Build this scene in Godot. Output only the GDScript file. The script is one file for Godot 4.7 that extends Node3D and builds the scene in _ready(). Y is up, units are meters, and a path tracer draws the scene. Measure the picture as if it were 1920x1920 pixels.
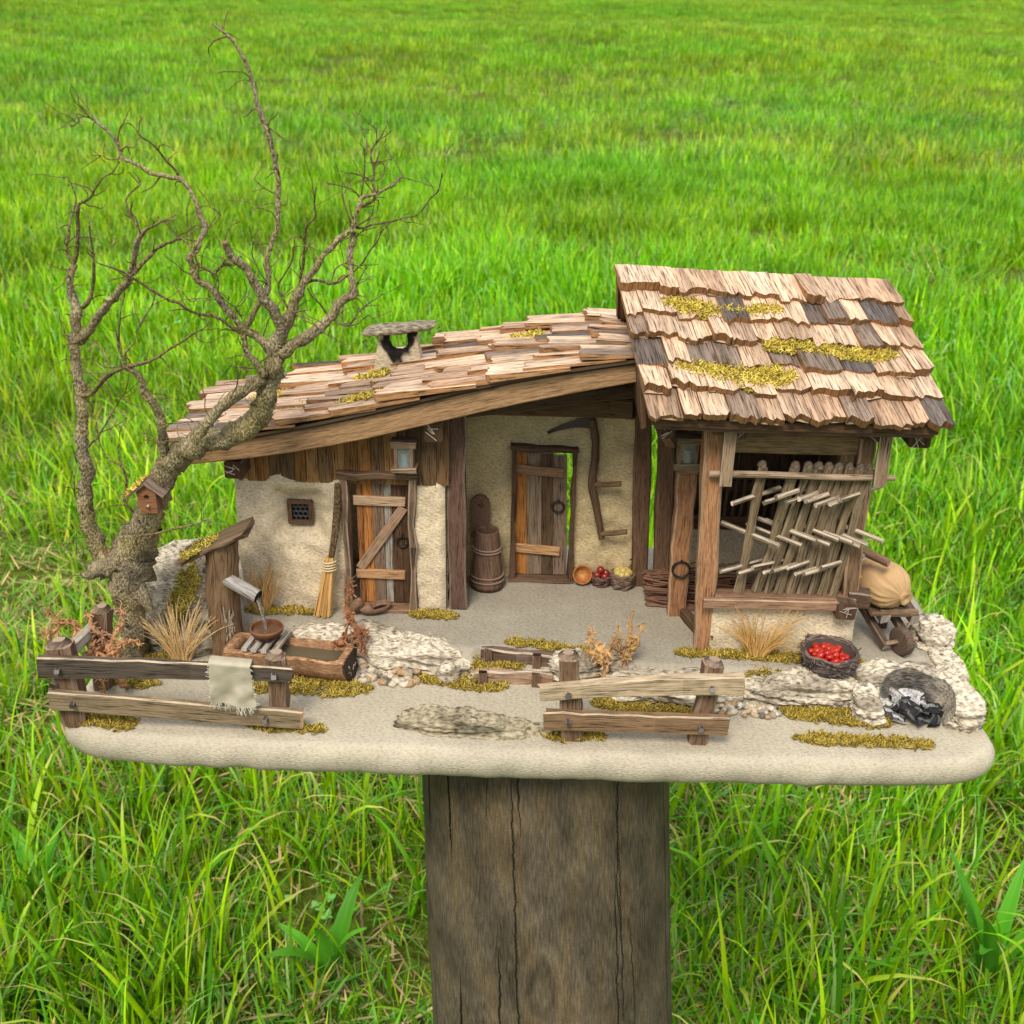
extends Node3D
# A small wooden stable scene on a plastered board, standing on a wooden post in a meadow.
# Model shapes are written in centimetres: x to the right, y up from the board's front level, z towards the viewer; the board's front edge is z = 0.

const CM := 0.01
const BOARD_AT := Vector3(0, 95, 0)

var rng := RandomNumberGenerator.new()
var noise := FastNoiseLite.new()
var mats := {}
var base_of := {}


# ---------------------------------------------------------------- mesh builder
class MB:
	var v := PackedVector3Array()
	var n := PackedVector3Array()
	var c := PackedColorArray()
	var t := PackedVector2Array()
	var i := PackedInt32Array()

	func vert(p: Vector3, nn: Vector3, col: Color, uv := Vector2.ZERO) -> int:
		v.append(p)
		n.append(nn)
		c.append(col)
		t.append(uv)
		return v.size() - 1

	func tri(a: int, b: int, d: int) -> void:
		i.append(a)
		i.append(b)
		i.append(d)

	# a flat polygon; its normal points the way of «out»
	func face(pts: Array, out: Vector3, col: Color, uvs: Array = []) -> void:
		var nn: Vector3 = (pts[1] - pts[0]).cross(pts[2] - pts[0])
		if nn.length_squared() < 1e-12 and pts.size() > 3:
			nn = (pts[2] - pts[0]).cross(pts[3] - pts[0])
		if nn.length_squared() < 1e-14:
			return
		nn = nn.normalized()
		if nn.dot(out) < 0.0:
			nn = -nn
		var first := v.size()
		for k in pts.size():
			vert(pts[k], nn, col, uvs[k] if uvs.size() > k else Vector2.ZERO)
		for k in range(1, pts.size() - 1):
			tri(first, first + k, first + k + 1)

	# smooth normals of the triangles from index «from_i» on
	func smooth(from_v: int, from_i: int) -> void:
		for k in range(from_v, v.size()):
			n[k] = Vector3.ZERO
		for k in range(from_i, i.size(), 3):
			var a := i[k]
			var b := i[k + 1]
			var d := i[k + 2]
			var g := (v[b] - v[a]).cross(v[d] - v[a])
			n[a] += g
			n[b] += g
			n[d] += g
		for k in range(from_v, v.size()):
			n[k] = n[k].normalized() if n[k].length_squared() > 1e-20 else Vector3.UP

	func flip_from(from_v: int) -> void:
		for k in range(from_v, v.size()):
			n[k] = -n[k]

	func build(origin: Vector3, scale: float) -> ArrayMesh:
		var p := PackedVector3Array()
		p.resize(v.size())
		for k in v.size():
			p[k] = (v[k] - origin) * scale
		var ii := PackedInt32Array(i)
		for k in range(0, ii.size(), 3):  # front faces run clockwise
			var a := ii[k]
			var b := ii[k + 1]
			var d := ii[k + 2]
			if (v[b] - v[a]).cross(v[d] - v[a]).dot(n[a] + n[b] + n[d]) > 0.0:
				ii[k + 1] = d
				ii[k + 2] = b
		var arr := []
		arr.resize(Mesh.ARRAY_MAX)
		arr[Mesh.ARRAY_VERTEX] = p
		arr[Mesh.ARRAY_NORMAL] = n
		arr[Mesh.ARRAY_COLOR] = c
		arr[Mesh.ARRAY_TEX_UV] = t
		arr[Mesh.ARRAY_INDEX] = ii
		var m := ArrayMesh.new()
		m.add_surface_from_arrays(Mesh.PRIMITIVE_TRIANGLES, arr)
		return m


# ---------------------------------------------------------------- the tree of things, parts and sub-parts
func thing(called: String, label: String, category: String, at: Vector3, group := "") -> Node3D:
	var o := Node3D.new()
	o.name = called
	add_child(o, true)
	o.position = (at + BOARD_AT) * CM
	o.set_meta("label", label)
	o.set_meta("category", category)
	if group != "":
		o.set_meta("group", group)
	base_of[o] = at
	return o


func part(called: String, mb: MB, material: Material, parent: Node3D, label := "") -> MeshInstance3D:
	var o := MeshInstance3D.new()
	o.name = called
	o.mesh = mb.build(base_of[parent], CM)
	o.material_override = null
	o.mesh.surface_set_material(0, material)
	parent.add_child(o, true)
	base_of[o] = base_of[parent]
	if label != "":
		o.set_meta("label", label)
	return o


func solo(called: String, mb: MB, material: Material, label: String, category: String, at: Vector3, group := "") -> MeshInstance3D:
	var o := MeshInstance3D.new()
	o.name = called
	o.mesh = mb.build(at, CM)
	o.mesh.surface_set_material(0, material)
	add_child(o, true)
	o.position = (at + BOARD_AT) * CM
	base_of[o] = at
	o.set_meta("label", label)
	if category != "":
		o.set_meta("category", category)
	if group != "":
		o.set_meta("group", group)
	return o


func copy_of(o: Node3D, label: String, at: Vector3, turn := 0.0, size := 1.0) -> Node3D:
	var d: Node3D = o.duplicate()
	d.name = o.name
	add_child(d, true)
	d.position = (at + BOARD_AT) * CM
	d.rotation = Vector3(0, turn, 0)
	d.scale = Vector3.ONE * size
	d.set_meta("label", label)
	base_of[d] = at
	return d


# ---------------------------------------------------------------- small helpers
func srgb(r: float, g: float, b: float) -> Color:
	return Color(r / 255.0, g / 255.0, b / 255.0).srgb_to_linear()


func vary(c: Color, by: float) -> Color:
	var f := 1.0 + rng.randf_range(-by, by)
	var w := 1.0 + rng.randf_range(-by, by) * 0.25
	return Color(c.r * f * w, c.g * f, c.b * f / w)


func rv(s: float) -> Vector3:
	return Vector3(rng.randf_range(-s, s), rng.randf_range(-s, s), rng.randf_range(-s, s))


func n3(p: Vector3, f: float, shift := 0.0) -> float:
	return noise.get_noise_3d(p.x * f + shift, p.y * f - shift, p.z * f + shift * 0.5)


func pick(a: Array) -> Variant:
	return a[rng.randi() % a.size()]


# points along a Catmull-Rom curve; the fourth number of a point, if any, is its radius
func curve(pts: Array, per: int) -> Array:
	var out := []
	var last := pts.size() - 1
	for k in last:
		var a: Vector4 = pts[maxi(k - 1, 0)]
		var b: Vector4 = pts[k]
		var d: Vector4 = pts[k + 1]
		var e: Vector4 = pts[mini(k + 2, last)]
		for j in per:
			var s := float(j) / per
			out.append(0.5 * (2.0 * b + (d - a) * s + (2.0 * a - 5.0 * b + 4.0 * d - e) * s * s + (3.0 * b - a - 3.0 * d + e) * s * s * s))
	out.append(pts[last])
	return out


func v4(p: Vector3, r: float) -> Vector4:
	return Vector4(p.x, p.y, p.z, r)


# a tube along Vector4 points (x, y, z, radius)
func tube(mb: MB, pts: Array, sides: int, col: Color, rough := 0.0, cap := true, cap_col := Color(0, 0, 0, 0)) -> void:
	var count := pts.size()
	var p := []
	for q in pts:
		p.append(Vector3(q.x, q.y, q.z))
	var dir: Vector3 = (p[1] - p[0]).normalized()
	var side := dir.cross(Vector3.UP if absf(dir.y) < 0.9 else Vector3.RIGHT).normalized()
	var first := mb.v.size()
	var along := 0.0
	for k in count:
		if k > 0:
			along += (p[k] - p[k - 1]).length()
		var d: Vector3 = ((p[mini(k + 1, count - 1)] as Vector3) - (p[maxi(k - 1, 0)] as Vector3)).normalized()
		side = (side - d * side.dot(d)).normalized()
		var other := d.cross(side)
		var r: float = pts[k].w
		for s in sides + 1:
			var a := TAU * s / sides
			var o := side * cos(a) + other * sin(a)
			var rr := r
			if rough > 0.0:
				rr *= 1.0 + rough * (n3(p[k] + o * r, 0.9) * 1.2 + n3(p[k] + o * r, 2.6, 7.0) * 0.8)
			var cc2 := col
			if rough >= 0.2:
				var q: Vector3 = p[k] + o * r
				cc2 = col * (1.0 + 0.38 * n3(q, 0.35, 61.0) + 0.25 * n3(q, 1.6, 71.0))
				cc2.b *= 1.0 + 0.25 * n3(q, 0.25, 81.0)
			mb.vert(p[k] + o * rr, o, cc2, Vector2(along, r * a))
	for k in count - 1:
		for s in sides:
			var a := first + k * (sides + 1) + s
			var b := a + sides + 1
			mb.tri(a, b, a + 1)
			mb.tri(a + 1, b, b + 1)
	if cap:
		var cc := cap_col if cap_col.a > 0.0 else col
		for e in [0, count - 1]:
			var d2: Vector3 = (p[1] - p[0]) if e == 0 else (p[count - 1] - p[count - 2])
			if e == 0:
				d2 = -d2
			var poly := []
			for s in sides:
				poly.append(mb.v[first + e * (sides + 1) + s])
			mb.face(poly, d2, cc)


func rod(mb: MB, a: Vector3, b: Vector3, r: float, sides: int, col: Color, end := Color(0, 0, 0, 0)) -> void:
	var mid := (a + b) * 0.5 + rv(r * 0.15)
	tube(mb, [v4(a, r * rng.randf_range(0.92, 1.05)), v4(mid, r), v4(b, r * rng.randf_range(0.92, 1.05))], sides, col, 0.0, true, end)


# a timber from a to b, w across and h along «up», with chamfered, slightly wavy faces; the grain runs along u
func beam(mb: MB, a: Vector3, b: Vector3, w: float, h: float, col: Color, o := {}) -> void:
	var ax := b - a
	var length := ax.length()
	ax /= length
	var up: Vector3 = o.get("up", Vector3.UP)
	if absf(up.dot(ax)) > 0.95:
		up = Vector3.BACK
	var side := ax.cross(up).normalized()
	up = side.cross(ax)
	var ch: float = o.get("ch", minf(w, h) * 0.1)
	var wob: float = o.get("wob", minf(w, h) * 0.035)
	var seg: int = o.get("seg", 3)
	var ec: Color = o.get("ec", col * 1.25)
	var endc: Color = o.get("endc", col * 0.9)
	var rag: float = o.get("rag", 0.05)
	var bow: Vector3 = o.get("bow", Vector3.ZERO)
	var taper: float = o.get("taper", 1.0)
	var off := Vector2(rng.randf() * 24.0, rng.randf() * 8.0)
	var rings := []
	var ph := rng.randf() * 50.0
	for k in seg + 1:
		var f := float(k) / seg
		var ww := lerpf(w, w * taper, f) * 0.5
		var hh := lerpf(h, h * taper, f) * 0.5
		var mid := a + ax * length * f + bow * sin(PI * f)
		var ring := []
		for q in [[-1, -1, 0], [1, -1, 0], [1, -1, 1], [1, 1, 1], [1, 1, 0], [-1, 1, 0], [-1, 1, 1], [-1, -1, 1]]:
			var dw: float = ww if q[2] == 1 else ww - ch
			var dh: float = hh - ch if q[2] == 1 else hh
			var p: Vector3 = mid + side * (q[0] * dw) + up * (q[1] * dh)
			p += side * wob * n3(Vector3(f * length, q[0], q[1]), 0.35, ph) * 2.0 + up * wob * n3(Vector3(f * length, q[0], q[1]), 0.35, ph + 20.0) * 2.0
			if k == 0 or k == seg:
				p += ax * rng.randf_range(-rag, rag)
			ring.append(p)
		rings.append(ring)
	var per := 0.0
	var order := [0, 1, 2, 3, 4, 5, 6, 7]
	for q in order:
		var q2: int = (q + 1) % 8
		var wide: float = ((rings[0][q2] as Vector3) - (rings[0][q] as Vector3)).length()
		var fc: Color = col if q % 2 == 0 else ec
		for k in seg:
			var p0: Vector3 = rings[k][q]
			var p1: Vector3 = rings[k][q2]
			var p2: Vector3 = rings[k + 1][q2]
			var p3: Vector3 = rings[k + 1][q]
			var u0 := length * k / seg + off.x
			var u1 := length * (k + 1) / seg + off.x
			var mid2: Vector3 = (p0 + p1 + p2 + p3) * 0.25 - (a.lerp(b, (k + 0.5) / seg) + bow * sin(PI * (k + 0.5) / seg))
			mb.face([p0, p1, p2, p3], mid2, fc, [Vector2(u0, per + off.y), Vector2(u0, per + wide + off.y), Vector2(u1, per + wide + off.y), Vector2(u1, per + off.y)])
		per += wide
	for e in [0, seg]:
		var uvs := []
		for q in 8:
			uvs.append(Vector2((rings[e][q] as Vector3).dot(up) * 0.6, (rings[e][q] as Vector3).dot(side) * 1.3))
		mb.face(rings[e], -ax if e == 0 else ax, endc, uvs)


# a turned shape: profile of Vector2(radius, height) from the outside's foot, round the axis of «at»
func lathe(mb: MB, at: Transform3D, prof: Array, seg: int, cols: Array, lump := 0.0, folds := 0.0, fold_count := 0) -> void:
	var first := mb.v.size()
	var from_i := mb.i.size()
	for k in prof.size():
		var q: Vector2 = prof[k]
		var tg: Vector2 = ((prof[mini(k + 1, prof.size() - 1)] as Vector2) - (prof[maxi(k - 1, 0)] as Vector2)).normalized()
		for s in seg + 1:
			var a := TAU * (s % seg) / seg
			var r := q.x
			if folds > 0.0:
				r *= 1.0 + folds * float(k) / prof.size() * sin(a * fold_count + sin(a * 3.0) * 1.5)
			var d := Vector3(cos(a), 0, sin(a))
			if lump > 0.0:
				r *= 1.0 + lump * n3(at * (d * q.x + Vector3(0, q.y, 0)), 0.5)
			var nn := (d * tg.y - Vector3(0, tg.x, 0)).normalized()
			mb.vert(at * (d * r + Vector3(0, q.y, 0)), (at.basis * nn).normalized(), cols[mini(k, cols.size() - 1)], Vector2(q.y, a * q.x))
	for k in prof.size() - 1:
		for s in seg:
			var a := first + k * (seg + 1) + s
			mb.tri(a, a + seg + 1, a + 1)
			mb.tri(a + 1, a + seg + 1, a + seg + 2)


# an uneven lump: «shape» turns a unit direction into a point
func blob(mb: MB, nu: int, nv: int, shape: Callable, col: Callable, centre: Vector3) -> void:
	var first := mb.v.size()
	var from_i := mb.i.size()
	for j in nv + 1:
		var b := PI * j / nv - PI / 2
		for k in nu:
			var a := TAU * k / nu
			var d := Vector3(cos(b) * cos(a), sin(b), cos(b) * sin(a))
			var p: Vector3 = shape.call(d)
			mb.vert(p, d, col.call(p), Vector2(p.x, p.y))
	for j in nv:
		for k in nu:
			var a := first + j * nu + k
			var b2 := first + j * nu + (k + 1) % nu
			mb.tri(a, b2, a + nu)
			mb.tri(b2, b2 + nu, a + nu)
	mb.smooth(first, from_i)
	var total := 0.0
	for k in range(first, mb.v.size()):
		total += mb.n[k].dot(mb.v[k] - centre)
	if total < 0.0:
		mb.flip_from(first)


# an open sheet of nx by ny cells
func sheet(mb: MB, nx: int, ny: int, f: Callable, col: Callable, out: Vector3) -> void:
	var first := mb.v.size()
	var from_i := mb.i.size()
	for j in ny + 1:
		for k in nx + 1:
			var p: Vector3 = f.call(k, j)
			mb.vert(p, out, col.call(p), Vector2(p.x, p.y))
	for j in ny:
		for k in nx:
			var a := first + j * (nx + 1) + k
			mb.tri(a, a + 1, a + nx + 1)
			mb.tri(a + 1, a + nx + 2, a + nx + 1)
	mb.smooth(first, from_i)
	var total := 0.0
	for k in range(first, mb.v.size()):
		total += mb.n[k].dot(out)
	if total < 0.0:
		mb.flip_from(first)


# a thick slab of cells, some of them left out; front(i, j) and back(i, j) give its two faces
func slab(mb: MB, nx: int, ny: int, keep: Callable, front: Callable, back: Callable, col: Callable) -> void:
	var fp := []
	var bp := []
	for j in ny + 1:
		for k in nx + 1:
			fp.append(front.call(k, j))
			bp.append(back.call(k, j))
	var kept := []
	for j in ny:
		for k in nx:
			kept.append(keep.call(k, j))
	for which in 2:
		var pts: Array = fp if which == 0 else bp
		var other: Array = bp if which == 0 else fp
		var first := mb.v.size()
		var from_i := mb.i.size()
		for q in pts.size():
			mb.vert(pts[q], Vector3.UP, col.call(pts[q]), Vector2((pts[q] as Vector3).x, (pts[q] as Vector3).y))
		for j in ny:
			for k in nx:
				if kept[j * nx + k]:
					var a := first + j * (nx + 1) + k
					mb.tri(a, a + 1, a + nx + 1)
					mb.tri(a + 1, a + nx + 2, a + nx + 1)
		mb.smooth(first, from_i)
		var total := 0.0
		for q in pts.size():
			total += mb.n[first + q].dot((pts[q] as Vector3) - (other[q] as Vector3))
		if total < 0.0:
			mb.flip_from(first)
	for j in ny:
		for k in nx:
			if not kept[j * nx + k]:
				continue
			var corner := [j * (nx + 1) + k, j * (nx + 1) + k + 1, (j + 1) * (nx + 1) + k + 1, (j + 1) * (nx + 1) + k]
			var mid: Vector3 = (fp[corner[0]] + fp[corner[2]]) * 0.5
			for e in 4:
				var ni: int = k + [0, 1, 0, -1][e]
				var nj: int = j + [-1, 0, 1, 0][e]
				if ni >= 0 and ni < nx and nj >= 0 and nj < ny and kept[nj * nx + ni]:
					continue
				var a: int = corner[e]
				var b: int = corner[(e + 1) % 4]
				mb.face([fp[a], fp[b], bp[b], bp[a]], (fp[a] + fp[b]) * 0.5 - mid, col.call(fp[a]))


# ---------------------------------------------------------------- materials
func streaks(w: int, h: int, stretch: int, freq: float, octaves: int, seed_: int) -> PackedByteArray:
	var f := FastNoiseLite.new()
	f.noise_type = FastNoiseLite.TYPE_SIMPLEX_SMOOTH
	f.seed = seed_
	f.frequency = freq
	f.fractal_octaves = octaves
	var im := f.get_seamless_image(w / stretch, h)
	im.convert(Image.FORMAT_L8)
	im.resize(w, h, Image.INTERPOLATE_CUBIC)
	return im.get_data()


func grain_maps(w: int, h: int, stretch: int, fine_f: float, contrast: float, crack: float, seed_: int) -> Array:
	var fine := streaks(w, h, stretch, fine_f, 3, seed_)
	var broad := streaks(w, h, stretch / 2, fine_f * 0.22, 2, seed_ + 1)
	var spots := streaks(w, h, 2, 0.05, 4, seed_ + 2)
	var grit := RandomNumberGenerator.new()
	grit.seed = seed_
	var al := PackedByteArray()
	var hi := PackedByteArray()
	al.resize(w * h * 3)
	hi.resize(w * h)
	for k in w * h:
		var f := fine[k] / 255.0
		var b := broad[k] / 255.0
		var s := spots[k] / 255.0
		var g := 0.92 + contrast * (f - 0.5) + 0.6 * contrast * (b - 0.5) + 0.18 * (s - 0.5)
		var deep := clampf((0.31 - f) * 6.0, 0.0, 1.0) * crack
		g = clampf(g * (1.0 - 0.62 * deep) * grit.randf_range(0.93, 1.07), 0.08, 1.0)
		al[k * 3] = int(g * 255.0)
		al[k * 3 + 1] = int(g * (0.94 + 0.06 * g) * 255.0)
		al[k * 3 + 2] = int(g * (0.86 + 0.14 * g) * 255.0)
		hi[k] = int(clampf(0.25 + 0.6 * f + 0.1 * (s - 0.5) - 0.35 * deep, 0.0, 1.0) * 255.0)
	return [ImageTexture.create_from_image(Image.create_from_data(w, h, false, Image.FORMAT_RGB8, al)), ImageTexture.create_from_image(Image.create_from_data(w, h, false, Image.FORMAT_L8, hi))]


func plain(called: String, rough: float, metal := 0.0) -> StandardMaterial3D:
	var m := StandardMaterial3D.new()
	m.resource_name = called
	m.vertex_color_use_as_albedo = true
	m.roughness = rough
	m.metallic = metal
	mats[called] = m
	return m


func grained(called: String, maps: Array, size: Vector2, relief: float, rough: float) -> StandardMaterial3D:
	var m := plain(called, rough)
	m.albedo_texture = maps[0]
	m.heightmap_enabled = true
	m.heightmap_texture = maps[1]
	m.heightmap_scale = relief
	m.uv1_scale = Vector3(1.0 / size.x, 1.0 / size.y, 1)
	m.metallic_specular = 0.3
	return m


func mottle(size: int, freq: float, octaves: int, seed_: int, dark: Color, mid: Color, light: Color, cell := false) -> Array:
	var f := FastNoiseLite.new()
	f.seed = seed_
	f.frequency = freq
	f.fractal_octaves = octaves
	f.noise_type = FastNoiseLite.TYPE_CELLULAR if cell else FastNoiseLite.TYPE_SIMPLEX_SMOOTH
	f.fractal_type = FastNoiseLite.FRACTAL_FBM
	if cell:
		f.cellular_return_type = FastNoiseLite.RETURN_DISTANCE
	var im := f.get_seamless_image(size, size)
	im.convert(Image.FORMAT_L8)
	var d := im.get_data()
	var al := PackedByteArray()
	al.resize(size * size * 3)
	var ramp := PackedByteArray()
	ramp.resize(256 * 3)
	for k in 256:
		var s := k / 255.0
		var cc := dark.lerp(mid, clampf(s / 0.45, 0, 1)) if s < 0.45 else mid.lerp(light, clampf((s - 0.45) / 0.4, 0, 1))
		ramp[k * 3] = int(cc.r * 255)
		ramp[k * 3 + 1] = int(cc.g * 255)
		ramp[k * 3 + 2] = int(cc.b * 255)
	for k in size * size:
		var q := d[k] * 3
		al[k * 3] = ramp[q]
		al[k * 3 + 1] = ramp[q + 1]
		al[k * 3 + 2] = ramp[q + 2]
	return [ImageTexture.create_from_image(Image.create_from_data(size, size, false, Image.FORMAT_RGB8, al)), ImageTexture.create_from_image(im)]


func mottled(called: String, maps: Array, per: Vector3, relief: float, rough: float) -> StandardMaterial3D:
	var m := plain(called, rough)
	m.albedo_texture = maps[0]
	m.heightmap_enabled = true
	m.heightmap_texture = maps[1]
	m.heightmap_scale = relief
	m.uv1_triplanar = true
	m.uv1_scale = Vector3(100.0 / per.x, 100.0 / per.y, 100.0 / per.z)
	m.metallic_specular = 0.3
	return m


func make_materials() -> void:
	grained("timber", grain_maps(1024, 512, 16, 0.13, 0.34, 0.45, 11), Vector2(24, 8), 0.014, 0.7)
	grained("shingle", grain_maps(1024, 512, 16, 0.11, 0.5, 0.85, 21), Vector2(22, 8), 0.05, 0.85)
	grained("weathered", grain_maps(1024, 512, 16, 0.09, 0.42, 0.8, 31), Vector2(24, 7), 0.05, 0.8)
	grained("straw", grain_maps(256, 128, 8, 0.12, 0.3, 0.2, 41), Vector2(6, 2), 0.01, 0.6)
	var pm := mottle(512, 0.022, 5, 51, Color(0.72, 0.7, 0.66), Color(0.93, 0.92, 0.9), Color(1, 1, 1))
	mottled("plaster", pm, Vector3(5.0, 3.0, 5.0), 0.05, 0.9)
	var bdm := mottle(512, 0.03, 5, 55, Color(0.74, 0.72, 0.67), Color(0.96, 0.955, 0.945), Color(1, 1, 1))
	mottled("board", bdm, Vector3(7, 2.2, 3.0), 0.075, 0.9)
	var rm := mottle(512, 0.018, 5, 61, Color(0.16, 0.15, 0.13), Color(0.80, 0.77, 0.72), Color(1, 0.99, 0.97))
	mottled("rock", rm, Vector3(8, 1.9, 4), 0.12, 0.9)
	var bm := mottle(512, 0.03, 4, 71, Color(0.16, 0.14, 0.11), Color(0.68, 0.65, 0.58), Color(1, 1, 0.97))
	mottled("bark", bm, Vector3(3.4, 6.5, 3.4), 0.2, 0.9)
	mottled("clay", pm, Vector3(5, 3, 5), 0.02, 0.5)
	mottled("cloth", mottle(256, 0.12, 2, 81, Color(0.8, 0.8, 0.8), Color(0.93, 0.93, 0.93), Color(1, 1, 1)), Vector3(1.6, 1.6, 1.6), 0.06, 0.95)
	mottled("trough_wood", bm, Vector3(14, 1.1, 3.0), 0.05, 0.8)
	mottled("coal", rm, Vector3(3.0, 1.4, 3.0), 0.04, 0.65)
	plain("iron", 0.5, 0.35)
	plain("moss", 0.9)
	plain("stalk", 0.7)
	plain("berry", 0.25)
	plain("soot", 0.95)
	plain("twig", 0.8)
	var g := plain("blade", 0.36)
	g.backlight_enabled = true
	g.backlight = Color(0.62, 0.62, 0.62)
	g.metallic_specular = 0.3
	g.cull_mode = BaseMaterial3D.CULL_DISABLED
	var gl := plain("glossy_leaf", 0.3)
	gl.backlight_enabled = true
	gl.backlight = Color(0.6, 0.6, 0.6)
	gl.metallic_specular = 0.55
	var glass := StandardMaterial3D.new()
	glass.resource_name = "glass"
	glass.transparency = BaseMaterial3D.TRANSPARENCY_ALPHA
	glass.albedo_color = Color(0.8, 0.85, 0.85, 0.12)
	glass.roughness = 0.08
	mats["glass"] = glass
	var water := StandardMaterial3D.new()
	water.resource_name = "water"
	water.refraction_enabled = true
	water.refraction_scale = 0.033
	water.albedo_color = Color(0.95, 0.98, 1.0, 0.06)
	water.roughness = 0.05
	mats["water"] = water


# ---------------------------------------------------------------- the setting
func _ready() -> void:
	rng.seed = 7
	noise.seed = 5
	noise.noise_type = FastNoiseLite.TYPE_SIMPLEX_SMOOTH
	noise.frequency = 1.0
	noise.fractal_type = FastNoiseLite.FRACTAL_NONE
	var cam := Camera3D.new()
	cam.name = "camera"
	cam.position = Vector3(0, 1.513, 0.79)
	cam.basis = Basis.from_euler(Vector3(deg_to_rad(-23.7), deg_to_rad(1.5), deg_to_rad(1.0)))
	cam.fov = 50.0
	cam.near = 0.05
	cam.far = 900.0
	var lens := CameraAttributesPhysical.new()
	lens.frustum_focal_length = 12.0 / tan(deg_to_rad(25.0))
	lens.frustum_focus_distance = 1.08
	lens.frustum_near = 0.05
	lens.frustum_far = 900.0
	lens.exposure_aperture = 9.0
	cam.attributes = lens
	add_child(cam)
	cam.current = true
	var sky := ProceduralSkyMaterial.new()
	sky.sky_top_color = Color(0.95, 0.97, 1.0)
	sky.sky_horizon_color = Color(0.60, 0.62, 0.65)
	sky.sky_curve = 0.55
	sky.ground_bottom_color = Color(0.16, 0.26, 0.08)
	sky.ground_horizon_color = Color(0.3, 0.38, 0.2)
	sky.sky_energy_multiplier = 1.0
	var env := Environment.new()
	env.background_mode = Environment.BG_SKY
	env.sky = Sky.new()
	env.sky.sky_material = sky
	env.tonemap_mode = Environment.TONE_MAPPER_LINEAR
	env.tonemap_exposure = 1.7
	env.ssao_enabled = true
	env.ssil_enabled = true
	env.sdfgi_enabled = true
	var we := WorldEnvironment.new()
	we.name = "daylight"
	we.environment = env
	add_child(we)
	var sun := DirectionalLight3D.new()
	sun.name = "sun"
	sun.light_energy = 0.6
	sun.light_angular_distance = 20.0
	sun.light_color = Color(1.0, 0.96, 0.9)
	sun.shadow_enabled = true
	sun.basis = Basis.looking_at(Vector3(0.22, -1.0, -0.76))
	add_child(sun)
	make_materials()
	make_ground()
	make_bollard()
	make_board()
	make_rocks()
	make_stable()
	make_left_roof()
	make_barn()
	make_tree()
	make_fountain()
	make_fences()
	make_yard_things()
	make_barn_things()
	make_moss()
	make_pebbles()
	make_grass()
	make_plantains()


func ground_y(x: float, z: float) -> float:  # metres
	var q := maxf(0.0, -z - 14.0)
	var rise := 0.062 * q * q / (q + 14.0)
	return rise + 0.5 * n3(Vector3(x, 0, z), 0.03, 3.0) * clampf((-z - 3.0) / 30.0, 0.0, 1.0) + 0.03 * n3(Vector3(x, 0, z), 0.6, 9.0)


func make_ground() -> void:
	var mb := MB.new()
	var first := 0
	var xs := []
	var zs := []
	for k in 61:
		var s := (k - 30) / 30.0
		xs.append(signf(s) * (absf(s) * 6.0 + pow(absf(s), 4.0) * 394.0))
	for k in 81:
		var s := k / 80.0
		zs.append(6.0 - s * 24.0 - pow(s, 4.0) * 420.0)
	for z in zs:
		for x in xs:
			mb.vert(Vector3(x, ground_y(x, z), z), Vector3.UP, Color(1, 1, 1), Vector2(x, z))
	for j in 80:
		for k in 60:
			var a := j * 61 + k
			mb.tri(a, a + 1, a + 61)
			mb.tri(a + 1, a + 62, a + 61)
	mb.smooth(0, 0)
	if mb.n[200].y < 0.0:
		mb.flip_from(0)
	var maps := mottle(512, 0.03, 5, 91, Color(0.2, 0.17, 0.08), Color(0.3, 0.34, 0.08), Color(0.38, 0.46, 0.12))
	var m := mottled("soil", maps, Vector3(60, 60, 60), 1.2, 0.95)
	var o := MeshInstance3D.new()
	o.name = "ground"
	o.mesh = mb.build(Vector3.ZERO, 1.0)
	o.mesh.surface_set_material(0, m)
	o.set_meta("kind", "structure")
	o.set_meta("label", "sloping meadow soil under the grass")
	add_child(o)


# one leaf blade in metres, curving over as it grows
func blade(mb: MB, foot: Vector3, turn: float, length: float, wide: float, lean: float, curl: float, segs: int, col: Color, tip: Color) -> void:
	var out := Vector3(cos(turn), 0, sin(turn))
	var across := Vector3(-sin(turn), 0, cos(turn))
	across = across.rotated(Vector3.UP, rng.randf_range(-0.7, 0.7))
	var p := foot
	var first := mb.v.size()
	var twist := rng.randf_range(-0.5, 0.5)
	for k in segs + 1:
		var f := float(k) / segs
		var ang := lean + curl * f * f
		var d := out * sin(ang) + Vector3.UP * cos(ang)
		var nn := (out * cos(ang) - Vector3.UP * sin(ang))
		var w := wide * 0.5 * (1.0 - pow(f, 2.2)) * (0.7 + 0.6 * minf(f * 3.0, 0.5))
		var ac := across.rotated(d, twist * f)
		var c := col.lerp(tip, smoothstep(0.55, 1.0, f))
		if k == segs:
			mb.vert(p, -nn, c)
		else:
			mb.vert(p - ac * w, (-nn - ac * 0.35).normalized(), c)
			mb.vert(p + ac * w, (-nn + ac * 0.35).normalized(), c)
		p += d * (length / segs)
	for k in segs:
		var a := first + k * 2
		if k == segs - 1:
			mb.tri(a, a + 1, a + 2)
		else:
			mb.tri(a, a + 1, a + 2)
			mb.tri(a + 1, a + 3, a + 2)


func grass_color() -> Color:
	var r := rng.randf()
	if r < 0.40:
		return vary(Color(0.31, 0.56, 0.006), 0.22)
	if r < 0.72:
		return vary(Color(0.18, 0.46, 0.006), 0.25)
	if r < 0.84:
		return vary(Color(0.09, 0.31, 0.010), 0.25)
	if r < 0.95:
		return vary(Color(0.25, 0.48, 0.11), 0.25)
	return vary(Color(0.50, 0.60, 0.03), 0.2)


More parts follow.
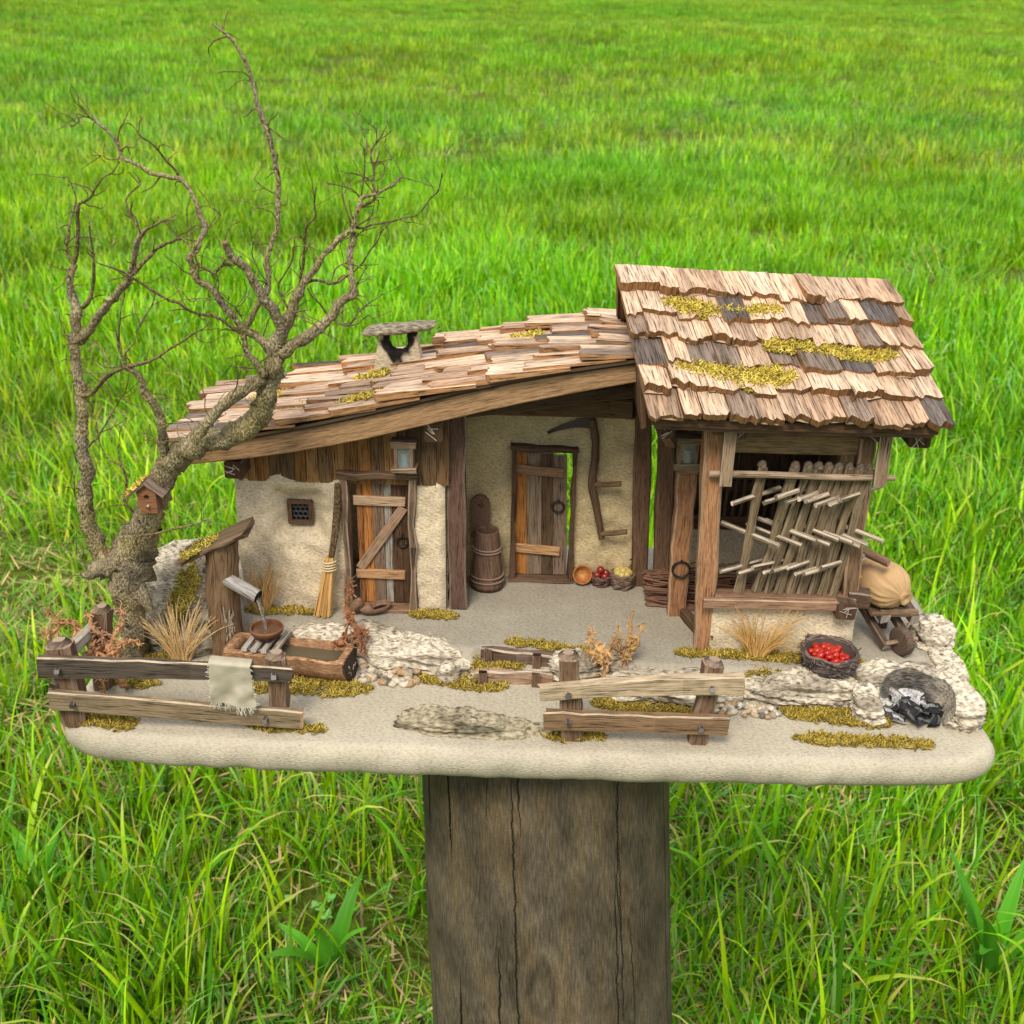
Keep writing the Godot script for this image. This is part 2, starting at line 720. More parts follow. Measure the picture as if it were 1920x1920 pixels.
func tuft(count: int, spread: float, lo: float, hi: float, wide: float, segs: int) -> ArrayMesh:
	var mb := MB.new()
	for k in count:
		var a := rng.randf() * TAU
		var r := spread * sqrt(rng.randf())
		var foot := Vector3(cos(a) * r, -0.01, sin(a) * r)
		var turn := a + rng.randf_range(-1.2, 1.2)
		var l := rng.randf_range(lo, hi)
		var c := grass_color()
		var tip := c
		if rng.randf() < 0.12:
			tip = Color(0.5, 0.4, 0.16)
		var lean := absf(rng.randfn(0.0, 0.28)) + 0.04
		var curl := absf(rng.randfn(0.35, 0.45))
		if rng.randf() < 0.27:
			curl = rng.randf_range(1.2, 2.1)
		blade(mb, foot, turn, l, wide * rng.randf_range(0.55, 1.35), lean, curl, segs, c, tip)
	var m := mb.build(Vector3.ZERO, 1.0)
	m.surface_set_material(0, mats["blade"])
	return m


func litter(count: int) -> ArrayMesh:  # dead stalks and low leaves on the soil
	var mb := MB.new()
	for k in count:
		var a := rng.randf() * TAU
		var r := 0.09 * sqrt(rng.randf())
		var c := vary(Color(0.44, 0.36, 0.16), 0.4)
		if rng.randf() < 0.45:
			c = vary(Color(0.12, 0.34, 0.03), 0.3)
		blade(mb, Vector3(cos(a) * r, rng.randf_range(0.0, 0.03), sin(a) * r), rng.randf() * TAU, rng.randf_range(0.03, 0.1), rng.randf_range(0.002, 0.007), rng.randf_range(0.9, 1.5), rng.randf_range(-0.2, 0.6), 3, c, c)
	var m := mb.build(Vector3.ZERO, 1.0)
	m.surface_set_material(0, mats["blade"])
	return m


# a lobed herb (clover, buttercup): round leaflets on short stems
func herb(count: int) -> ArrayMesh:
	var mb := MB.new()
	for k in count:
		var a := rng.randf() * TAU
		var r := 0.07 * sqrt(rng.randf())
		var c := vary(Color(0.15, 0.40, 0.06), 0.3)
		var top := Vector3(cos(a) * r, rng.randf_range(0.04, 0.11), sin(a) * r)
		blade(mb, Vector3(top.x, 0, top.z), a, top.y, 0.0025, 0.05, 0.1, 2, c, c)
		for q in 3:
			blade(mb, top, a + TAU * q / 3.0, rng.randf_range(0.014, 0.03), rng.randf_range(0.014, 0.026), 1.1, 0.5, 3, c, c)
	var m := mb.build(Vector3.ZERO, 1.0)
	m.surface_set_material(0, mats["glossy_leaf"])
	return m


func scatter(called: String, label: String, mesh: Mesh, count: int, r0: float, r1: float, half: float, size0: float, size1: float, patch: float) -> void:
	var mm := MultiMesh.new()
	mm.transform_format = MultiMesh.TRANSFORM_3D
	mm.use_colors = true
	mm.mesh = mesh
	mm.instance_count = count
	var eye := Vector2(0, 0.79)
	var done := 0
	var tries := 0
	while done < count:
		tries += 1
		var r := sqrt(lerpf(r0 * r0, r1 * r1, rng.randf()))
		var a := rng.randf_range(-half, half) + 0.026
		var x := eye.x - sin(a) * r
		var z := eye.y - cos(a) * r
		var g := n3(Vector3(x, 0, z), 0.9, 31.0) + 0.6 * n3(Vector3(x, 0, z), 0.22, 57.0)
		if tries < count * 8 and rng.randf() > 0.75 + patch * g:
			continue
		var b := Basis.from_euler(Vector3(rng.randf_range(-0.12, 0.12), rng.randf() * TAU, rng.randf_range(-0.12, 0.12)))
		var s := rng.randf_range(size0, size1) * (1.0 + 0.25 * g)
		mm.set_instance_transform(done, Transform3D(b.scaled(Vector3(s, s * rng.randf_range(0.85, 1.2), s)), Vector3(x, ground_y(x, z), z)))
		var lightness := rng.randf_range(0.72, 1.25) * (1.0 + 0.26 * n3(Vector3(x, 0, z), 0.35, 77.0) + 0.12 * n3(Vector3(x, 0, z), 1.6, 17.0))
		var yellow := 1.0 + 0.25 * n3(Vector3(x, 0, z), 0.15, 99.0) + rng.randf_range(-0.1, 0.1)
		mm.set_instance_color(done, Color(lightness * yellow, lightness, lightness, 1))
		done += 1
	var o := MultiMeshInstance3D.new()
	o.name = called
	o.multimesh = mm
	o.set_meta("kind", "stuff")
	o.set_meta("label", label)
	o.set_meta("category", "grass")
	add_child(o, true)


# ribwort plantains: rosettes of long broad leaves
func make_plantains() -> void:
	rng.seed = 141
	for q in [["broad leaved plantain rising from the grass right of the post", 0.80, -0.66, 7, 0.22], ["single big plantain leaf rosette close to the right side of the post", 0.36, -0.42, 4, 0.16], ["plantain with an arching dark leaf in the grass left of the post", -0.34, -0.62, 5, 0.17], ["small plantain rosette at the left edge of the near grass", -0.90, -0.75, 5, 0.17], ["plantain rosette low in the right corner of the near grass", 0.62, -0.34, 5, 0.16]]:
		var at := Vector3(q[1], ground_y(q[1], q[2]), q[2])
		var o := Node3D.new()
		o.name = "plantain"
		add_child(o, true)
		o.position = at
		o.set_meta("label", q[0])
		o.set_meta("category", "plant")
		o.set_meta("group", "plantains in the meadow")
		base_of[o] = at
		for k in q[3]:
			var mb := MB.new()
			var turn: float = TAU * k / q[3] + rng.randf_range(-0.4, 0.4)
			var out := Vector3(cos(turn), 0, sin(turn))
			var across := Vector3(-sin(turn), 0, cos(turn))
			var p := Vector3.ZERO
			var lng: float = q[4] * rng.randf_range(0.75, 1.15)
			var wide := rng.randf_range(0.022, 0.034)
			var lean := rng.randf_range(0.1, 0.5)
			var curl := rng.randf_range(0.2, 1.2)
			var col := vary(Color(0.10, 0.34, 0.02), 0.25)
			var rows := []
			for s in 13:
				var f := s / 12.0
				var ang := lean + curl * f * f
				var d := out * sin(ang) + Vector3.UP * cos(ang)
				var up := Vector3.UP * sin(ang) - out * cos(ang)
				var w := wide * 0.5 * (0.12 + 0.95 * pow(sin(PI * clampf(pow(f, 0.8) * 0.97 + 0.02, 0, 1)), 0.9))
				var row := []
				for e in 7:
					var g := e / 3.0 - 1.0
					row.append(p + across * w * g + up * (0.4 * w * absf(g) + 0.0010 * (1.0 if e % 2 else -1.0)))
				rows.append(row)
				p += d * lng / 12.0
			sheet(mb, 6, 12, func(a: int, b: int) -> Vector3: return rows[b][a], func(_p: Vector3) -> Color: return col, -out + Vector3.UP)
			var m := MeshInstance3D.new()
			m.name = "leaf"
			m.mesh = mb.build(Vector3.ZERO, 1.0)
			m.mesh.surface_set_material(0, mats["blade"])
			o.add_child(m, true)


func make_grass() -> void:
	rng.seed = 99
	for k in 3:
		scatter("grass", "long green meadow grass close to the wooden post", tuft(12, 0.06, 0.07, 0.25, 0.0088, 6), 1000, 0.55, 5.0, 0.72, 0.7, 1.15, 0.9)
	for k in 2:
		scatter("grass", "fine short grass close to the wooden post", tuft(20, 0.07, 0.05, 0.17, 0.0042, 4), 1000, 0.55, 5.0, 0.72, 0.7, 1.2, 0.4)
	scatter("leaf_litter", "dead stalks lying under the nearest grass", litter(40), 2600, 0.55, 5.0, 0.72, 0.8, 1.3, 0.2)
	scatter("low_herbs", "small round leaved herbs low in the nearest grass", herb(5), 260, 0.55, 5.0, 0.72, 0.5, 0.95, 1.4)
	for k in 3:
		scatter("meadow_grass", "green meadow grass behind the model", tuft(24, 0.12, 0.09, 0.26, 0.0105, 5), 2800, 4.6, 14.0, 0.66, 0.75, 1.2, 0.7)
	scatter("meadow_herbs", "pale broad leaves among the meadow grass", herb(6), 2400, 4.6, 26.0, 0.62, 0.8, 1.4, 1.4)
	scatter("dry_stalks", "dry stalks standing thinly among the meadow grass", litter(30), 3000, 4.6, 30.0, 0.62, 1.2, 2.4, 0.8)
	for k in 2:
		scatter("far_grass", "meadow grass rising in the distance", tuft(34, 0.28, 0.10, 0.27, 0.0145, 3), 30000, 13.0, 115.0, 0.6, 0.8, 1.3, 0.5)


# ---------------------------------------------------------------- post and board
func make_bollard() -> void:
	var at := Vector3(1.2, -95, -13)
	# weathered wood with drying cracks: u runs up the post, v round it
	var w := 1024
	var h := 1024
	var fine := streaks(w, h, 12, 0.33, 3, 301)
	var broad := streaks(w, h, 8, 0.025, 3, 302)
	var spots := streaks(w, h, 2, 0.012, 5, 303)
	var knots := [[36.0, 26.6, 2.2], [40.5, 15.2, 2.6], [47.0, 24.5, 3.4], [20.0, 12.0, 1.6], [30.0, 20.5, 5.5]]
	var al := PackedByteArray()
	var hi := PackedByteArray()
	al.resize(w * h * 3)
	hi.resize(w * h)
	var crack := PackedFloat32Array()
	crack.resize(w * h)
	var r2 := RandomNumberGenerator.new()
	r2.seed = 17
	for k in 46:
		var y := r2.randf() * h
		var x0 := r2.randi_range(0, w)
		var long := r2.randi_range(150, 800)
		var wide := r2.randf_range(0.7, 2.2) if k % 4 == 0 else r2.randf_range(0.4, 1.0)
		for s in long:
			y += r2.randf_range(-0.35, 0.35)
			var f := minf(1.0, minf(s, long - s) / 80.0)
			for q in range(-3, 4):
				var v := clampf(wide * f - absf(q) + 0.5, 0.0, 1.0)
				var idx := posmod(int(y) + q, h) * w + (x0 + s) % w
				crack[idx] = maxf(crack[idx], v)
	for k in w * h:
		var g := 0.5 + 0.26 * (fine[k] / 255.0 - 0.5) + 0.10 * (broad[k] / 255.0 - 0.5) + 0.24 * (spots[k] / 255.0 - 0.5)
		var u := (k % w) * 60.0 / w
		var v2 := (k / w) * 80.0 / h
		for q in knots:
			var du: float = (u - q[0]) * 0.42
			var dv: float = v2 - q[1]
			var far: float = sqrt(du * du + dv * dv) + 0.6 * (broad[k] / 255.0 - 0.5)
			if far < q[2]:
				g += 0.075 * sin(far * 9.0 / sqrt(q[2])) * (1.0 - far / q[2])
				if q[2] < 3.0:
					g -= 0.12 * smoothstep(0.5, 0.1, far)
		var c := crack[k]
		g = clampf(g * (1.0 - 0.85 * c), 0.03, 1.0)
		g *= 1.0 + r2.randf_range(-0.11, 0.11)
		var warm := clampf((broad[k] - 100) / 90.0, 0.0, 1.0)
		al[k * 3] = int(g * 255)
		al[k * 3 + 1] = int(g * lerpf(0.98, 0.95, warm) * 255)
		al[k * 3 + 2] = int(g * lerpf(0.95, 0.86, warm) * 255)
		hi[k] = int(clampf(0.55 + 0.35 * (fine[k] / 255.0 - 0.5) - 0.5 * c, 0, 1) * 255)
	var m := grained("old_post", [ImageTexture.create_from_image(Image.create_from_data(w, h, false, Image.FORMAT_RGB8, al)), ImageTexture.create_from_image(Image.create_from_data(w, h, false, Image.FORMAT_L8, hi))], Vector2(60, 80), 0.12, 0.8)
	var mb := MB.new()
	var seg := 72
	var rows := 46
	var from_i := 0
	for j in rows + 1:
		var y := lerpf(-3.35, -97.0, float(j) / rows)
		var f := (-3.35 - y) / 46.0
		var c := Vector3(0.9 + 2.4 * f, y, -14.0 + 0.3 * f)
		var r := 12.25 + 1.55 * f
		for s in seg + 1:
			var a := TAU * (s % seg) / seg
			var rr := r * (1.0 + 0.012 * n3(Vector3(cos(a) * 2.0, y * 0.02, sin(a) * 2.0), 1.0, 3.0)) + 0.12 * n3(Vector3(cos(a) * 12.0, y * 0.1, sin(a) * 12.0), 0.5)
			mb.vert(c + Vector3(cos(a), 0, sin(a)) * rr, Vector3(cos(a), 0.03, sin(a)), srgb(184, 170, 146), Vector2(-y, 80.0 * s / seg))
	for j in rows:
		for s in seg:
			var a := j * (seg + 1) + s
			mb.tri(a, a + 1, a + seg + 1)
			mb.tri(a + 1, a + seg + 2, a + seg + 1)
	var ring := []
	for s in seg:
		ring.append(mb.v[s])
	mb.face(ring, Vector3.UP, srgb(120, 108, 85))
	solo("wooden_post", mb, m, "thick round grey brown wooden post carrying the model board", "post", at)


func edge_z(x: float) -> float:  # where the upper level of the board begins
	var pts := [[-46.0, -17.0], [-33.0, -16.0], [-28.0, -15.0], [-22.0, -13.2], [-14.0, -11.6], [-7.0, -10.4], [-5.4, -10.0], [1.8, -10.0], [4.0, -10.4], [8.0, -8.6], [20.0, -8.2], [29.0, -9.0], [33.0, -10.8], [41.0, -11.4]]
	for k in pts.size() - 1:
		if x < pts[k + 1][0]:
			return lerpf(pts[k][1], pts[k + 1][1], clampf((x - pts[k][0]) / (pts[k + 1][0] - pts[k][0]), 0, 1))
	return -11.4


func level(x: float, z: float) -> float:
	var y := 0.0
	if x > -5.5 and x < 1.75:
		y = 1.2 * smoothstep(-9.1, -9.35, z) + 1.3 * smoothstep(-11.0, -11.25, z)
	else:
		var e := edge_z(x)
		y = 2.5 * smoothstep(e + 0.7, e - 0.9, z)
	return y + 0.10 * n3(Vector3(x, 0, z), 0.16) + 0.03 * n3(Vector3(x, 0, z), 0.7, 4.0)


func make_board() -> void:
	var mb := MB.new()
	var nx := 190
	var nz := 90
	var col := func(p: Vector3) -> Color: return srgb(190, 181, 161).lerp(srgb(170, 163, 148), smoothstep(1.6, 2.4, p.y)) * (1.0 + 0.07 * n3(p, 0.12, 8.0) + 0.05 * n3(p, 0.5, 2.0))
	var outline := func(u: float, w: float) -> Vector3:
		var r := maxf(absf(u), absf(w))
		var s := 1.0
		if r > 0.001:
			var e := pow(pow(absf(u / r), 14.0) + pow(absf(w / r), 14.0), 1.0 / 14.0)
			s = lerpf(1.0, 1.0 / e, pow(r, 5.0))
		var uu := u * s
		var ww := w * s
		var z := lerpf(-34.5, 0.3, (ww + 1.0) * 0.5)
		z += 0.7 * (1.0 - uu * uu) * maxf(0.0, ww)
		var x := -0.6 + uu * lerpf(40.2, 40.3, (ww + 1.0) * 0.5)
		return Vector3(x, 0, z)
	var first := 0
	for j in nz + 1:
		for k in nx + 1:
			var p: Vector3 = outline.call(2.0 * k / nx - 1.0, 2.0 * j / nz - 1.0)
			p.y = level(p.x, p.z)
			mb.vert(p, Vector3.UP, col.call(p), Vector2(p.x, p.z))
	for j in nz:
		for k in nx:
			var a := j * (nx + 1) + k
			mb.tri(a, a + nx + 1, a + 1)
			mb.tri(a + 1, a + nx + 1, a + nx + 2)
	# the rounded rim goes on from the border of that sheet
	var border := []
	for k in nx:
		border.append(nz * (nx + 1) + k)
	for j in nz:
		border.append((nz - j) * (nx + 1) + nx)
	for k in nx:
		border.append(nx - k)
	for j in nz:
		border.append(j * (nx + 1))
	var last := border
	var mid := Vector3(-0.6, 0, -17)
	var prof := [[0.45, -0.12], [0.85, -0.45], [1.12, -1.0], [1.2, -1.6], [1.08, -2.2], [0.8, -2.75], [0.3, -3.1], [-0.8, -3.25], [-6.0, -3.3]]
	for q in prof:
		var ring := []
		for e in border:
			var p: Vector3 = mb.v[e]
			var top := p.y
			var o := Vector3(p.x - mid.x, 0, p.z - mid.z)
			o = Vector3(pow(absf(o.x) / 40.0, 8.0) * signf(o.x), 0, pow(absf(o.z) / 17.0, 8.0) * signf(o.z)).normalized()
			var thin := 1.0 - 0.14 * clampf((p.x + 40.0) / 80.0, 0, 1)
			var y: float = q[1] * thin
			var pp: Vector3 = Vector3(p.x, 0, p.z) + o * (q[0] + 0.16 * n3(Vector3(p.x, y, p.z), 0.25, 6.0) + 0.05 * n3(Vector3(p.x, y * 2.0, p.z), 1.1, 6.0))
			pp.y = y if y < -0.2 else lerpf(top, y, 0.6)
			pp.y += 0.1 * n3(Vector3(p.x, y, p.z), 0.3, 16.0)
			ring.append(mb.vert(pp, o, col.call(pp), Vector2(p.x, y)))
		for e in ring.size():
			var e2: int = (e + 1) % ring.size()
			mb.tri(last[e], ring[e], last[e2])
			mb.tri(last[e2], ring[e], ring[e2])
		last = ring
	mb.smooth(0, 0)
	if mb.n[(nz / 2) * (nx + 1) + nx / 2].y < 0.0:
		mb.flip_from(0)
	var under := []
	for e in last:
		under.append(mb.v[e])
	mb.face(under, Vector3.DOWN, srgb(190, 175, 145))
	solo("base_board", mb, mats["board"], "cream plastered base board with rounded rim under the whole model", "board", Vector3(0, -3.3, -17))


# ---------------------------------------------------------------- rocks
func rock(label: String, c: Vector3, size: Vector3, turn: Vector3, opts := {}) -> Node3D:
	var mb := MB.new()
	var b := Basis.from_euler(turn * PI / 180.0)
	var tint: Color = opts.get("tint", srgb(246, 239, 224))
	var grey: Color = opts.get("grey", srgb(186, 178, 164))
	var soot: Vector3 = opts.get("soot", Vector3(0, 999, 0))
	var soot_r: float = opts.get("soot_r", 0.0)
	var shift: float = opts.get("seed", c.x * 3.1 + c.z)
	var rough: float = opts.get("rough", 1.0)
	var hollow: Vector3 = opts.get("hollow", Vector3(0, 999, 0))
	var hollow_r: float = opts.get("hollow_r", 0.0)
	var shape := func(d: Vector3) -> Vector3:
		var e := pow(pow(absf(d.x), 2.6) + pow(absf(d.y), 2.6) + pow(absf(d.z), 2.6), 1.0 / 2.6)
		var p := c + b * (d / e * size)
		var s := minf(size.x, minf(size.y, size.z))
		var k := 0.36 * n3(p, 0.2, shift) + 0.18 * n3(p, 0.55, shift + 5.0) + 0.16 * (1.0 - 2.0 * absf(n3(p, 1.3, shift + 9.0)))
		var lay := n3(Vector3(p.x * 0.12, p.y * 1.5 + p.z * 0.5, p.z * 0.3), 1.0, shift)
		k += 0.42 * (1.0 - 2.4 * absf(lay)) * (1.0 - absf(d.y) * 0.6)
		p += b * d * s * k * 0.55 * rough
		if hollow_r > 0.0:
			var w := p - hollow
			if w.length() < hollow_r:
				p = hollow + w.normalized() * hollow_r
		return p
	var col := func(p: Vector3) -> Color:
		var cc := tint.lerp(grey, clampf(0.5 + 1.3 * n3(Vector3(p.x * 0.3, p.y, p.z * 0.5), 0.5, shift + 30.0) - 0.45, 0, 1))
		var f := smoothstep(soot_r, soot_r * 0.55, (p - soot).length() + 0.6 * n3(p, 0.8)) if soot_r > 0.0 else 0.0
		return cc.lerp(srgb(98, 98, 102), f)
	blob(mb, opts.get("nu", 72), opts.get("nv", 36), shape, col, c)
	return solo("rock", mb, mats["rock"], label, "rock", Vector3(c.x, c.y - size.y, c.z), opts.get("group", ""))


func make_rocks() -> void:
	var g := {"tint": srgb(196, 190, 176), "grey": srgb(118, 112, 102)}
	rock("tall white boulder with a moss streak behind the fountain post", Vector3(-36.2, 2.9, -19.5), Vector3(5.2, 4.9, 3.4), Vector3(0, 10, 24), {"rough": 0.5, "grey": srgb(222, 215, 200)})
	rock("small rounded grey stone between tree trunk and straw tuft", Vector3(-37.0, 1.2, -13.6), Vector3(1.35, 1.9, 1.2), Vector3(0, 0, 5), g.merged({"nu": 40, "nv": 24}))
	rock("low grey stone behind the straw tuft beside the fountain post", Vector3(-32.7, 1.0, -13.6), Vector3(2.3, 1.7, 1.5), Vector3(0, 20, 0), g.merged({"nu": 48, "nv": 24}))
	rock("long white layered rock running behind the pebbles", Vector3(-13.0, 0.9, -12.5), Vector3(7.2, 2.1, 1.9), Vector3(4, -10, -4), {"nu": 110, "nv": 44, "rough": 1.15})
	rock("white rock at the back of the log trough", Vector3(-20.2, 1.6, -13.3), Vector3(3.6, 1.4, 1.4), Vector3(0, -6, 0), {})
	rock("fist of white stone on moss at the end of the pebbles", Vector3(-8.1, 0.6, -9.7), Vector3(1.0, 0.95, 0.9), Vector3(0, 30, 10), {"nu": 36, "nv": 20})
	rock("flat grey layered rock lying at the front between the fences", Vector3(-6.1, -0.15, -1.7), Vector3(5.8, 1.5, 1.4), Vector3(0, -2, -1), {"tint": srgb(196, 188, 166), "grey": srgb(108, 104, 88), "nu": 120, "nv": 44, "rough": 1.5})
	rock("low crumbly grey rock tip ending at the right fence post", Vector3(-0.2, -0.2, -1.5), Vector3(2.2, 0.75, 0.8), Vector3(0, 6, 0), {"tint": srgb(196, 188, 166), "grey": srgb(108, 104, 88), "nu": 48, "nv": 24, "rough": 1.7})
	rock("rounded white rock beside the wooden steps behind a fence post", Vector3(4.2, 1.1, -10.5), Vector3(2.5, 1.75, 1.5), Vector3(0, 8, 0), {})
	rock("cream stone leaning on the dry bush by the steps", Vector3(7.9, 1.6, -9.6), Vector3(1.5, 1.2, 1.1), Vector3(0, -10, 0), {"nu": 40, "nv": 22})
	rock("long low cream rock behind the upper rail of the right fence", Vector3(12.6, 0.7, -7.7), Vector3(6.4, 1.75, 1.6), Vector3(0, -4, 1), {"nu": 110, "nv": 40})
	rock("streaked white ledge between right fence and fire hollow", Vector3(24.6, 0.9, -8.2), Vector3(5.8, 1.8, 1.6), Vector3(0, -3, 2), {"nu": 120, "nv": 44, "rough": 1.2})
	var fire := Vector3(34.2, 1.2, -6.0)
	var s := {"soot": fire, "soot_r": 3.4, "hollow": Vector3(34.2, 2.2, -5.1), "hollow_r": 3.3, "nu": 80, "nv": 40}
	rock("knobbly white stone on the left lip of the fire hollow", Vector3(30.2, 0.9, -5.6), Vector3(1.5, 1.9, 1.5), Vector3(0, 0, 10), s.merged({"nu": 48, "nv": 28, "soot_r": 3.6}))
	rock("arched blackened rock roofing the charcoal hollow", Vector3(33.3, 1.3, -8.7), Vector3(4.3, 2.3, 1.7), Vector3(12, 4, -2), s.merged({"soot_r": 4.0}, true))
	rock("cream boulder on the right edge of the fire hollow", Vector3(38.0, 0.9, -6.4), Vector3(2.0, 2.2, 2.9), Vector3(0, 14, 14), s.merged({"soot_r": 3.8}, true))
	rock("rough cream rock at the right board edge behind the wheelbarrow", Vector3(38.6, 2.4, -15.6), Vector3(1.6, 2.0, 2.4), Vector3(0, 0, -8), {"rough": 1.4})
	rock("low cream rock at the right board edge above the fire hollow", Vector3(38.9, 1.4, -11.2), Vector3(1.4, 1.6, 2.6), Vector3(0, 10, 0), {"rough": 1.4})


# ---------------------------------------------------------------- the stable
var stable: Node3D

func holder(called: String, parent: Node3D) -> Node3D:
	var o := Node3D.new()
	o.name = called
	parent.add_child(o, true)
	base_of[o] = base_of[parent]
	return o


func wood_brown() -> Color:
	return vary(srgb(137, 106, 81), 0.14)


func one_beam(called: String, a: Vector3, b: Vector3, w: float, h: float, col: Color, parent: Node3D, o := {}, mat := "timber", label := "") -> MeshInstance3D:
	var mb := MB.new()
	beam(mb, a, b, w, h, col, o)
	return part(called, mb, mats[mat], parent, label)


# a beam that ends in a whitened, hacked end face
func log_end(a: Vector3, b: Vector3, w: float, h: float, parent: Node3D) -> void:
	var mb := MB.new()
	beam(mb, a, b, w, h, srgb(100, 80, 65), {"ch": 0.16, "ec": srgb(150, 132, 118), "endc": srgb(98, 74, 60), "rag": 0.08, "wob": 0.06})
	var ax := (b - a).normalized()
	var side := ax.cross(Vector3.UP).normalized()
	var up := side.cross(ax)
	for k in 5:  # pale knife marks across the end
		var p := b + ax * 0.07 + side * rng.randf_range(-0.3, 0.3) * w + up * rng.randf_range(-0.3, 0.3) * h
		var d := (side * rng.randf_range(-1, 1) + up * rng.randf_range(-1, 1)).normalized() * rng.randf_range(0.15, 0.4) * w
		beam(mb, p - d, p + d, 0.07, 0.05, srgb(186, 174, 162), {"up": ax, "seg": 1, "ec": srgb(196, 186, 176), "endc": srgb(190, 180, 170)})
	part("beam", mb, mats["timber"], parent)


func ring_handle(c: Vector3, r: float, parent: Node3D, nrm := Vector3.BACK) -> void:
	var mb := MB.new()
	var side := Vector3.UP.cross(nrm).normalized()
	var pts := []
	for k in 19:
		var a := TAU * k / 18.0
		pts.append(v4(c + side * cos(a) * r + Vector3.UP * sin(a) * r + nrm * 0.12, 0.11 + 0.015 * sin(a * 3.0)))
	tube(mb, pts, 7, srgb(46, 40, 36), 0.0, false)
	rod(mb, c + Vector3.UP * (r + 0.12), c + Vector3.UP * (r + 0.05) + nrm * 0.25, 0.1, 6, srgb(46, 40, 36))
	part("handle", mb, mats["iron"], parent)


func plaster_color() -> Callable:
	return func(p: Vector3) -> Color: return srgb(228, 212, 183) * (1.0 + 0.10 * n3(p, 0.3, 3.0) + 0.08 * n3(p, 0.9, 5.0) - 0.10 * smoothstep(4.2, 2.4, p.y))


func lumps(p: Vector3) -> float:
	return 0.22 * n3(p, 0.22, 1.0) + 0.13 * n3(p, 0.6, 2.0) + 0.06 * n3(p, 1.4, 3.0)


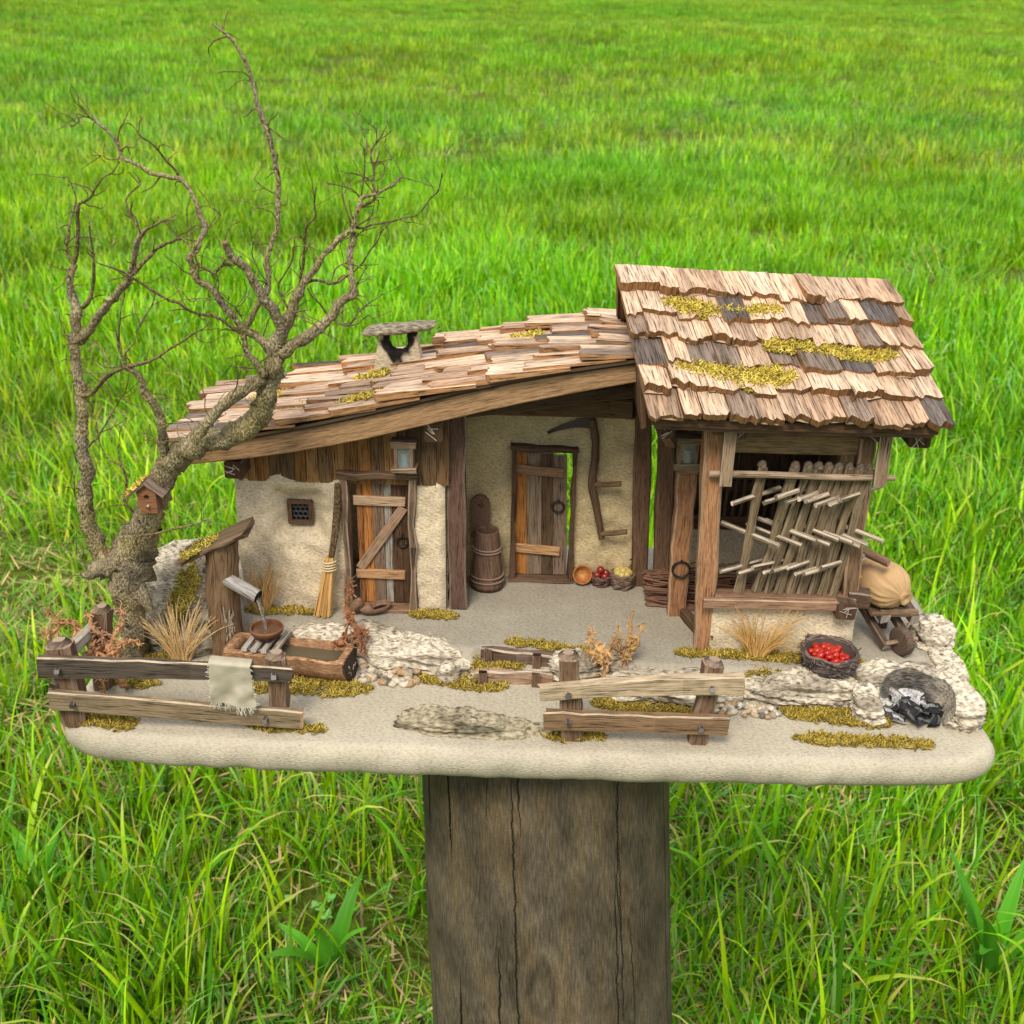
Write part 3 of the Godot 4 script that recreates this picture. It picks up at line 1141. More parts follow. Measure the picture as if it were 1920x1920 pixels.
func make_stable() -> void:
	rng.seed = 21
	stable = thing("stable", "miniature plastered stable with low shingled lean to and taller shingled hay barn", "stable", Vector3(0, 2.5, -22))
	var pc := plaster_color()
	# front wall of the closed room, with door opening and a splayed little window
	var win := Rect2(-24.55, 11.35, 2.35, 2.5)
	var wall := MB.new()
	var x0 := -29.5
	var y0 := 2.2
	var cs := 0.33
	var nx := 62
	var ny := 46
	var px := func(k: int, j: int) -> float: return x0 + k * cs + (0.25 * n3(Vector3(0, j * cs, 0), 0.25, 5.0) if k == 0 else 0.0)
	slab(wall, nx, ny,
		func(k: int, j: int) -> bool:
			var x: float = x0 + (k + 0.5) * cs
			var y: float = y0 + (j + 0.5) * cs
			if x > -18.6 and x < -12.3 and y < 17.0:
				return false
			if y > 16.9 + 0.3 * n3(Vector3(x, 0, 0), 0.8, 14.0):
				return false
			return not (x > win.position.x and x < win.end.x and y > win.position.y and y < win.end.y),
		func(k: int, j: int) -> Vector3:
			var p := Vector3(px.call(k, j), y0 + j * cs, -18.0)
			p.z += lumps(p)
			var e := maxf(absf(p.x - win.get_center().x) - win.size.x * 0.5, absf(p.y - win.get_center().y - 0.15) - win.size.y * 0.5)
			p.z -= 1.5 * smoothstep(1.9, 0.0, e)
			p.z -= 0.5 * smoothstep(-29.0, -29.6, p.x) + 0.35 * smoothstep(16.2, 17.0, p.y)
			p.z -= 0.4 * smoothstep(-9.4, -9.0, p.x)
			return p,
		func(k: int, j: int) -> Vector3: return Vector3(px.call(k, j), y0 + j * cs, -20.0),
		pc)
	part("wall", wall, mats["plaster"], stable, "cream plaster front wall with deep set window")
	# side, back and dividing walls of the room
	for q in [[Vector3(-29.3, 2.2, -19.7), Vector3(-29.3, 2.2, -30.5), 17.5], [Vector3(-29.3, 2.2, -30.0), Vector3(-9.0, 2.2, -30.0), 18.0], [Vector3(-9.1, 2.2, -19.4), Vector3(-9.1, 2.2, -26.6), 22.5]]:
		var mb := MB.new()
		var a: Vector3 = q[0]
		var b: Vector3 = q[1]
		var out := (b - a).normalized().cross(Vector3.UP)
		slab(mb, 20, 24, func(_k: int, _j: int) -> bool: return true,
			func(k: int, j: int) -> Vector3:
				var p: Vector3 = a.lerp(b, k / 20.0) + Vector3.UP * (q[2] - 2.2) * j / 24.0
				return p + out * (0.3 + lumps(p)),
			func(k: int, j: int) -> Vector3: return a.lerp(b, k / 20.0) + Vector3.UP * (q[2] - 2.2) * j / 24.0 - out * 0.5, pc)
		part("wall", mb, mats["plaster"], stable)
	# back wall of the open entrance, pierced by the ajar door
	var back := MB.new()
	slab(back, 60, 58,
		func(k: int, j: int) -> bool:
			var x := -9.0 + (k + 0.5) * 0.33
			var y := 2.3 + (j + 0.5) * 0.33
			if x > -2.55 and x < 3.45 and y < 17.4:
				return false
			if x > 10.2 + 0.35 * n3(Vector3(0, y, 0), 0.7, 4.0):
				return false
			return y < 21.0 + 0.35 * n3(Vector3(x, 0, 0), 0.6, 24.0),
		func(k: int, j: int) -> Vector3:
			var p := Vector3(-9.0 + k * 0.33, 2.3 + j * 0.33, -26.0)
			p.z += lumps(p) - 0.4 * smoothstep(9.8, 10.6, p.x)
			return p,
		func(k: int, j: int) -> Vector3: return Vector3(-9.0 + k * 0.33, 2.3 + j * 0.33, -27.2), func(p: Vector3) -> Color: return srgb(204, 186, 146) * (1.0 + 0.14 * n3(p, 0.3, 3.0) + 0.1 * n3(p, 0.9, 5.0)))  # same plaster made darker: the entrance's shade is put into this colour
	part("wall", back, mats["plaster"], stable, "cream plaster wall with painted shade at the back of the open entrance")
	# boards between the front wall and the lean-to roof
	var x := -28.9
	while x < -9.2:
		var w := rng.randf_range(0.8, 1.7)
		var col: Color = vary(pick([srgb(146, 104, 60), srgb(122, 93, 64), srgb(160, 122, 78), srgb(108, 85, 62)]), 0.12)
		one_beam("plank", Vector3(x + w / 2, 16.2, -18.3 + rng.randf_range(-0.1, 0.1)), Vector3(x + w / 2, roof_y(x + w / 2) + 0.1, -18.3), w - 0.04, 0.5, col, stable, {"up": Vector3.BACK, "ch": 0.06, "seg": 2}, "weathered")
		x += w
	# corner post of the entrance and the dark posts at its right
	one_beam("post", Vector3(-7.9, 2.6, -19.3), Vector3(-7.95, 24.6, -19.3), 1.75, 1.6, srgb(108, 84, 71), stable, {"up": Vector3.BACK, "ch": 0.18, "seg": 6, "wob": 0.12, "ec": srgb(146, 126, 111)})
	one_beam("post", Vector3(11.0, 2.5, -25.6), Vector3(10.1, 23.5, -25.6), 1.7, 1.6, srgb(113, 88, 68), stable, {"up": Vector3.BACK, "seg": 5, "wob": 0.1})
	one_beam("post", Vector3(13.2, 2.5, -26.0), Vector3(12.6, 23.5, -26.0), 1.6, 1.6, srgb(123, 96, 74), stable, {"up": Vector3.BACK, "seg": 5, "wob": 0.1})
	one_beam("beam", Vector3(-8.8, 21.9, -25.6), Vector3(11.8, 21.9, -25.6), 1.2, 1.7, srgb(115, 91, 68), stable, {})
	one_beam("beam", Vector3(-8.8, 23.4, -26.2), Vector3(11.8, 23.9, -26.2), 1.0, 1.4, srgb(92, 73, 57), stable, {})
	one_beam("beam", Vector3(7.0, 22.3, -25.4), Vector3(9.2, 22.4, -24.6), 1.7, 1.9, srgb(112, 87, 66), stable, {})
	# front rail under the entrance roof
	one_beam("beam", Vector3(-9.0, 23.2, -19.4), Vector3(12.0, 26.4, -19.4), 1.2, 1.3, srgb(92, 73, 57), stable, {})
	log_end(Vector3(-28.5, 18.3, -20.0), Vector3(-28.5, 18.3, -15.4), 1.7, 1.65, stable)
	log_end(Vector3(-9.75, 22.5, -20.0), Vector3(-9.75, 22.5, -15.4), 1.75, 1.75, stable)
	# window: frame and a lattice of dark round panes
	var wd := holder("window", stable)
	var wc := Vector3(win.get_center().x, win.get_center().y, -19.3)
	for s in [-1, 1]:
		one_beam("frame", wc + Vector3(s * 1.05, -1.2, 0.15), wc + Vector3(s * 1.05, 1.2, 0.15), 0.42, 0.45, srgb(107, 82, 62), wd, {"up": Vector3.BACK, "seg": 2})
		one_beam("frame", wc + Vector3(-1.2, s * 1.08, 0.17), wc + Vector3(1.2, s * 1.08, 0.17), 0.45, 0.42, srgb(111, 85, 64), wd, {"seg": 2})
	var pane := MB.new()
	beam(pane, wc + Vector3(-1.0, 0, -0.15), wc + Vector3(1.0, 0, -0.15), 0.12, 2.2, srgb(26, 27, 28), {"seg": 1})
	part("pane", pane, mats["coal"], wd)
	var lead := MB.new()
	for r in 4:
		for q in 4:
			var c := wc + Vector3(-0.72 + q * 0.46 + (0.23 if r % 2 else 0.0), -0.78 + r * 0.5, -0.03)
			var pts := []
			for k in 9:
				pts.append(v4(c + Vector3(cos(TAU * k / 8.0), sin(TAU * k / 8.0), 0) * 0.24, 0.04))
			tube(lead, pts, 5, srgb(104, 104, 104), 0.0, false)
	part("lattice", lead, mats["iron"], wd)
	# front door
	for q in [[-18.75, -18.35], [-12.2, -11.75]]:
		one_beam("door_frame", Vector3(q[0], 2.6, -18.1), Vector3(q[0] + 0.05, 17.2, -18.1), 0.75, 1.5, srgb(130, 105, 86), stable, {"up": Vector3.BACK, "ch": 0.14, "seg": 6, "wob": 0.14, "ec": srgb(172, 153, 134)}, "weathered")
	one_beam("door_frame", Vector3(-19.3, 17.2, -18.0), Vector3(-11.6, 17.3, -18.0), 1.5, 0.65, srgb(114, 90, 72), stable, {"seg": 4, "wob": 0.1}, "weathered")
	one_beam("door_sill", Vector3(-18.9, 2.75, -18.2), Vector3(-11.9, 2.75, -18.2), 1.8, 0.35, srgb(144, 114, 89), stable, {"seg": 3}, "weathered")
	var door := holder("door", stable)
	var dx := -17.75
	for q in [[0.62, srgb(150, 100, 62), 0.0], [0.95, srgb(182, 122, 66), 0.0], [1.1, srgb(128, 105, 88), 0.05], [0.75, srgb(170, 161, 148), -0.06], [1.0, srgb(94, 70, 52), 0.0], [0.75, srgb(88, 66, 49), 0.06]]:
		one_beam("plank", Vector3(dx + q[0] / 2, 3.0, -19.0 + q[2]), Vector3(dx + q[0] / 2, 16.85, -19.0 + q[2]), q[0] - 0.04, 0.45, vary(q[1], 0.06), door, {"up": Vector3.BACK, "ch": 0.05, "seg": 3}, "weathered")
		dx += q[0]
	one_beam("batten", Vector3(-18.0, 14.25, -18.6), Vector3(-12.95, 14.2, -18.6), 0.35, 0.95, srgb(194, 165, 134), door, {"ch": 0.05})
	one_beam("batten", Vector3(-18.0, 6.3, -18.6), Vector3(-13.15, 6.25, -18.6), 0.35, 0.95, srgb(190, 148, 108), door, {"ch": 0.05})
	one_beam("batten", Vector3(-17.6, 6.9, -18.62), Vector3(-13.1, 13.6, -18.62), 0.32, 0.95, srgb(171, 141, 115), door, {"ch": 0.05, "up": Vector3(-0.8, 0.6, 0)})
	ring_handle(Vector3(-13.3, 9.9, -18.7), 0.55, door)
	# second door, ajar, at the back of the entrance
	for q in [-2.65, 3.55]:
		one_beam("door_frame", Vector3(q, 2.6, -25.9), Vector3(q + 0.05, 17.6, -25.9), 0.5, 1.6, srgb(100, 79, 62), stable, {"up": Vector3.BACK, "seg": 6, "wob": 0.1}, "weathered")
	one_beam("door_frame", Vector3(-3.0, 17.6, -25.85), Vector3(3.9, 17.5, -25.85), 1.6, 0.5, srgb(100, 79, 62), stable, {"seg": 4, "wob": 0.1}, "weathered")
	one_beam("door_sill", Vector3(-3.0, 2.65, -25.8), Vector3(3.9, 2.65, -25.8), 1.9, 0.3, srgb(116, 93, 74), stable, {"seg": 3}, "weathered")
	var door2 := holder("door", stable)
	dx = -2.35
	var lean := -0.35
	for q in [[1.3, srgb(176, 118, 62)], [1.55, srgb(138, 119, 100)], [1.25, srgb(96, 77, 59)], [1.4, srgb(134, 113, 96)]]:
		one_beam("plank", Vector3(dx + q[0] / 2, 2.95, -26.4), Vector3(dx + q[0] / 2 + lean, 17.0 - (dx + 2.35) * 0.12, -26.4), q[0] + 0.02, 0.45, vary(q[1], 0.06), door2, {"up": Vector3.BACK, "ch": 0.05, "seg": 3}, "weathered")
		dx += q[0]
	one_beam("batten", Vector3(-2.45, 15.1, -26.0), Vector3(2.45, 14.7, -26.0), 0.35, 1.0, srgb(152, 119, 90), door2, {"ch": 0.06})
	one_beam("batten", Vector3(-2.4, 6.1, -26.0), Vector3(2.35, 5.8, -26.0), 0.35, 1.0, srgb(196, 152, 110), door2, {"ch": 0.06})
	ring_handle(Vector3(2.05, 10.9, -26.1), 0.6, door2)


# ---------------------------------------------------------------- roofs
func roof_y(x: float) -> float:  # upper edge of the long rafter that carries the lean-to roof
	return 20.74 + 0.2203 * (x + 32.1) - 0.32 * sin(TAU * (x + 32.1) / 40.2)


# one hand-split shingle: «top» the middle of its upper edge, «down» the way it falls, ragged at the lower end
func shingle(top: Vector3, down: Vector3, across: Vector3, nrm: Vector3, length: float, wide: float, thick: float, col: Color, parent: Node3D, rag: float) -> void:
	var mb := MB.new()
	var off := Vector2(rng.randf() * 22.0, rng.randf() * 8.0)
	var ph := rng.randf() * 90.0
	var nw := 6
	var endc := vary(srgb(176, 132, 92), 0.18)
	var twist := rng.randf_range(-0.06, 0.06)
	var cup := rng.randf_range(-0.05, 0.08)
	var skew := rng.randf_range(-0.12, 0.12)
	var tops := []
	var lows := []
	for r in 3:
		var f := [0.0, 0.6, 1.0][r] as float
		var row := []
		var low := []
		for k in nw + 1:
			var s := float(k) / nw - 0.5
			var end := 0.0
			if r == 2:
				end = rag * (n3(Vector3(s * wide, 0, 0), 0.9, ph) + 0.6 * n3(Vector3(s * wide, 0, 0), 2.4, ph + 9.0)) + skew * s * wide
			var edge := 0.04 * n3(Vector3(f * length, s, 0), 0.5, ph + 3.0)
			var p := top + down * (length * f + end) + across * (s * wide + edge) + nrm * (twist * s * wide * f * 2.0 + cup * s * s * 4.0)
			row.append(p + nrm * (thick * lerpf(0.45, 1.0, f) + 0.03 * n3(Vector3(s * wide, f, 0), 2.0, ph)))
			low.append(p)
		tops.append(row)
		lows.append(low)
	var uv := func(r: int, k: int) -> Vector2: return Vector2([0.0, 0.6, 1.0][r] * length, wide * k / nw) + off
	for r in 2:
		for k in nw:
			var stain := 1.0 + 0.28 * n3(Vector3(k * wide / nw, 0, 0), 1.1, ph + 40.0) + 0.10 * n3(Vector3(k, r, 0), 0.9, ph)
			mb.face([tops[r][k], tops[r][k + 1], tops[r + 1][k + 1], tops[r + 1][k]], nrm, col * stain, [uv.call(r, k), uv.call(r, k + 1), uv.call(r + 1, k + 1), uv.call(r + 1, k)])
		mb.face([lows[r][0], lows[r][nw], lows[r + 1][nw], lows[r + 1][0]], -nrm, col)
		mb.face([tops[r][0], tops[r + 1][0], lows[r + 1][0], lows[r][0]], -across, endc, [uv.call(r, 0), uv.call(r + 1, 0), uv.call(r + 1, 1), uv.call(r, 1)])
		mb.face([tops[r][nw], tops[r + 1][nw], lows[r + 1][nw], lows[r][nw]], across, endc, [uv.call(r, 0), uv.call(r + 1, 0), uv.call(r + 1, 1), uv.call(r, 1)])
	for k in nw:
		mb.face([tops[2][k], tops[2][k + 1], lows[2][k + 1], lows[2][k]], down, endc, [Vector2(0, wide * k / nw * 2.0), Vector2(0, wide * (k + 1) / nw * 2.0), Vector2(1, wide * (k + 1) / nw * 2.0), Vector2(1, wide * k / nw * 2.0)])
	part("shingle", mb, mats["shingle"], parent)


func shingle_color() -> Color:
	var r := rng.randf()
	if r < 0.5:
		return vary(srgb(216, 186, 158), 0.13)
	if r < 0.78:
		return vary(srgb(186, 156, 130), 0.14)
	if r < 0.93:
		return vary(srgb(142, 124, 110), 0.16)
	return vary(srgb(104, 94, 88), 0.2)


func make_left_roof() -> void:
	rng.seed = 33
	# the long front rafter, bowed like the branch it was cut from
	var raf := MB.new()
	var pts := []
	for k in 13:
		var x := lerpf(-33.2, 8.6, k / 12.0)
		pts.append(Vector3(x, roof_y(x), -15.2))
	for k in 12:
		var a: Vector3 = pts[k]
		var b: Vector3 = pts[k + 1]
		var ha := 1.6 + 0.5 * sin(PI * k / 12.0)
		var hb := 1.6 + 0.5 * sin(PI * (k + 1) / 12.0)
		var c := srgb(176, 140, 104) * (1.0 + 0.05 * n3(a, 0.2))
		var u := Vector2(a.x, 0.3)
		var v := Vector2(b.x, 0.3)
		var f0 := Vector3(0, 0, 0.7 + 0.08 * n3(a, 0.15))
		var f1 := Vector3(0, 0, 0.7 + 0.08 * n3(b, 0.15))
		var da := Vector3(0, -ha, 0)
		var db := Vector3(0, -hb, 0)
		var chm := Vector3(0, 0.12, -0.12)
		raf.face([a + f0 - Vector3(0, 0.12, 0), b + f1 - Vector3(0, 0.12, 0), b + f1 + db + Vector3(0, 0.12, 0), a + f0 + da + Vector3(0, 0.12, 0)], Vector3.BACK, c, [u, v, v + Vector2(0, hb), u + Vector2(0, ha)])
		raf.face([a + f0 - Vector3(0, 0.12, 0), b + f1 - Vector3(0, 0.12, 0), b + f1 + Vector3(0, 0, -0.12), a + f0 + Vector3(0, 0, -0.12)], Vector3(0, 1, 1), c * 1.2, [u, v, v, u])
		raf.face([a + f0 + da + Vector3(0, 0.12, 0), b + f1 + db + Vector3(0, 0.12, 0), b + f1 + db + Vector3(0, 0, -0.12), a + f0 + da + Vector3(0, 0, -0.12)], Vector3(0, -1, 1), c, [u, v, v, u])
		raf.face([a + f0 + da - Vector3(0, 0, 0.12), b + f1 + db - Vector3(0, 0, 0.12), b + db - Vector3(0, 0, 0.7), a + da - Vector3(0, 0, 0.7)], Vector3.DOWN, c, [u, v, v + Vector2(0, 1.4), u + Vector2(0, 1.4)])
		raf.face([a - Vector3(0, 0, 0.7), b - Vector3(0, 0, 0.7), b + db - Vector3(0, 0, 0.7), a + da - Vector3(0, 0, 0.7)], Vector3.FORWARD, c, [u, v, v + Vector2(0, hb), u + Vector2(0, ha)])
		raf.face([a + f0 - Vector3(0, 0, 0.12), b + f1 - Vector3(0, 0, 0.12), b - Vector3(0, 0, 0.7), a - Vector3(0, 0, 0.7)], Vector3.UP, c, [u, v, v + Vector2(0, 1.4), u + Vector2(0, 1.4)])
		if k == 0:
			raf.face([a + f0, a + f0 + da, a + da - Vector3(0, 0, 0.7), a - Vector3(0, 0, 0.7)], Vector3.LEFT, c)
	part("rafter", raf, mats["timber"], stable, "long bowed brown verge rafter")
	# sheathing under the shingles, in two thin dark layers
	var roof: MeshInstance3D
	for layer in 2:
		var sh := MB.new()
		var z1: float = [-14.6, -14.0][layer]
		var up: float = [0.05, 0.36][layer]
		slab(sh, 24, 2, func(_k: int, _j: int) -> bool: return true,
			func(k: int, j: int) -> Vector3:
				var x := lerpf(-33.8, 8.6, k / 24.0)
				return Vector3(x, roof_y(x) + up + 0.27, lerpf(z1, -31.0, j / 2.0)),
			func(k: int, j: int) -> Vector3:
				var x := lerpf(-33.8, 8.6, k / 24.0)
				return Vector3(x, roof_y(x) + up, lerpf(z1, -31.0, j / 2.0)),
			func(_p: Vector3) -> Color: return srgb(89, 71, 57))
		var o := part("roof", sh, mats["timber"], stable if layer == 0 else roof, "low lean to roof of pale split shingles")
		if layer == 0:
			roof = o
		else:
			o.name = "sheathing"
			o.remove_meta("label")
	for r in 9:
		var xl := -35.0 + r * 4.95
		var z := -13.5 - rng.randf() * 0.5
		while z > -31.2:
			var w := rng.randf_range(1.0, 2.6)
			if z - w < -31.6:
				w = z + 31.6
				if w < 0.7:
					break
			var x1 := xl + rng.randf_range(-1.3, 1.3) * (1.0 if r else 0.5) + (0.0 if r else 0.4)
			var len := minf(rng.randf_range(7.2, 9.4), 9.0 - x1)
			var a := Vector3(x1 + len, roof_y(x1 + len) + 0.62, z - w / 2)
			var b := Vector3(x1, roof_y(x1) + 0.62 + (0.42 if r else 0.1) + rng.randf_range(-0.1, 0.42), z - w / 2)
			if len > 2.5:
				var d := (b - a).normalized()
				var n := Vector3(-d.y, d.x, 0)
				n = n if n.y > 0 else -n
				shingle(a, d, Vector3.BACK, n, (b - a).length(), w - 0.06, rng.randf_range(0.36, 0.75), shingle_color(), roof, 0.35)
			z -= w
	# chimney with a sooty arched smoke hole and a slate lid
	var ch := MB.new()
	var cy := roof_y(-14.1) + 0.7
	var at := Vector3(-14.1, cy, -25.6)
	slab(ch, 44, 40,
		func(k: int, j: int) -> bool:
			var sx := (k + 0.5) / 44.0 - 0.5
			var y := (j + 0.5) / 40.0
			if y < 0.50:
				return true
			var half := 0.25
			if y < 0.76:
				half *= sqrt(clampf(1.0 - pow((0.76 - y) / 0.27, 2.0), 0, 1))
			return absf(sx) > half or y > 0.99,
		func(k: int, j: int) -> Vector3:
			var y := j / 40.0
			var wx := lerpf(2.45, 1.75, y)
			var p := at + Vector3((k / 44.0 - 0.5) * 2.0 * wx, y * 4.1, lerpf(1.0, 0.7, y))
			return p + Vector3(0, 0, 0.6 * lumps(p)),
		func(k: int, j: int) -> Vector3:
			var y := j / 40.0
			var wx := lerpf(2.45, 1.75, y)
			var p := at + Vector3((k / 44.0 - 0.5) * 2.0 * wx, y * 4.1, -lerpf(1.0, 0.7, y))
			return p - Vector3(0, 0, 0.6 * lumps(p)),
		func(p: Vector3) -> Color:
			var q := p - at
			var s := smoothstep(1.15, 0.75, absf(q.x + 0.1) + 0.35 * n3(p, 0.9, 3.0) + 0.45 * maxf(0.0, 1.9 - q.y)) * smoothstep(0.2, 1.0, q.y + 0.5 * n3(p, 0.7, 8.0))
			s = maxf(s, smoothstep(1.75, 1.35, Vector2(q.x, minf(0.0, q.y - 3.1)).length() + 0.3 * n3(p, 1.1)) * smoothstep(1.4, 2.2, q.y))
			s = maxf(s, smoothstep(3.5, 4.0, q.y + 0.7 * n3(p, 0.8)))
			return srgb(210, 196, 170).lerp(srgb(40, 38, 38), s))
	var chim := part("chimney", ch, mats["plaster"], stable, "cream chimney with sooty arched smoke hole")
	var cap := MB.new()
	var top := at + Vector3(0.1, 4.3, 0)
	blob(cap, 44, 18,
		func(d: Vector3) -> Vector3:
			var e := pow(pow(absf(d.x), 4.0) + pow(absf(d.y), 3.0) + pow(absf(d.z), 4.0), 0.25)
			var p := Vector3(d.x * 3.75, d.y * 0.36, d.z * 1.7) / e
			p.x *= 1.0 + 0.12 * n3(Vector3(p.z, p.y * 2.0, 3.0), 0.5)
			p.y += 0.16 * n3(p, 0.5, 4.0) + 0.08 * n3(Vector3(p.x * 0.3, p.y * 3.0, p.z), 1.0)
			p.y += p.x * 0.13
			return top + p,
		func(p: Vector3) -> Color: return srgb(166, 157, 139) * (1.0 + 0.2 * n3(p, 0.6)), top)
	part("cap_stone", cap, mats["rock"], chim)


# corner points of the barn roof's front slope: the eave at t = 0, the ridge at t = 1
func barn_roof(s: float, t: float) -> Vector3:
	var e := Vector3(8.9, 26.9, -9.0).lerp(Vector3(33.9, 26.7, -9.0), s)
	var r := Vector3(6.3, 36.7, -20.5).lerp(Vector3(30.6, 36.0, -20.5), s)
	return e.lerp(r, t)


func make_barn() -> void:
	rng.seed = 45
	var nrm := (barn_roof(1, 0) - barn_roof(0, 0)).cross(barn_roof(0, 1) - barn_roof(0, 0)).normalized()
	if nrm.y < 0:
		nrm = -nrm
	var sh := MB.new()
	slab(sh, 2, 2, func(_k: int, _j: int) -> bool: return true,
		func(k: int, j: int) -> Vector3: return barn_roof(0.012 + 0.97 * k / 2.0, j / 2.0) - nrm * 0.05,
		func(k: int, j: int) -> Vector3: return barn_roof(0.012 + 0.97 * k / 2.0, j / 2.0) - nrm * 0.5,
		func(_p: Vector3) -> Color: return srgb(85, 67, 55))
	var roof := part("roof", sh, mats["timber"], stable, "steep barn roof of broad split shingles")
	# the slope behind the ridge
	var b0 := Vector3(7.6, 26.8, -32.0)
	var b1 := Vector3(31.4, 26.5, -32.0)
	var rear := MB.new()
	slab(rear, 2, 2, func(_k: int, _j: int) -> bool: return true,
		func(k: int, j: int) -> Vector3: return barn_roof(0.012 + 0.97 * k / 2.0, 1.0).lerp(b0.lerp(b1, k / 2.0), j / 2.0),
		func(k: int, j: int) -> Vector3: return barn_roof(0.012 + 0.97 * k / 2.0, 1.0).lerp(b0.lerp(b1, k / 2.0), j / 2.0) + Vector3(0, -0.5, 0.3),
		func(_p: Vector3) -> Color: return srgb(85, 67, 55))
	var rear_roof := part("roof", rear, mats["timber"], stable, "rear slope of the barn roof")
	var down_b := (b0 - barn_roof(0, 1)).normalized()
	var across := (barn_roof(1, 1) - barn_roof(0, 1)).normalized()
	var nb := across.cross(down_b).normalized()
	nb = nb if nb.y > 0 else -nb
	for r in 6:
		var s := 0.0
		while s < 0.98:
			var w := minf(rng.randf_range(1.8, 3.2), (1.0 - s) * 24.0)
			var p := barn_roof(s + w / 48.0, 1.0).lerp(b0.lerp(b1, s + w / 48.0), maxf(0.0, 0.83 - r * 0.167 - 0.1)) + nb * 0.1
			shingle(p, down_b, across, nb, 4.2 + (0.6 if r == 5 else 0.0), w - 0.06, 0.5, shingle_color(), rear_roof, 0.3)
			s += w / 24.0
	# front shingles, from the eave upwards
	for r in 6:
		var s := -0.004
		while s < 0.992:
			var w: float = pick([1.5, 1.8, 2.1, 2.4, 2.8, 3.2]) * rng.randf_range(0.93, 1.07)
			if s + w / 24.6 > 0.975:
				w = (1.004 - s) * 24.6
			var t0 := r * 0.167 - 0.035 + rng.randf_range(-0.03, 0.026) * (1.0 if r else 0.6)
			var t1 := minf(t0 + 0.30, 1.012)
			var mid := s + w / 49.2
			var top := barn_roof(mid, t1) + nrm * 0.08
			var foot := barn_roof(mid, t0) + nrm * ((0.5 if r else 0.15) + rng.randf_range(0.0, 0.4))
			var d := (foot - top).normalized()
			var ac := (barn_roof(1, t0) - barn_roof(0, t0)).normalized()
			var n := d.cross(ac).normalized()
			n = n if n.y > 0 else -n
			shingle(top, d, ac, n, (foot - top).length(), w - 0.05, rng.randf_range(0.4, 0.95), shingle_color(), roof, 0.42)
			s += w / 24.6
	# eave boards
	one_beam("eave_board", barn_roof(0.02, 0.0) + Vector3(0, -0.55, -0.2), barn_roof(0.975, 0.0) + Vector3(0, -0.55, -0.2), 0.5, 0.75, srgb(100, 76, 58), stable, {"seg": 6, "bow": Vector3(0, -0.12, 0)})
	one_beam("eave_board", barn_roof(0.03, 0.0) + Vector3(0, -1.15, -0.8), barn_roof(0.97, 0.0) + Vector3(0, -1.15, -0.8), 0.6, 0.5, srgb(116, 93, 76), stable, {"seg": 6, "bow": Vector3(0, -0.1, 0)})
	# gable on the left: verge boards and uprights
	for q in [[barn_roof(0.03, 1.0), barn_roof(0.03, 0.02)], [barn_roof(0.03, 1.0), b0 + Vector3(0.6, 0.1, 0)]]:
		one_beam("verge_board", q[0] + Vector3(0.1, -0.75, 0), q[1] + Vector3(0.1, -0.75, 0), 0.5, 1.2, srgb(122, 92, 67), stable, {"seg": 4})
	for k in 9:
		var z := -12.0 - k * 2.1
		var t := 1.0 - absf(z + 20.5) / 11.5
		if t > 0.06:
			one_beam("gable_plank", Vector3(8.9, 25.0, z), Vector3(8.9 - 1.4 * t, 26.3 + 9.2 * t, z), 2.0, 0.5, vary(srgb(107, 82, 62), 0.15), stable, {"up": Vector3.LEFT, "seg": 2}, "weathered")
			one_beam("gable_plank", Vector3(30.6, 25.0, z), Vector3(30.6 - 1.0 * t, 26.0 + 9.2 * t, z), 2.0, 0.5, vary(srgb(107, 82, 62), 0.15), stable, {"up": Vector3.LEFT, "seg": 2}, "weathered")
	# purlin ends under the front eave
	for q in [[10.8, 24.9, 1.45], [16.95, 25.1, 1.6], [28.5, 25.1, 1.55]]:
		log_end(Vector3(q[0], q[1], -30.0), Vector3(q[0], q[1], -10.9), q[2], 1.5, stable)
	log_end(Vector3(32.2, 25.0, -30.0), Vector3(32.4, 25.0, -10.4), 1.9, 1.7, stable)
	# posts
	var scuffed := {"up": Vector3.BACK, "ch": 0.2, "seg": 8, "wob": 0.07, "ec": srgb(180, 151, 123)}
	one_beam("post", Vector3(16.1, 2.3, -12.9), Vector3(15.2, 25.2, -12.9), 1.8, 1.7, srgb(182, 136, 98), stable, scuffed)
	one_beam("post", Vector3(14.15, 2.3, -19.4), Vector3(14.1, 18.1, -19.4), 1.85, 1.8, srgb(166, 122, 88), stable, scuffed)
	one_beam("post", Vector3(29.2, 8.4, -13.0), Vector3(28.6, 25.2, -13.0), 1.4, 1.5, srgb(135, 109, 83), stable, scuffed)
	one_beam("post", Vector3(27.2, 8.4, -13.6), Vector3(27.3, 24.0, -13.6), 1.3, 1.2, srgb(137, 113, 80), stable, {"up": Vector3.BACK, "seg": 4})
	one_beam("post", Vector3(30.2, 2.3, -30.5), Vector3(30.0, 25.0, -30.5), 1.6, 1.6, srgb(116, 91, 70), stable, {"up": Vector3.BACK})
	one_beam("brace", Vector3(12.2, 21.4, -17.5), Vector3(10.6, 24.6, -14.0), 1.0, 1.0, srgb(135, 107, 85), stable, {})
	# low plaster wall in front with its ragged left end, the same at the right and behind
	var pc := plaster_color()
	var low := MB.new()
	slab(low, 42, 17,
		func(k: int, j: int) -> bool:
			return k > 0 or n3(Vector3(0, j * 0.33, 0), 0.7, 3.0) > 0.0,
		func(k: int, j: int) -> Vector3:
			var p := Vector3(16.55 + k * 0.32, 2.2 + j * 0.33, -12.0)
			p.z += 0.8 * lumps(p) - 0.35 * smoothstep(29.4, 30.1, p.x)
			return p,
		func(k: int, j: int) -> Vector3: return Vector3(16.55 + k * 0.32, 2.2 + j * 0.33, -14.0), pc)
	part("wall", low, mats["plaster"], stable, "low cream plaster wall under the hay rack")
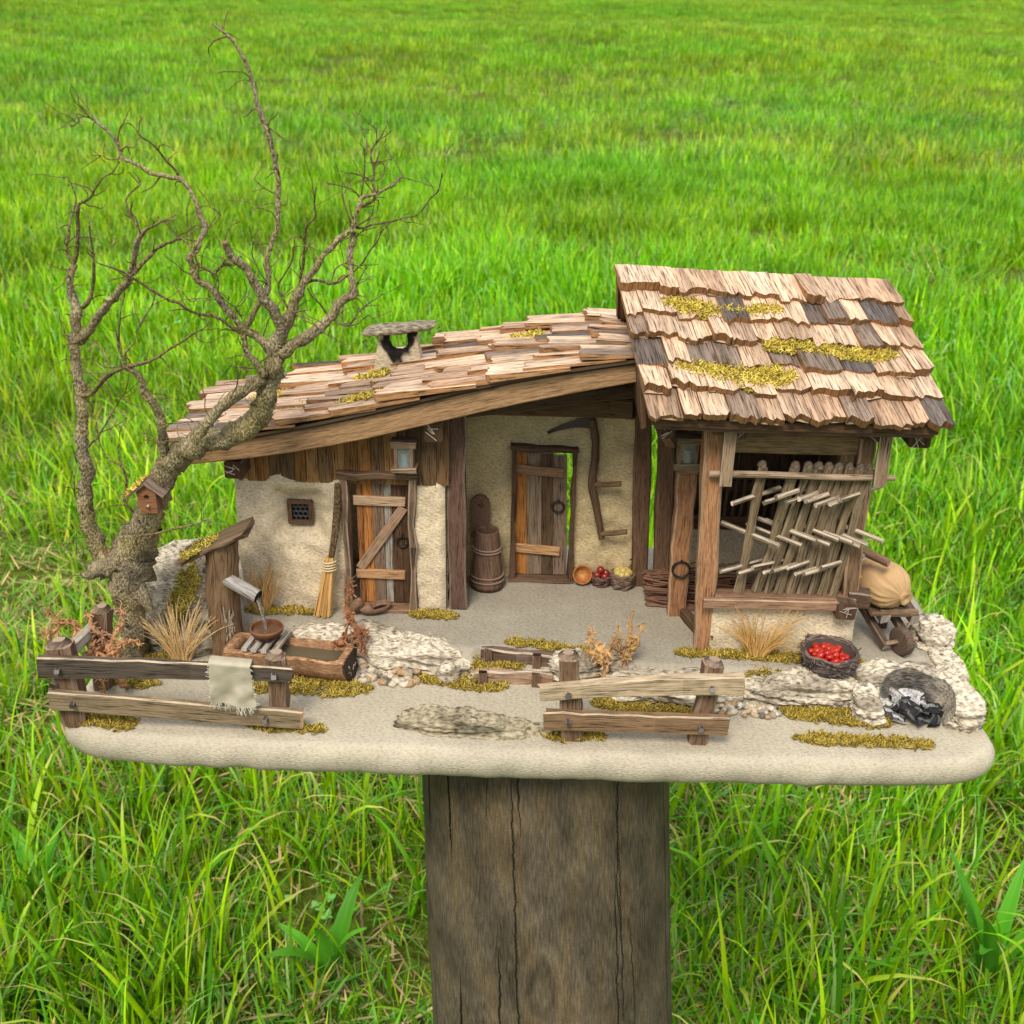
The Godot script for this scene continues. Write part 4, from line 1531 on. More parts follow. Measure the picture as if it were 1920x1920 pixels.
	for q in [[Vector3(29.6, 2.2, -13.6), Vector3(29.6, 2.2, -30.5)], [Vector3(13.9, 2.2, -29.6), Vector3(29.6, 2.2, -29.6)]]:
		var mb := MB.new()
		var a: Vector3 = q[0]
		var b: Vector3 = q[1]
		var out := (b - a).normalized().cross(Vector3.UP)
		slab(mb, 36, 14, func(_k: int, _j: int) -> bool: return true,
			func(k: int, j: int) -> Vector3:
				var p := a.lerp(b, k / 36.0) + Vector3.UP * 5.2 * j / 14.0
				return p + out * (0.55 + lumps(p)),
			func(k: int, j: int) -> Vector3:
				var p := a.lerp(b, k / 36.0) + Vector3.UP * 5.2 * j / 14.0
				return p - out * (0.55 + lumps(p)), pc)
		part("wall", mb, mats["plaster"], stable)
	# sill timbers, crossing at the right corner
	one_beam("sill_beam", Vector3(15.5, 8.0, -11.35), Vector3(28.0, 8.1, -11.35), 0.5, 0.95, srgb(164, 131, 104), stable, {"seg": 5, "ch": 0.08, "ec": srgb(191, 165, 139)})
	one_beam("sill_beam", Vector3(16.6, 8.25, -12.5), Vector3(29.6, 8.3, -12.5), 1.6, 0.6, srgb(144, 112, 91), stable, {"seg": 4})
	log_end(Vector3(28.6, 7.75, -13.6), Vector3(28.6, 7.75, -10.8), 1.75, 1.65, stable)
	log_end(Vector3(29.0, 8.4, -12.7), Vector3(31.0, 8.35, -12.5), 1.5, 1.5, stable)
	one_beam("sill_beam", Vector3(29.6, 8.0, -13.5), Vector3(29.6, 8.0, -30.5), 1.5, 0.9, srgb(123, 97, 76), stable, {})
	one_beam("sill_beam", Vector3(14.0, 8.0, -29.6), Vector3(29.6, 8.0, -29.6), 1.3, 1.1, srgb(108, 82, 64), stable, {})
	one_beam("sill_beam", Vector3(14.8, 2.95, -18.9), Vector3(16.4, 2.95, -13.8), 0.9, 1.0, srgb(100, 78, 61), stable, {})
	# boarding behind and at the right
	var x := 14.0
	while x < 29.6:
		var w := rng.randf_range(1.1, 2.0)
		one_beam("wall_plank", Vector3(x + w / 2, 8.4, -30.3), Vector3(x + w / 2, 27.0, -30.3), w - 0.05, 0.5, vary(srgb(102, 79, 62), 0.2), stable, {"up": Vector3.BACK, "seg": 2}, "weathered")
		x += w
	var z := -15.5
	while z > -30.0:
		var w := rng.randf_range(1.2, 2.0)
		one_beam("wall_plank", Vector3(29.9, 8.4, z - w / 2), Vector3(29.9, 25.5, z - w / 2), w - 0.05, 0.5, vary(srgb(106, 83, 64), 0.2), stable, {"up": Vector3.LEFT, "seg": 2}, "weathered")
		z -= w
	one_beam("beam", Vector3(15.6, 23.1, -13.4), Vector3(29.6, 23.2, -13.4), 1.1, 1.7, srgb(145, 121, 88), stable, {"seg": 5})
	one_beam("beam", Vector3(15.0, 24.9, -12.0), Vector3(29.8, 24.9, -12.0), 0.8, 1.1, srgb(123, 99, 75), stable, {"seg": 5})
	one_beam("beam", Vector3(13.8, 12.4, -29.6), Vector3(29.6, 12.5, -29.6), 0.8, 1.2, srgb(114, 93, 72), stable, {})
	one_beam("beam", Vector3(27.3, 22.6, -13.7), Vector3(27.3, 8.6, -29.0), 1.0, 1.0, srgb(108, 85, 66), stable, {})
	# hangers and the bar that holds the stakes
	one_beam("hanger", Vector3(16.35, 25.7, -11.0), Vector3(16.35, 19.9, -11.0), 1.05, 0.5, srgb(165, 141, 115), stable, {"up": Vector3.BACK, "ec": srgb(201, 185, 165)}, "weathered")
	one_beam("hanger", Vector3(29.65, 25.7, -11.0), Vector3(29.75, 20.2, -11.0), 1.1, 0.55, srgb(155, 131, 108), stable, {"up": Vector3.BACK, "ec": srgb(201, 185, 165)}, "weathered")
	var bar := MB.new()
	tube(bar, [v4(Vector3(15.0, 20.75, -11.55), 0.3), v4(Vector3(20, 20.8, -11.6), 0.27), v4(Vector3(26, 20.72, -11.6), 0.28), v4(Vector3(31.2, 20.8, -11.55), 0.26)], 9, srgb(182, 159, 134), 0.15, true, srgb(218, 207, 192))
	part("rack_bar", bar, mats["weathered"], stable)
	ring_handle(Vector3(14.2, 7.9, -18.4), 0.85, stable)


# ---------------------------------------------------------------- the twisted tree
var tree_root: Node3D

func bough(called: String, rows: Array) -> void:
	var pts := []
	for q in rows:
		pts.append(Vector4(q[0], q[1], q[2], q[3]))
	var thick: float = pts[0].w
	var per := 5 if thick > 0.6 else (4 if thick > 0.25 else 3)
	var line := curve(pts, per)
	var out := []
	var wig := 0.10 + 0.22 * thick
	for k in line.size():
		var q: Vector4 = line[k]
		var p := Vector3(q.x, q.y, q.z)
		var f := clampf(k / 3.0, 0, 1)
		p += Vector3(n3(p, 0.55, 3.0), n3(p, 0.55, 13.0), n3(p, 0.55, 23.0)) * wig * 0.6 * f
		out.append(v4(p, maxf(q.w, 0.045)))
	var mb := MB.new()
	var sides := 18 if thick > 0.8 else (12 if thick > 0.4 else (8 if thick > 0.2 else 6))
	var col := srgb(193, 182, 152) if thick > 0.22 else vary(srgb(168, 152, 123), 0.15)
	tube(mb, out, sides, col, 0.30 if thick > 0.5 else 0.24, true, srgb(206, 168, 128) if thick > 0.35 and called == "limb" else col)
	# side twigs along it
	if called != "trunk":
		var count := int(line.size() * (0.34 if thick > 0.3 else 0.26))
		for k in count:
			var at: Vector4 = out[rng.randi_range(2, out.size() - 1)]
			var p := Vector3(at.x, at.y, at.z)
			var ki := out.find(at)
			var ahead: Vector4 = out[mini(ki + 1, out.size() - 1)] - out[maxi(ki - 1, 0)]
			var fwd := Vector3(ahead.x, ahead.y, ahead.z).normalized()
			var d := (rv(1.0) + fwd * 0.9).normalized()
			var l := rng.randf_range(0.6, 3.4)
			var bend := rv(1.1)
			var tw := []
			var r := minf(rng.randf_range(0.05, 0.09), at.w * 0.7)
			for s in 6:
				tw.append(v4(p, lerpf(r, 0.03, s / 5.0)))
				d = (d + bend * 0.35 + rv(0.45)).normalized()
				p += d * l / 5.0
			tube(mb, tw, 5, vary(srgb(156, 136, 107), 0.2), 0.0)
	part(called, mb, mats["bark"], tree_root)


func make_tree() -> void:
	rng.seed = 61
	tree_root = thing("bare_tree", "bare twisted brown tree with curling branches left of the stable", "tree", Vector3(-39, 0, -12))
	plant_boughs()
	# root flare and the knotted swelling where the trunk forks
	var mb := MB.new()
	for q in [[Vector3(-39.9, 0.0, -11.2), Vector3(-39.0, 2.2, -11.7)], [Vector3(-38.0, 0.0, -10.9), Vector3(-38.6, 2.4, -11.6)], [Vector3(-39.0, 0.0, -13.6), Vector3(-38.8, 2.2, -12.4)]]:
		tube(mb, [v4(q[0], 0.35), v4((q[0] + q[1]) * 0.5 + Vector3(0, 0.3, 0), 0.6), v4(q[1], 0.75)], 9, srgb(193, 182, 152), 0.35)
	tube(mb, [v4(Vector3(-36.2, 5.6, -10.8), 0.25), v4(Vector3(-36.9, 7.6, -10.6), 0.7), v4(Vector3(-37.6, 9.4, -10.9), 0.9), v4(Vector3(-37.4, 11.8, -11.0), 0.8)], 10, srgb(193, 182, 152), 0.4)
	tube(mb, [v4(Vector3(-40.6, 9.8, -11.2), 0.5), v4(Vector3(-39.2, 10.6, -11.0), 1.2), v4(Vector3(-37.8, 11.6, -10.9), 1.5), v4(Vector3(-36.6, 13.0, -10.9), 1.0)], 14, srgb(193, 182, 152), 0.4)
	part("root", mb, mats["bark"], tree_root)


func plant_boughs() -> void:
	bough("trunk", [[-39.1, -0.7, -12.0, 1.41], [-38.7, 1.8, -11.9, 1.13], [-38.5, 5.4, -11.7, 1.27], [-38.4, 7.8, -11.6, 1.51], [-37.7, 10.4, -11.4, 1.98], [-36.8, 12.6, -11.3, 1.67], [-35.6, 14.9, -11.2, 1.26], [-34.6, 16.8, -11.0, 1.11], [-33.6, 19.0, -10.9, 1.05], [-32.7, 20.7, -10.8, 1.09], [-31.3, 21.9, -10.6, 1.08], [-29.5, 22.7, -10.5, 0.93], [-27.6, 23.3, -10.3, 0.88], [-25.6, 24.2, -10.2, 0.92], [-24.2, 25.6, -10.1, 0.92], [-23.3, 27.3, -9.9, 0.86], [-22.8, 29.2, -9.8, 0.81], [-22.5, 30.8, -9.6, 0.71], [-22.2, 32.1, -9.5, 0.71]])
	bough("limb", [[-39.3, 10.6, -11.5, 1.49], [-39.9, 10.2, -11.0, 1.19], [-40.7, 9.9, -10.5, 0.79], [-41.9, 9.7, -10.0, 0.29]])
	bough("limb", [[-39.7, 8.9, -12.0, 1.00], [-40.3, 10.1, -12.2, 0.90], [-41.1, 11.2, -12.3, 0.80], [-41.5, 12.8, -12.5, 0.70], [-41.8, 14.6, -12.7, 0.67], [-41.6, 16.8, -12.9, 0.61], [-41.5, 19.0, -13.1, 0.56], [-41.4, 21.2, -13.2, 0.53], [-41.2, 23.4, -13.4, 0.50], [-41.2, 24.9, -13.6, 0.50], [-41.2, 26.4, -13.8, 0.48], [-41.3, 28.5, -13.9, 0.47], [-41.1, 30.6, -14.1, 0.45], [-40.9, 32.6, -14.3, 0.42], [-40.8, 33.6, -14.5, 0.39], [-41.0, 35.1, -14.7, 0.32], [-40.9, 36.6, -14.8, 0.28], [-40.6, 37.3, -15.0, 0.23]])
	bough("branch", [[-40.7, 37.3, -15.0, 0.17], [-41.1, 38.1, -15.2, 0.15], [-41.2, 38.7, -15.4, 0.14], [-41.0, 39.6, -15.7, 0.12], [-40.8, 40.5, -15.9, 0.11], [-40.5, 41.5, -16.1, 0.10], [-40.2, 42.4, -16.3, 0.08], [-40.5, 43.4, -16.6, 0.07], [-40.9, 44.2, -16.8, 0.05], [-41.4, 44.0, -17.0, 0.04]])
	bough("branch", [[-40.6, 37.3, -15.0, 0.21], [-40.2, 38.1, -14.8, 0.19], [-39.8, 39.7, -14.6, 0.17], [-39.5, 41.2, -14.4, 0.15], [-39.1, 42.3, -14.2, 0.14], [-38.5, 42.6, -14.0, 0.12], [-37.8, 43.1, -13.8, 0.11], [-37.1, 44.0, -13.6, 0.09], [-36.4, 44.7, -13.4, 0.07], [-35.6, 45.1, -13.2, 0.06], [-34.8, 46.0, -13.0, 0.04]])
	bough("branch", [[-40.4, 33.4, -15.0, 0.19], [-39.2, 34.7, -14.4, 0.16], [-38.5, 36.9, -13.8, 0.14], [-38.1, 38.4, -13.2, 0.11], [-37.8, 40.0, -12.6, 0.09], [-37.6, 41.0, -12.0, 0.07]])
	bough("limb", [[-40.5, 30.8, -13.5, 0.44], [-39.6, 31.5, -13.0, 0.42], [-38.8, 32.2, -12.5, 0.39], [-37.7, 33.6, -12.0, 0.36], [-36.4, 34.9, -11.5, 0.34], [-35.1, 36.1, -11.0, 0.31], [-34.2, 37.0, -10.5, 0.29], [-33.5, 38.7, -10.0, 0.26], [-33.0, 40.0, -9.5, 0.24], [-32.3, 40.8, -9.0, 0.21]])
	bough("branch", [[-32.3, 40.7, -9.0, 0.17], [-31.5, 41.5, -8.5, 0.14], [-30.6, 41.9, -8.0, 0.10], [-29.7, 42.3, -7.5, 0.07], [-28.6, 42.8, -7.0, 0.04]])
	bough("branch", [[-32.3, 40.7, -9.0, 0.14], [-32.6, 41.4, -9.4, 0.12], [-33.0, 42.1, -9.9, 0.11], [-33.5, 42.3, -10.3, 0.10], [-33.8, 43.2, -10.7, 0.08], [-33.4, 43.9, -11.1, 0.07], [-32.8, 44.5, -11.6, 0.06], [-33.0, 44.9, -12.0, 0.04]])
	bough("branch", [[-34.0, 37.2, -10.0, 0.20], [-33.1, 38.0, -9.8, 0.18], [-32.0, 39.1, -9.5, 0.16], [-31.2, 39.8, -9.2, 0.14], [-30.4, 40.2, -9.0, 0.13], [-29.8, 40.4, -8.8, 0.11], [-29.1, 40.8, -8.5, 0.10], [-28.4, 40.6, -8.2, 0.08], [-27.9, 39.8, -8.0, 0.06]])
	bough("branch", [[-33.0, 44.4, -12.0, 0.04], [-33.5, 45.0, -12.0, 0.03]])
	bough("limb", [[-33.0, 21.7, -10.5, 0.52], [-32.9, 23.0, -10.2, 0.42], [-32.8, 24.3, -9.9, 0.37], [-32.8, 25.7, -9.6, 0.37], [-33.0, 26.9, -9.2, 0.34], [-33.5, 27.6, -8.9, 0.32], [-33.5, 28.9, -8.6, 0.29], [-33.8, 29.7, -8.3, 0.27], [-34.4, 30.3, -8.0, 0.20]])
	bough("branch", [[-34.4, 30.4, -8.0, 0.11], [-34.7, 31.6, -7.8, 0.10], [-34.7, 32.4, -7.7, 0.09], [-34.4, 33.9, -7.5, 0.08], [-33.9, 35.4, -7.3, 0.06], [-33.5, 36.6, -7.2, 0.05], [-33.9, 37.4, -7.0, 0.04]])
	bough("branch", [[-34.4, 30.3, -8.0, 0.18], [-36.1, 29.4, -9.0, 0.19], [-37.3, 28.5, -10.0, 0.20], [-38.3, 27.5, -11.0, 0.21], [-39.6, 26.4, -12.0, 0.22], [-40.8, 26.0, -13.0, 0.24]])
	bough("branch", [[-34.3, 30.3, -8.0, 0.16], [-32.5, 30.8, -7.6, 0.14], [-30.8, 31.8, -7.2, 0.11], [-28.6, 33.2, -6.8, 0.09], [-27.2, 34.1, -6.4, 0.06], [-26.4, 34.8, -6.0, 0.04]])
	bough("branch", [[-34.6, 30.3, -8.0, 0.11], [-34.4, 31.4, -8.2, 0.09], [-33.7, 32.3, -8.5, 0.07], [-33.2, 33.6, -8.8, 0.05], [-32.0, 35.3, -9.0, 0.03]])
	bough("limb", [[-29.6, 23.8, -8.0, 0.54], [-28.6, 25.1, -8.2, 0.50], [-27.7, 25.9, -8.4, 0.47], [-26.4, 27.3, -8.6, 0.47], [-24.7, 28.4, -8.8, 0.47], [-23.2, 29.2, -9.0, 0.49]])
	bough("branch", [[-23.0, 29.6, -8.5, 0.36], [-23.4, 30.0, -8.6, 0.31], [-23.8, 30.7, -8.7, 0.29], [-24.4, 31.3, -8.8, 0.24], [-24.7, 31.9, -8.9, 0.24], [-24.5, 33.5, -9.0, 0.24], [-23.6, 35.0, -9.2, 0.24], [-22.8, 36.0, -9.3, 0.24], [-22.5, 37.0, -9.4, 0.28], [-22.3, 37.9, -9.5, 0.24], [-22.5, 39.0, -9.6, 0.22], [-22.0, 40.2, -9.7, 0.21], [-21.6, 41.3, -9.8, 0.21], [-21.4, 42.8, -9.9, 0.21], [-21.2, 44.2, -10.0, 0.21], [-21.3, 45.8, -10.1, 0.20], [-21.5, 47.3, -10.2, 0.19], [-21.8, 48.9, -10.3, 0.19], [-22.4, 50.4, -10.5, 0.17], [-22.8, 51.9, -10.6, 0.15], [-23.2, 53.4, -10.7, 0.15], [-23.9, 54.9, -10.8, 0.13], [-24.7, 55.7, -10.9, 0.12], [-25.6, 56.3, -11.0, 0.10]])
	bough("limb", [[-22.2, 31.9, -9.5, 0.53], [-21.7, 33.5, -9.2, 0.44], [-22.1, 35.1, -8.9, 0.43], [-22.7, 36.1, -8.6, 0.39], [-23.2, 37.2, -8.2, 0.36], [-23.7, 38.5, -7.9, 0.34], [-24.3, 39.2, -7.6, 0.32], [-24.8, 40.0, -7.3, 0.29], [-25.0, 40.9, -7.0, 0.27]])
	bough("limb", [[-22.5, 31.6, -9.5, 0.49], [-22.9, 32.1, -9.3, 0.40], [-23.7, 32.7, -9.2, 0.35], [-24.4, 33.3, -9.0, 0.31], [-25.3, 34.3, -8.8, 0.28], [-26.1, 35.5, -8.7, 0.28], [-26.9, 36.7, -8.5, 0.28], [-27.8, 37.6, -8.3, 0.28], [-28.2, 38.8, -8.2, 0.28], [-28.4, 39.4, -8.0, 0.28]])
	bough("branch", [[-28.4, 39.3, -8.0, 0.23], [-28.0, 39.7, -8.2, 0.21], [-27.6, 40.0, -8.4, 0.21], [-27.4, 40.8, -8.6, 0.21], [-27.0, 41.6, -8.8, 0.22], [-27.4, 42.5, -9.0, 0.21], [-27.7, 43.5, -9.2, 0.20], [-28.2, 44.6, -9.4, 0.18], [-28.8, 45.1, -9.6, 0.19], [-29.2, 45.2, -9.8, 0.18], [-30.1, 45.3, -10.0, 0.17], [-31.0, 45.4, -10.2, 0.17], [-32.3, 46.0, -10.4, 0.17], [-33.2, 46.4, -10.6, 0.15], [-33.8, 46.6, -10.8, 0.17], [-34.0, 47.6, -11.0, 0.13], [-34.8, 48.5, -11.2, 0.13], [-35.6, 49.2, -11.4, 0.13], [-36.0, 49.5, -11.6, 0.08], [-36.5, 50.3, -11.8, 0.06], [-37.1, 51.0, -12.0, 0.04]])
	bough("branch", [[-29.0, 45.1, -10.0, 0.11], [-29.2, 45.8, -9.6, 0.10], [-29.6, 46.5, -9.2, 0.09], [-29.9, 47.1, -8.9, 0.08], [-30.4, 47.9, -8.5, 0.07], [-31.0, 48.4, -8.1, 0.06], [-31.5, 49.2, -7.8, 0.05], [-31.7, 49.4, -7.4, 0.04], [-31.9, 49.3, -7.0, 0.04]])
	bough("branch", [[-35.9, 49.1, -12.0, 0.07], [-36.5, 49.4, -12.0, 0.06], [-36.8, 49.4, -12.0, 0.05], [-37.2, 49.6, -12.0, 0.05], [-37.5, 49.6, -12.0, 0.04], [-37.3, 49.1, -12.0, 0.03], [-38.1, 48.7, -12.0, 0.03]])
	bough("branch", [[-36.6, 49.9, -12.0, 0.05], [-37.1, 50.4, -12.0, 0.04], [-37.1, 50.9, -12.0, 0.03]])
	bough("branch", [[-34.2, 46.4, -11.5, 0.06], [-35.3, 46.3, -12.0, 0.05], [-36.0, 46.5, -12.5, 0.04], [-37.0, 46.5, -13.0, 0.03]])
	bough("branch", [[-34.2, 46.2, -11.5, 0.06], [-35.0, 45.4, -12.0, 0.03]])
	bough("branch", [[-24.8, 33.1, -9.0, 0.18], [-25.7, 33.8, -8.6, 0.17], [-26.5, 34.5, -8.1, 0.16], [-27.5, 34.9, -7.6, 0.15], [-28.2, 35.2, -7.2, 0.13], [-29.0, 36.0, -6.7, 0.12], [-29.6, 36.3, -6.3, 0.12], [-30.5, 37.0, -5.8, 0.11], [-31.4, 37.8, -5.4, 0.10], [-32.0, 38.5, -4.9, 0.09], [-33.1, 39.1, -4.5, 0.08], [-33.9, 39.5, -4.0, 0.07]])
	bough("branch", [[-31.2, 37.9, -5.0, 0.05], [-30.2, 38.1, -4.5, 0.03], [-29.0, 38.8, -4.0, 0.02]])
	bough("branch", [[-30.2, 37.2, -5.0, 0.05], [-30.8, 36.1, -5.7, 0.04], [-31.9, 34.6, -6.3, 0.04], [-32.9, 33.4, -7.0, 0.03]])
	bough("branch", [[-27.8, 39.6, -8.0, 0.11], [-27.5, 38.8, -7.9, 0.11], [-27.0, 38.6, -7.8, 0.12], [-26.3, 38.2, -7.8, 0.12], [-25.8, 38.6, -7.7, 0.12], [-25.4, 38.9, -7.6, 0.12], [-24.4, 39.0, -7.5, 0.13]])
	bough("limb", [[-22.1, 31.9, -9.5, 0.62], [-21.7, 33.1, -9.7, 0.53], [-20.9, 34.5, -9.9, 0.44], [-20.3, 36.0, -10.1, 0.37], [-19.6, 37.3, -10.3, 0.31], [-19.1, 37.9, -10.5, 0.26], [-18.5, 38.8, -10.7, 0.24], [-17.9, 39.5, -10.9, 0.22], [-17.0, 40.3, -11.2, 0.22], [-16.1, 41.0, -11.3, 0.21], [-15.8, 41.2, -11.6, 0.22], [-15.5, 42.1, -11.8, 0.18], [-15.2, 43.0, -12.0, 0.17], [-14.9, 43.6, -12.2, 0.17], [-14.0, 44.0, -12.4, 0.13], [-12.7, 44.6, -12.6, 0.12], [-12.3, 45.0, -12.8, 0.09], [-11.7, 45.5, -13.0, 0.06]])
	bough("limb", [[-21.9, 31.2, -9.5, 0.58], [-20.9, 31.9, -9.7, 0.51], [-19.4, 32.7, -9.9, 0.47], [-18.6, 33.5, -10.1, 0.44], [-17.8, 34.1, -10.3, 0.40], [-16.9, 35.3, -10.5, 0.37], [-16.1, 35.9, -10.8, 0.35], [-15.8, 36.1, -11.0, 0.35], [-15.9, 37.1, -11.2, 0.29], [-16.0, 38.0, -11.4, 0.26], [-16.0, 39.1, -11.6, 0.26], [-15.9, 40.2, -11.8, 0.26], [-15.8, 40.9, -12.0, 0.22]])
	bough("branch", [[-15.8, 41.3, -12.5, 0.11], [-15.0, 41.3, -12.1, 0.10], [-14.2, 41.6, -11.7, 0.09], [-12.7, 41.9, -11.3, 0.08], [-11.5, 42.4, -10.9, 0.07], [-10.4, 42.6, -10.6, 0.06], [-9.6, 43.5, -10.2, 0.05], [-9.1, 44.1, -9.8, 0.05], [-8.5, 44.7, -9.4, 0.04], [-8.2, 46.1, -9.0, 0.03]])
	bough("branch", [[-15.2, 42.9, -12.8, 0.15], [-14.7, 43.1, -13.0, 0.14], [-14.2, 43.4, -13.1, 0.13], [-14.1, 44.2, -13.3, 0.13], [-14.2, 44.8, -13.5, 0.13], [-14.1, 45.4, -13.7, 0.12], [-14.2, 45.9, -13.8, 0.12], [-14.4, 46.4, -14.0, 0.11], [-14.5, 46.9, -14.2, 0.10], [-14.2, 47.5, -14.3, 0.09], [-13.7, 48.1, -14.5, 0.08], [-13.3, 48.7, -14.7, 0.06], [-13.1, 49.1, -14.8, 0.05], [-13.2, 49.9, -15.0, 0.03]])
	bough("branch", [[-14.6, 47.4, -14.0, 0.06], [-14.8, 48.0, -14.2, 0.05], [-15.2, 48.8, -14.5, 0.04], [-15.5, 49.4, -14.8, 0.03], [-16.0, 50.0, -15.0, 0.03]])
	bough("branch", [[-13.9, 48.0, -14.0, 0.05], [-13.2, 48.3, -13.5, 0.04], [-12.5, 48.8, -13.0, 0.03]])
	bough("branch", [[-14.0, 47.6, -14.0, 0.09], [-13.9, 48.5, -14.0, 0.07], [-14.1, 49.0, -14.0, 0.05], [-14.6, 49.3, -14.0, 0.03]])
	bough("branch", [[-15.2, 43.5, -13.0, 0.07], [-14.9, 44.7, -12.5, 0.06], [-14.7, 45.7, -12.0, 0.05], [-14.5, 46.9, -11.5, 0.04], [-14.5, 47.7, -11.0, 0.03]])
	bough("branch", [[-15.2, 43.5, -13.0, 0.07], [-15.6, 44.2, -12.2, 0.06], [-15.9, 44.5, -11.5, 0.05], [-16.6, 44.8, -10.8, 0.05], [-17.3, 45.0, -10.0, 0.04]])
	bough("branch", [[-16.1, 41.1, -12.5, 0.08], [-16.0, 41.8, -12.1, 0.07], [-16.2, 42.6, -11.8, 0.05], [-16.4, 43.8, -11.4, 0.04], [-16.3, 44.9, -11.0, 0.03]])
	bough("branch", [[-14.0, 44.9, -13.0, 0.06], [-13.5, 45.1, -13.0, 0.06], [-13.2, 45.6, -13.0, 0.05], [-13.1, 46.0, -13.0, 0.04], [-12.8, 46.4, -13.0, 0.03]])
	bough("branch", [[-20.2, 36.4, -10.5, 0.13], [-19.8, 38.0, -10.1, 0.12], [-19.5, 38.9, -9.6, 0.11], [-19.2, 40.4, -9.2, 0.10], [-19.0, 41.5, -8.8, 0.09], [-18.5, 42.3, -8.3, 0.08], [-18.0, 42.7, -7.9, 0.07], [-17.9, 43.9, -7.4, 0.06], [-17.6, 45.1, -7.0, 0.05]])
	bough("branch", [[-15.9, 37.6, -11.5, 0.13], [-16.5, 37.4, -11.4, 0.13], [-17.0, 37.0, -11.3, 0.12], [-17.7, 36.9, -11.2, 0.12], [-18.5, 37.1, -11.1, 0.11], [-19.4, 37.1, -11.0, 0.11]])
	bough("branch", [[-17.7, 36.9, -11.5, 0.07], [-17.3, 38.0, -11.5, 0.06], [-16.8, 38.4, -11.5, 0.06], [-16.1, 38.7, -11.5, 0.05]])
	bough("branch", [[-15.8, 37.8, -11.5, 0.08], [-14.9, 38.7, -11.0, 0.07], [-14.2, 39.8, -10.5, 0.06], [-13.6, 40.5, -10.0, 0.05], [-13.2, 41.2, -9.5, 0.04], [-12.8, 41.8, -9.0, 0.03]])
	bough("branch", [[-18.1, 34.6, -10.5, 0.08], [-18.4, 35.4, -10.0, 0.07], [-18.9, 36.1, -9.5, 0.07], [-19.2, 36.9, -9.0, 0.06]])
	bough("branch", [[-17.7, 34.1, -10.5, 0.08], [-16.4, 33.6, -10.0, 0.08], [-15.7, 34.3, -9.5, 0.07], [-14.9, 35.3, -9.0, 0.06], [-14.0, 36.0, -8.5, 0.05], [-12.9, 36.9, -8.0, 0.04]])
	bough("branch", [[-16.4, 33.7, -10.0, 0.07], [-15.4, 34.0, -9.3, 0.06], [-14.7, 34.6, -8.7, 0.04], [-14.0, 35.1, -8.0, 0.03]])
	bough("branch", [[-21.6, 32.3, -9.5, 0.11], [-20.3, 34.4, -8.3, 0.09], [-19.8, 35.4, -7.2, 0.08], [-18.6, 35.9, -6.0, 0.07]])
	bough("branch", [[-20.6, 34.9, -9.5, 0.07], [-19.5, 34.4, -8.6, 0.06], [-18.5, 34.2, -7.8, 0.05], [-17.3, 33.6, -6.9, 0.04], [-16.1, 33.3, -6.0, 0.03]])
	bough("branch", [[-20.9, 34.4, -10.0, 0.10], [-21.4, 35.8, -9.8, 0.08], [-21.7, 36.5, -9.5, 0.07], [-21.6, 37.2, -9.2, 0.05], [-21.8, 37.7, -9.0, 0.03]])
	bough("branch", [[-21.6, 37.2, -9.5, 0.07], [-20.9, 38.1, -9.1, 0.06], [-20.1, 39.5, -8.8, 0.06], [-19.9, 40.3, -8.4, 0.05], [-18.6, 40.4, -8.0, 0.05]])
	bough("branch", [[-22.4, 37.4, -9.0, 0.05], [-22.6, 37.7, -8.8, 0.05], [-23.1, 38.6, -8.6, 0.04], [-23.3, 39.5, -8.4, 0.04], [-23.2, 40.2, -8.2, 0.03], [-23.0, 40.8, -8.0, 0.03]])
	bough("branch", [[-21.4, 44.1, -10.0, 0.05], [-21.9, 44.4, -9.7, 0.05], [-22.3, 44.7, -9.3, 0.04], [-22.5, 45.1, -9.0, 0.03]])
	bough("branch", [[-21.6, 43.4, -10.0, 0.05], [-22.2, 43.4, -9.7, 0.04], [-22.7, 43.3, -9.3, 0.03], [-23.3, 42.9, -9.0, 0.02]])
	bough("branch", [[-21.3, 46.6, -10.5, 0.06], [-21.2, 47.1, -10.5, 0.03]])
	bough("branch", [[-22.8, 51.7, -11.0, 0.04], [-23.0, 52.3, -11.0, 0.03], [-23.2, 52.5, -11.0, 0.02]])
	bough("branch", [[-26.7, 41.7, -8.0, 0.04], [-26.0, 42.0, -7.8, 0.04], [-25.4, 42.6, -7.5, 0.03], [-25.3, 43.0, -7.2, 0.03], [-25.9, 43.4, -7.0, 0.02]])
	bough("branch", [[-27.7, 40.1, -8.0, 0.06], [-27.8, 40.7, -8.0, 0.05], [-28.1, 41.5, -8.0, 0.04], [-28.1, 42.6, -8.0, 0.03], [-28.0, 43.2, -8.0, 0.02]])
	bough("branch", [[-27.7, 37.8, -8.0, 0.06], [-27.5, 38.7, -7.7, 0.05], [-27.5, 39.6, -7.3, 0.03], [-27.5, 40.4, -7.0, 0.02]])
	bough("branch", [[-26.1, 38.3, -7.5, 0.05], [-26.0, 37.5, -7.8, 0.06], [-26.2, 36.7, -8.1, 0.06], [-25.9, 36.0, -8.4, 0.06], [-25.1, 35.3, -8.7, 0.07], [-24.8, 34.4, -9.0, 0.07]])
	bough("branch", [[-25.3, 34.4, -9.0, 0.05], [-24.9, 35.4, -8.7, 0.04], [-24.3, 36.1, -8.3, 0.03], [-23.9, 36.8, -8.0, 0.03]])
	bough("branch", [[-26.0, 35.5, -8.5, 0.06], [-26.6, 36.1, -7.9, 0.05], [-27.5, 36.3, -7.2, 0.04], [-28.1, 36.2, -6.6, 0.03], [-28.5, 37.1, -6.0, 0.03]])
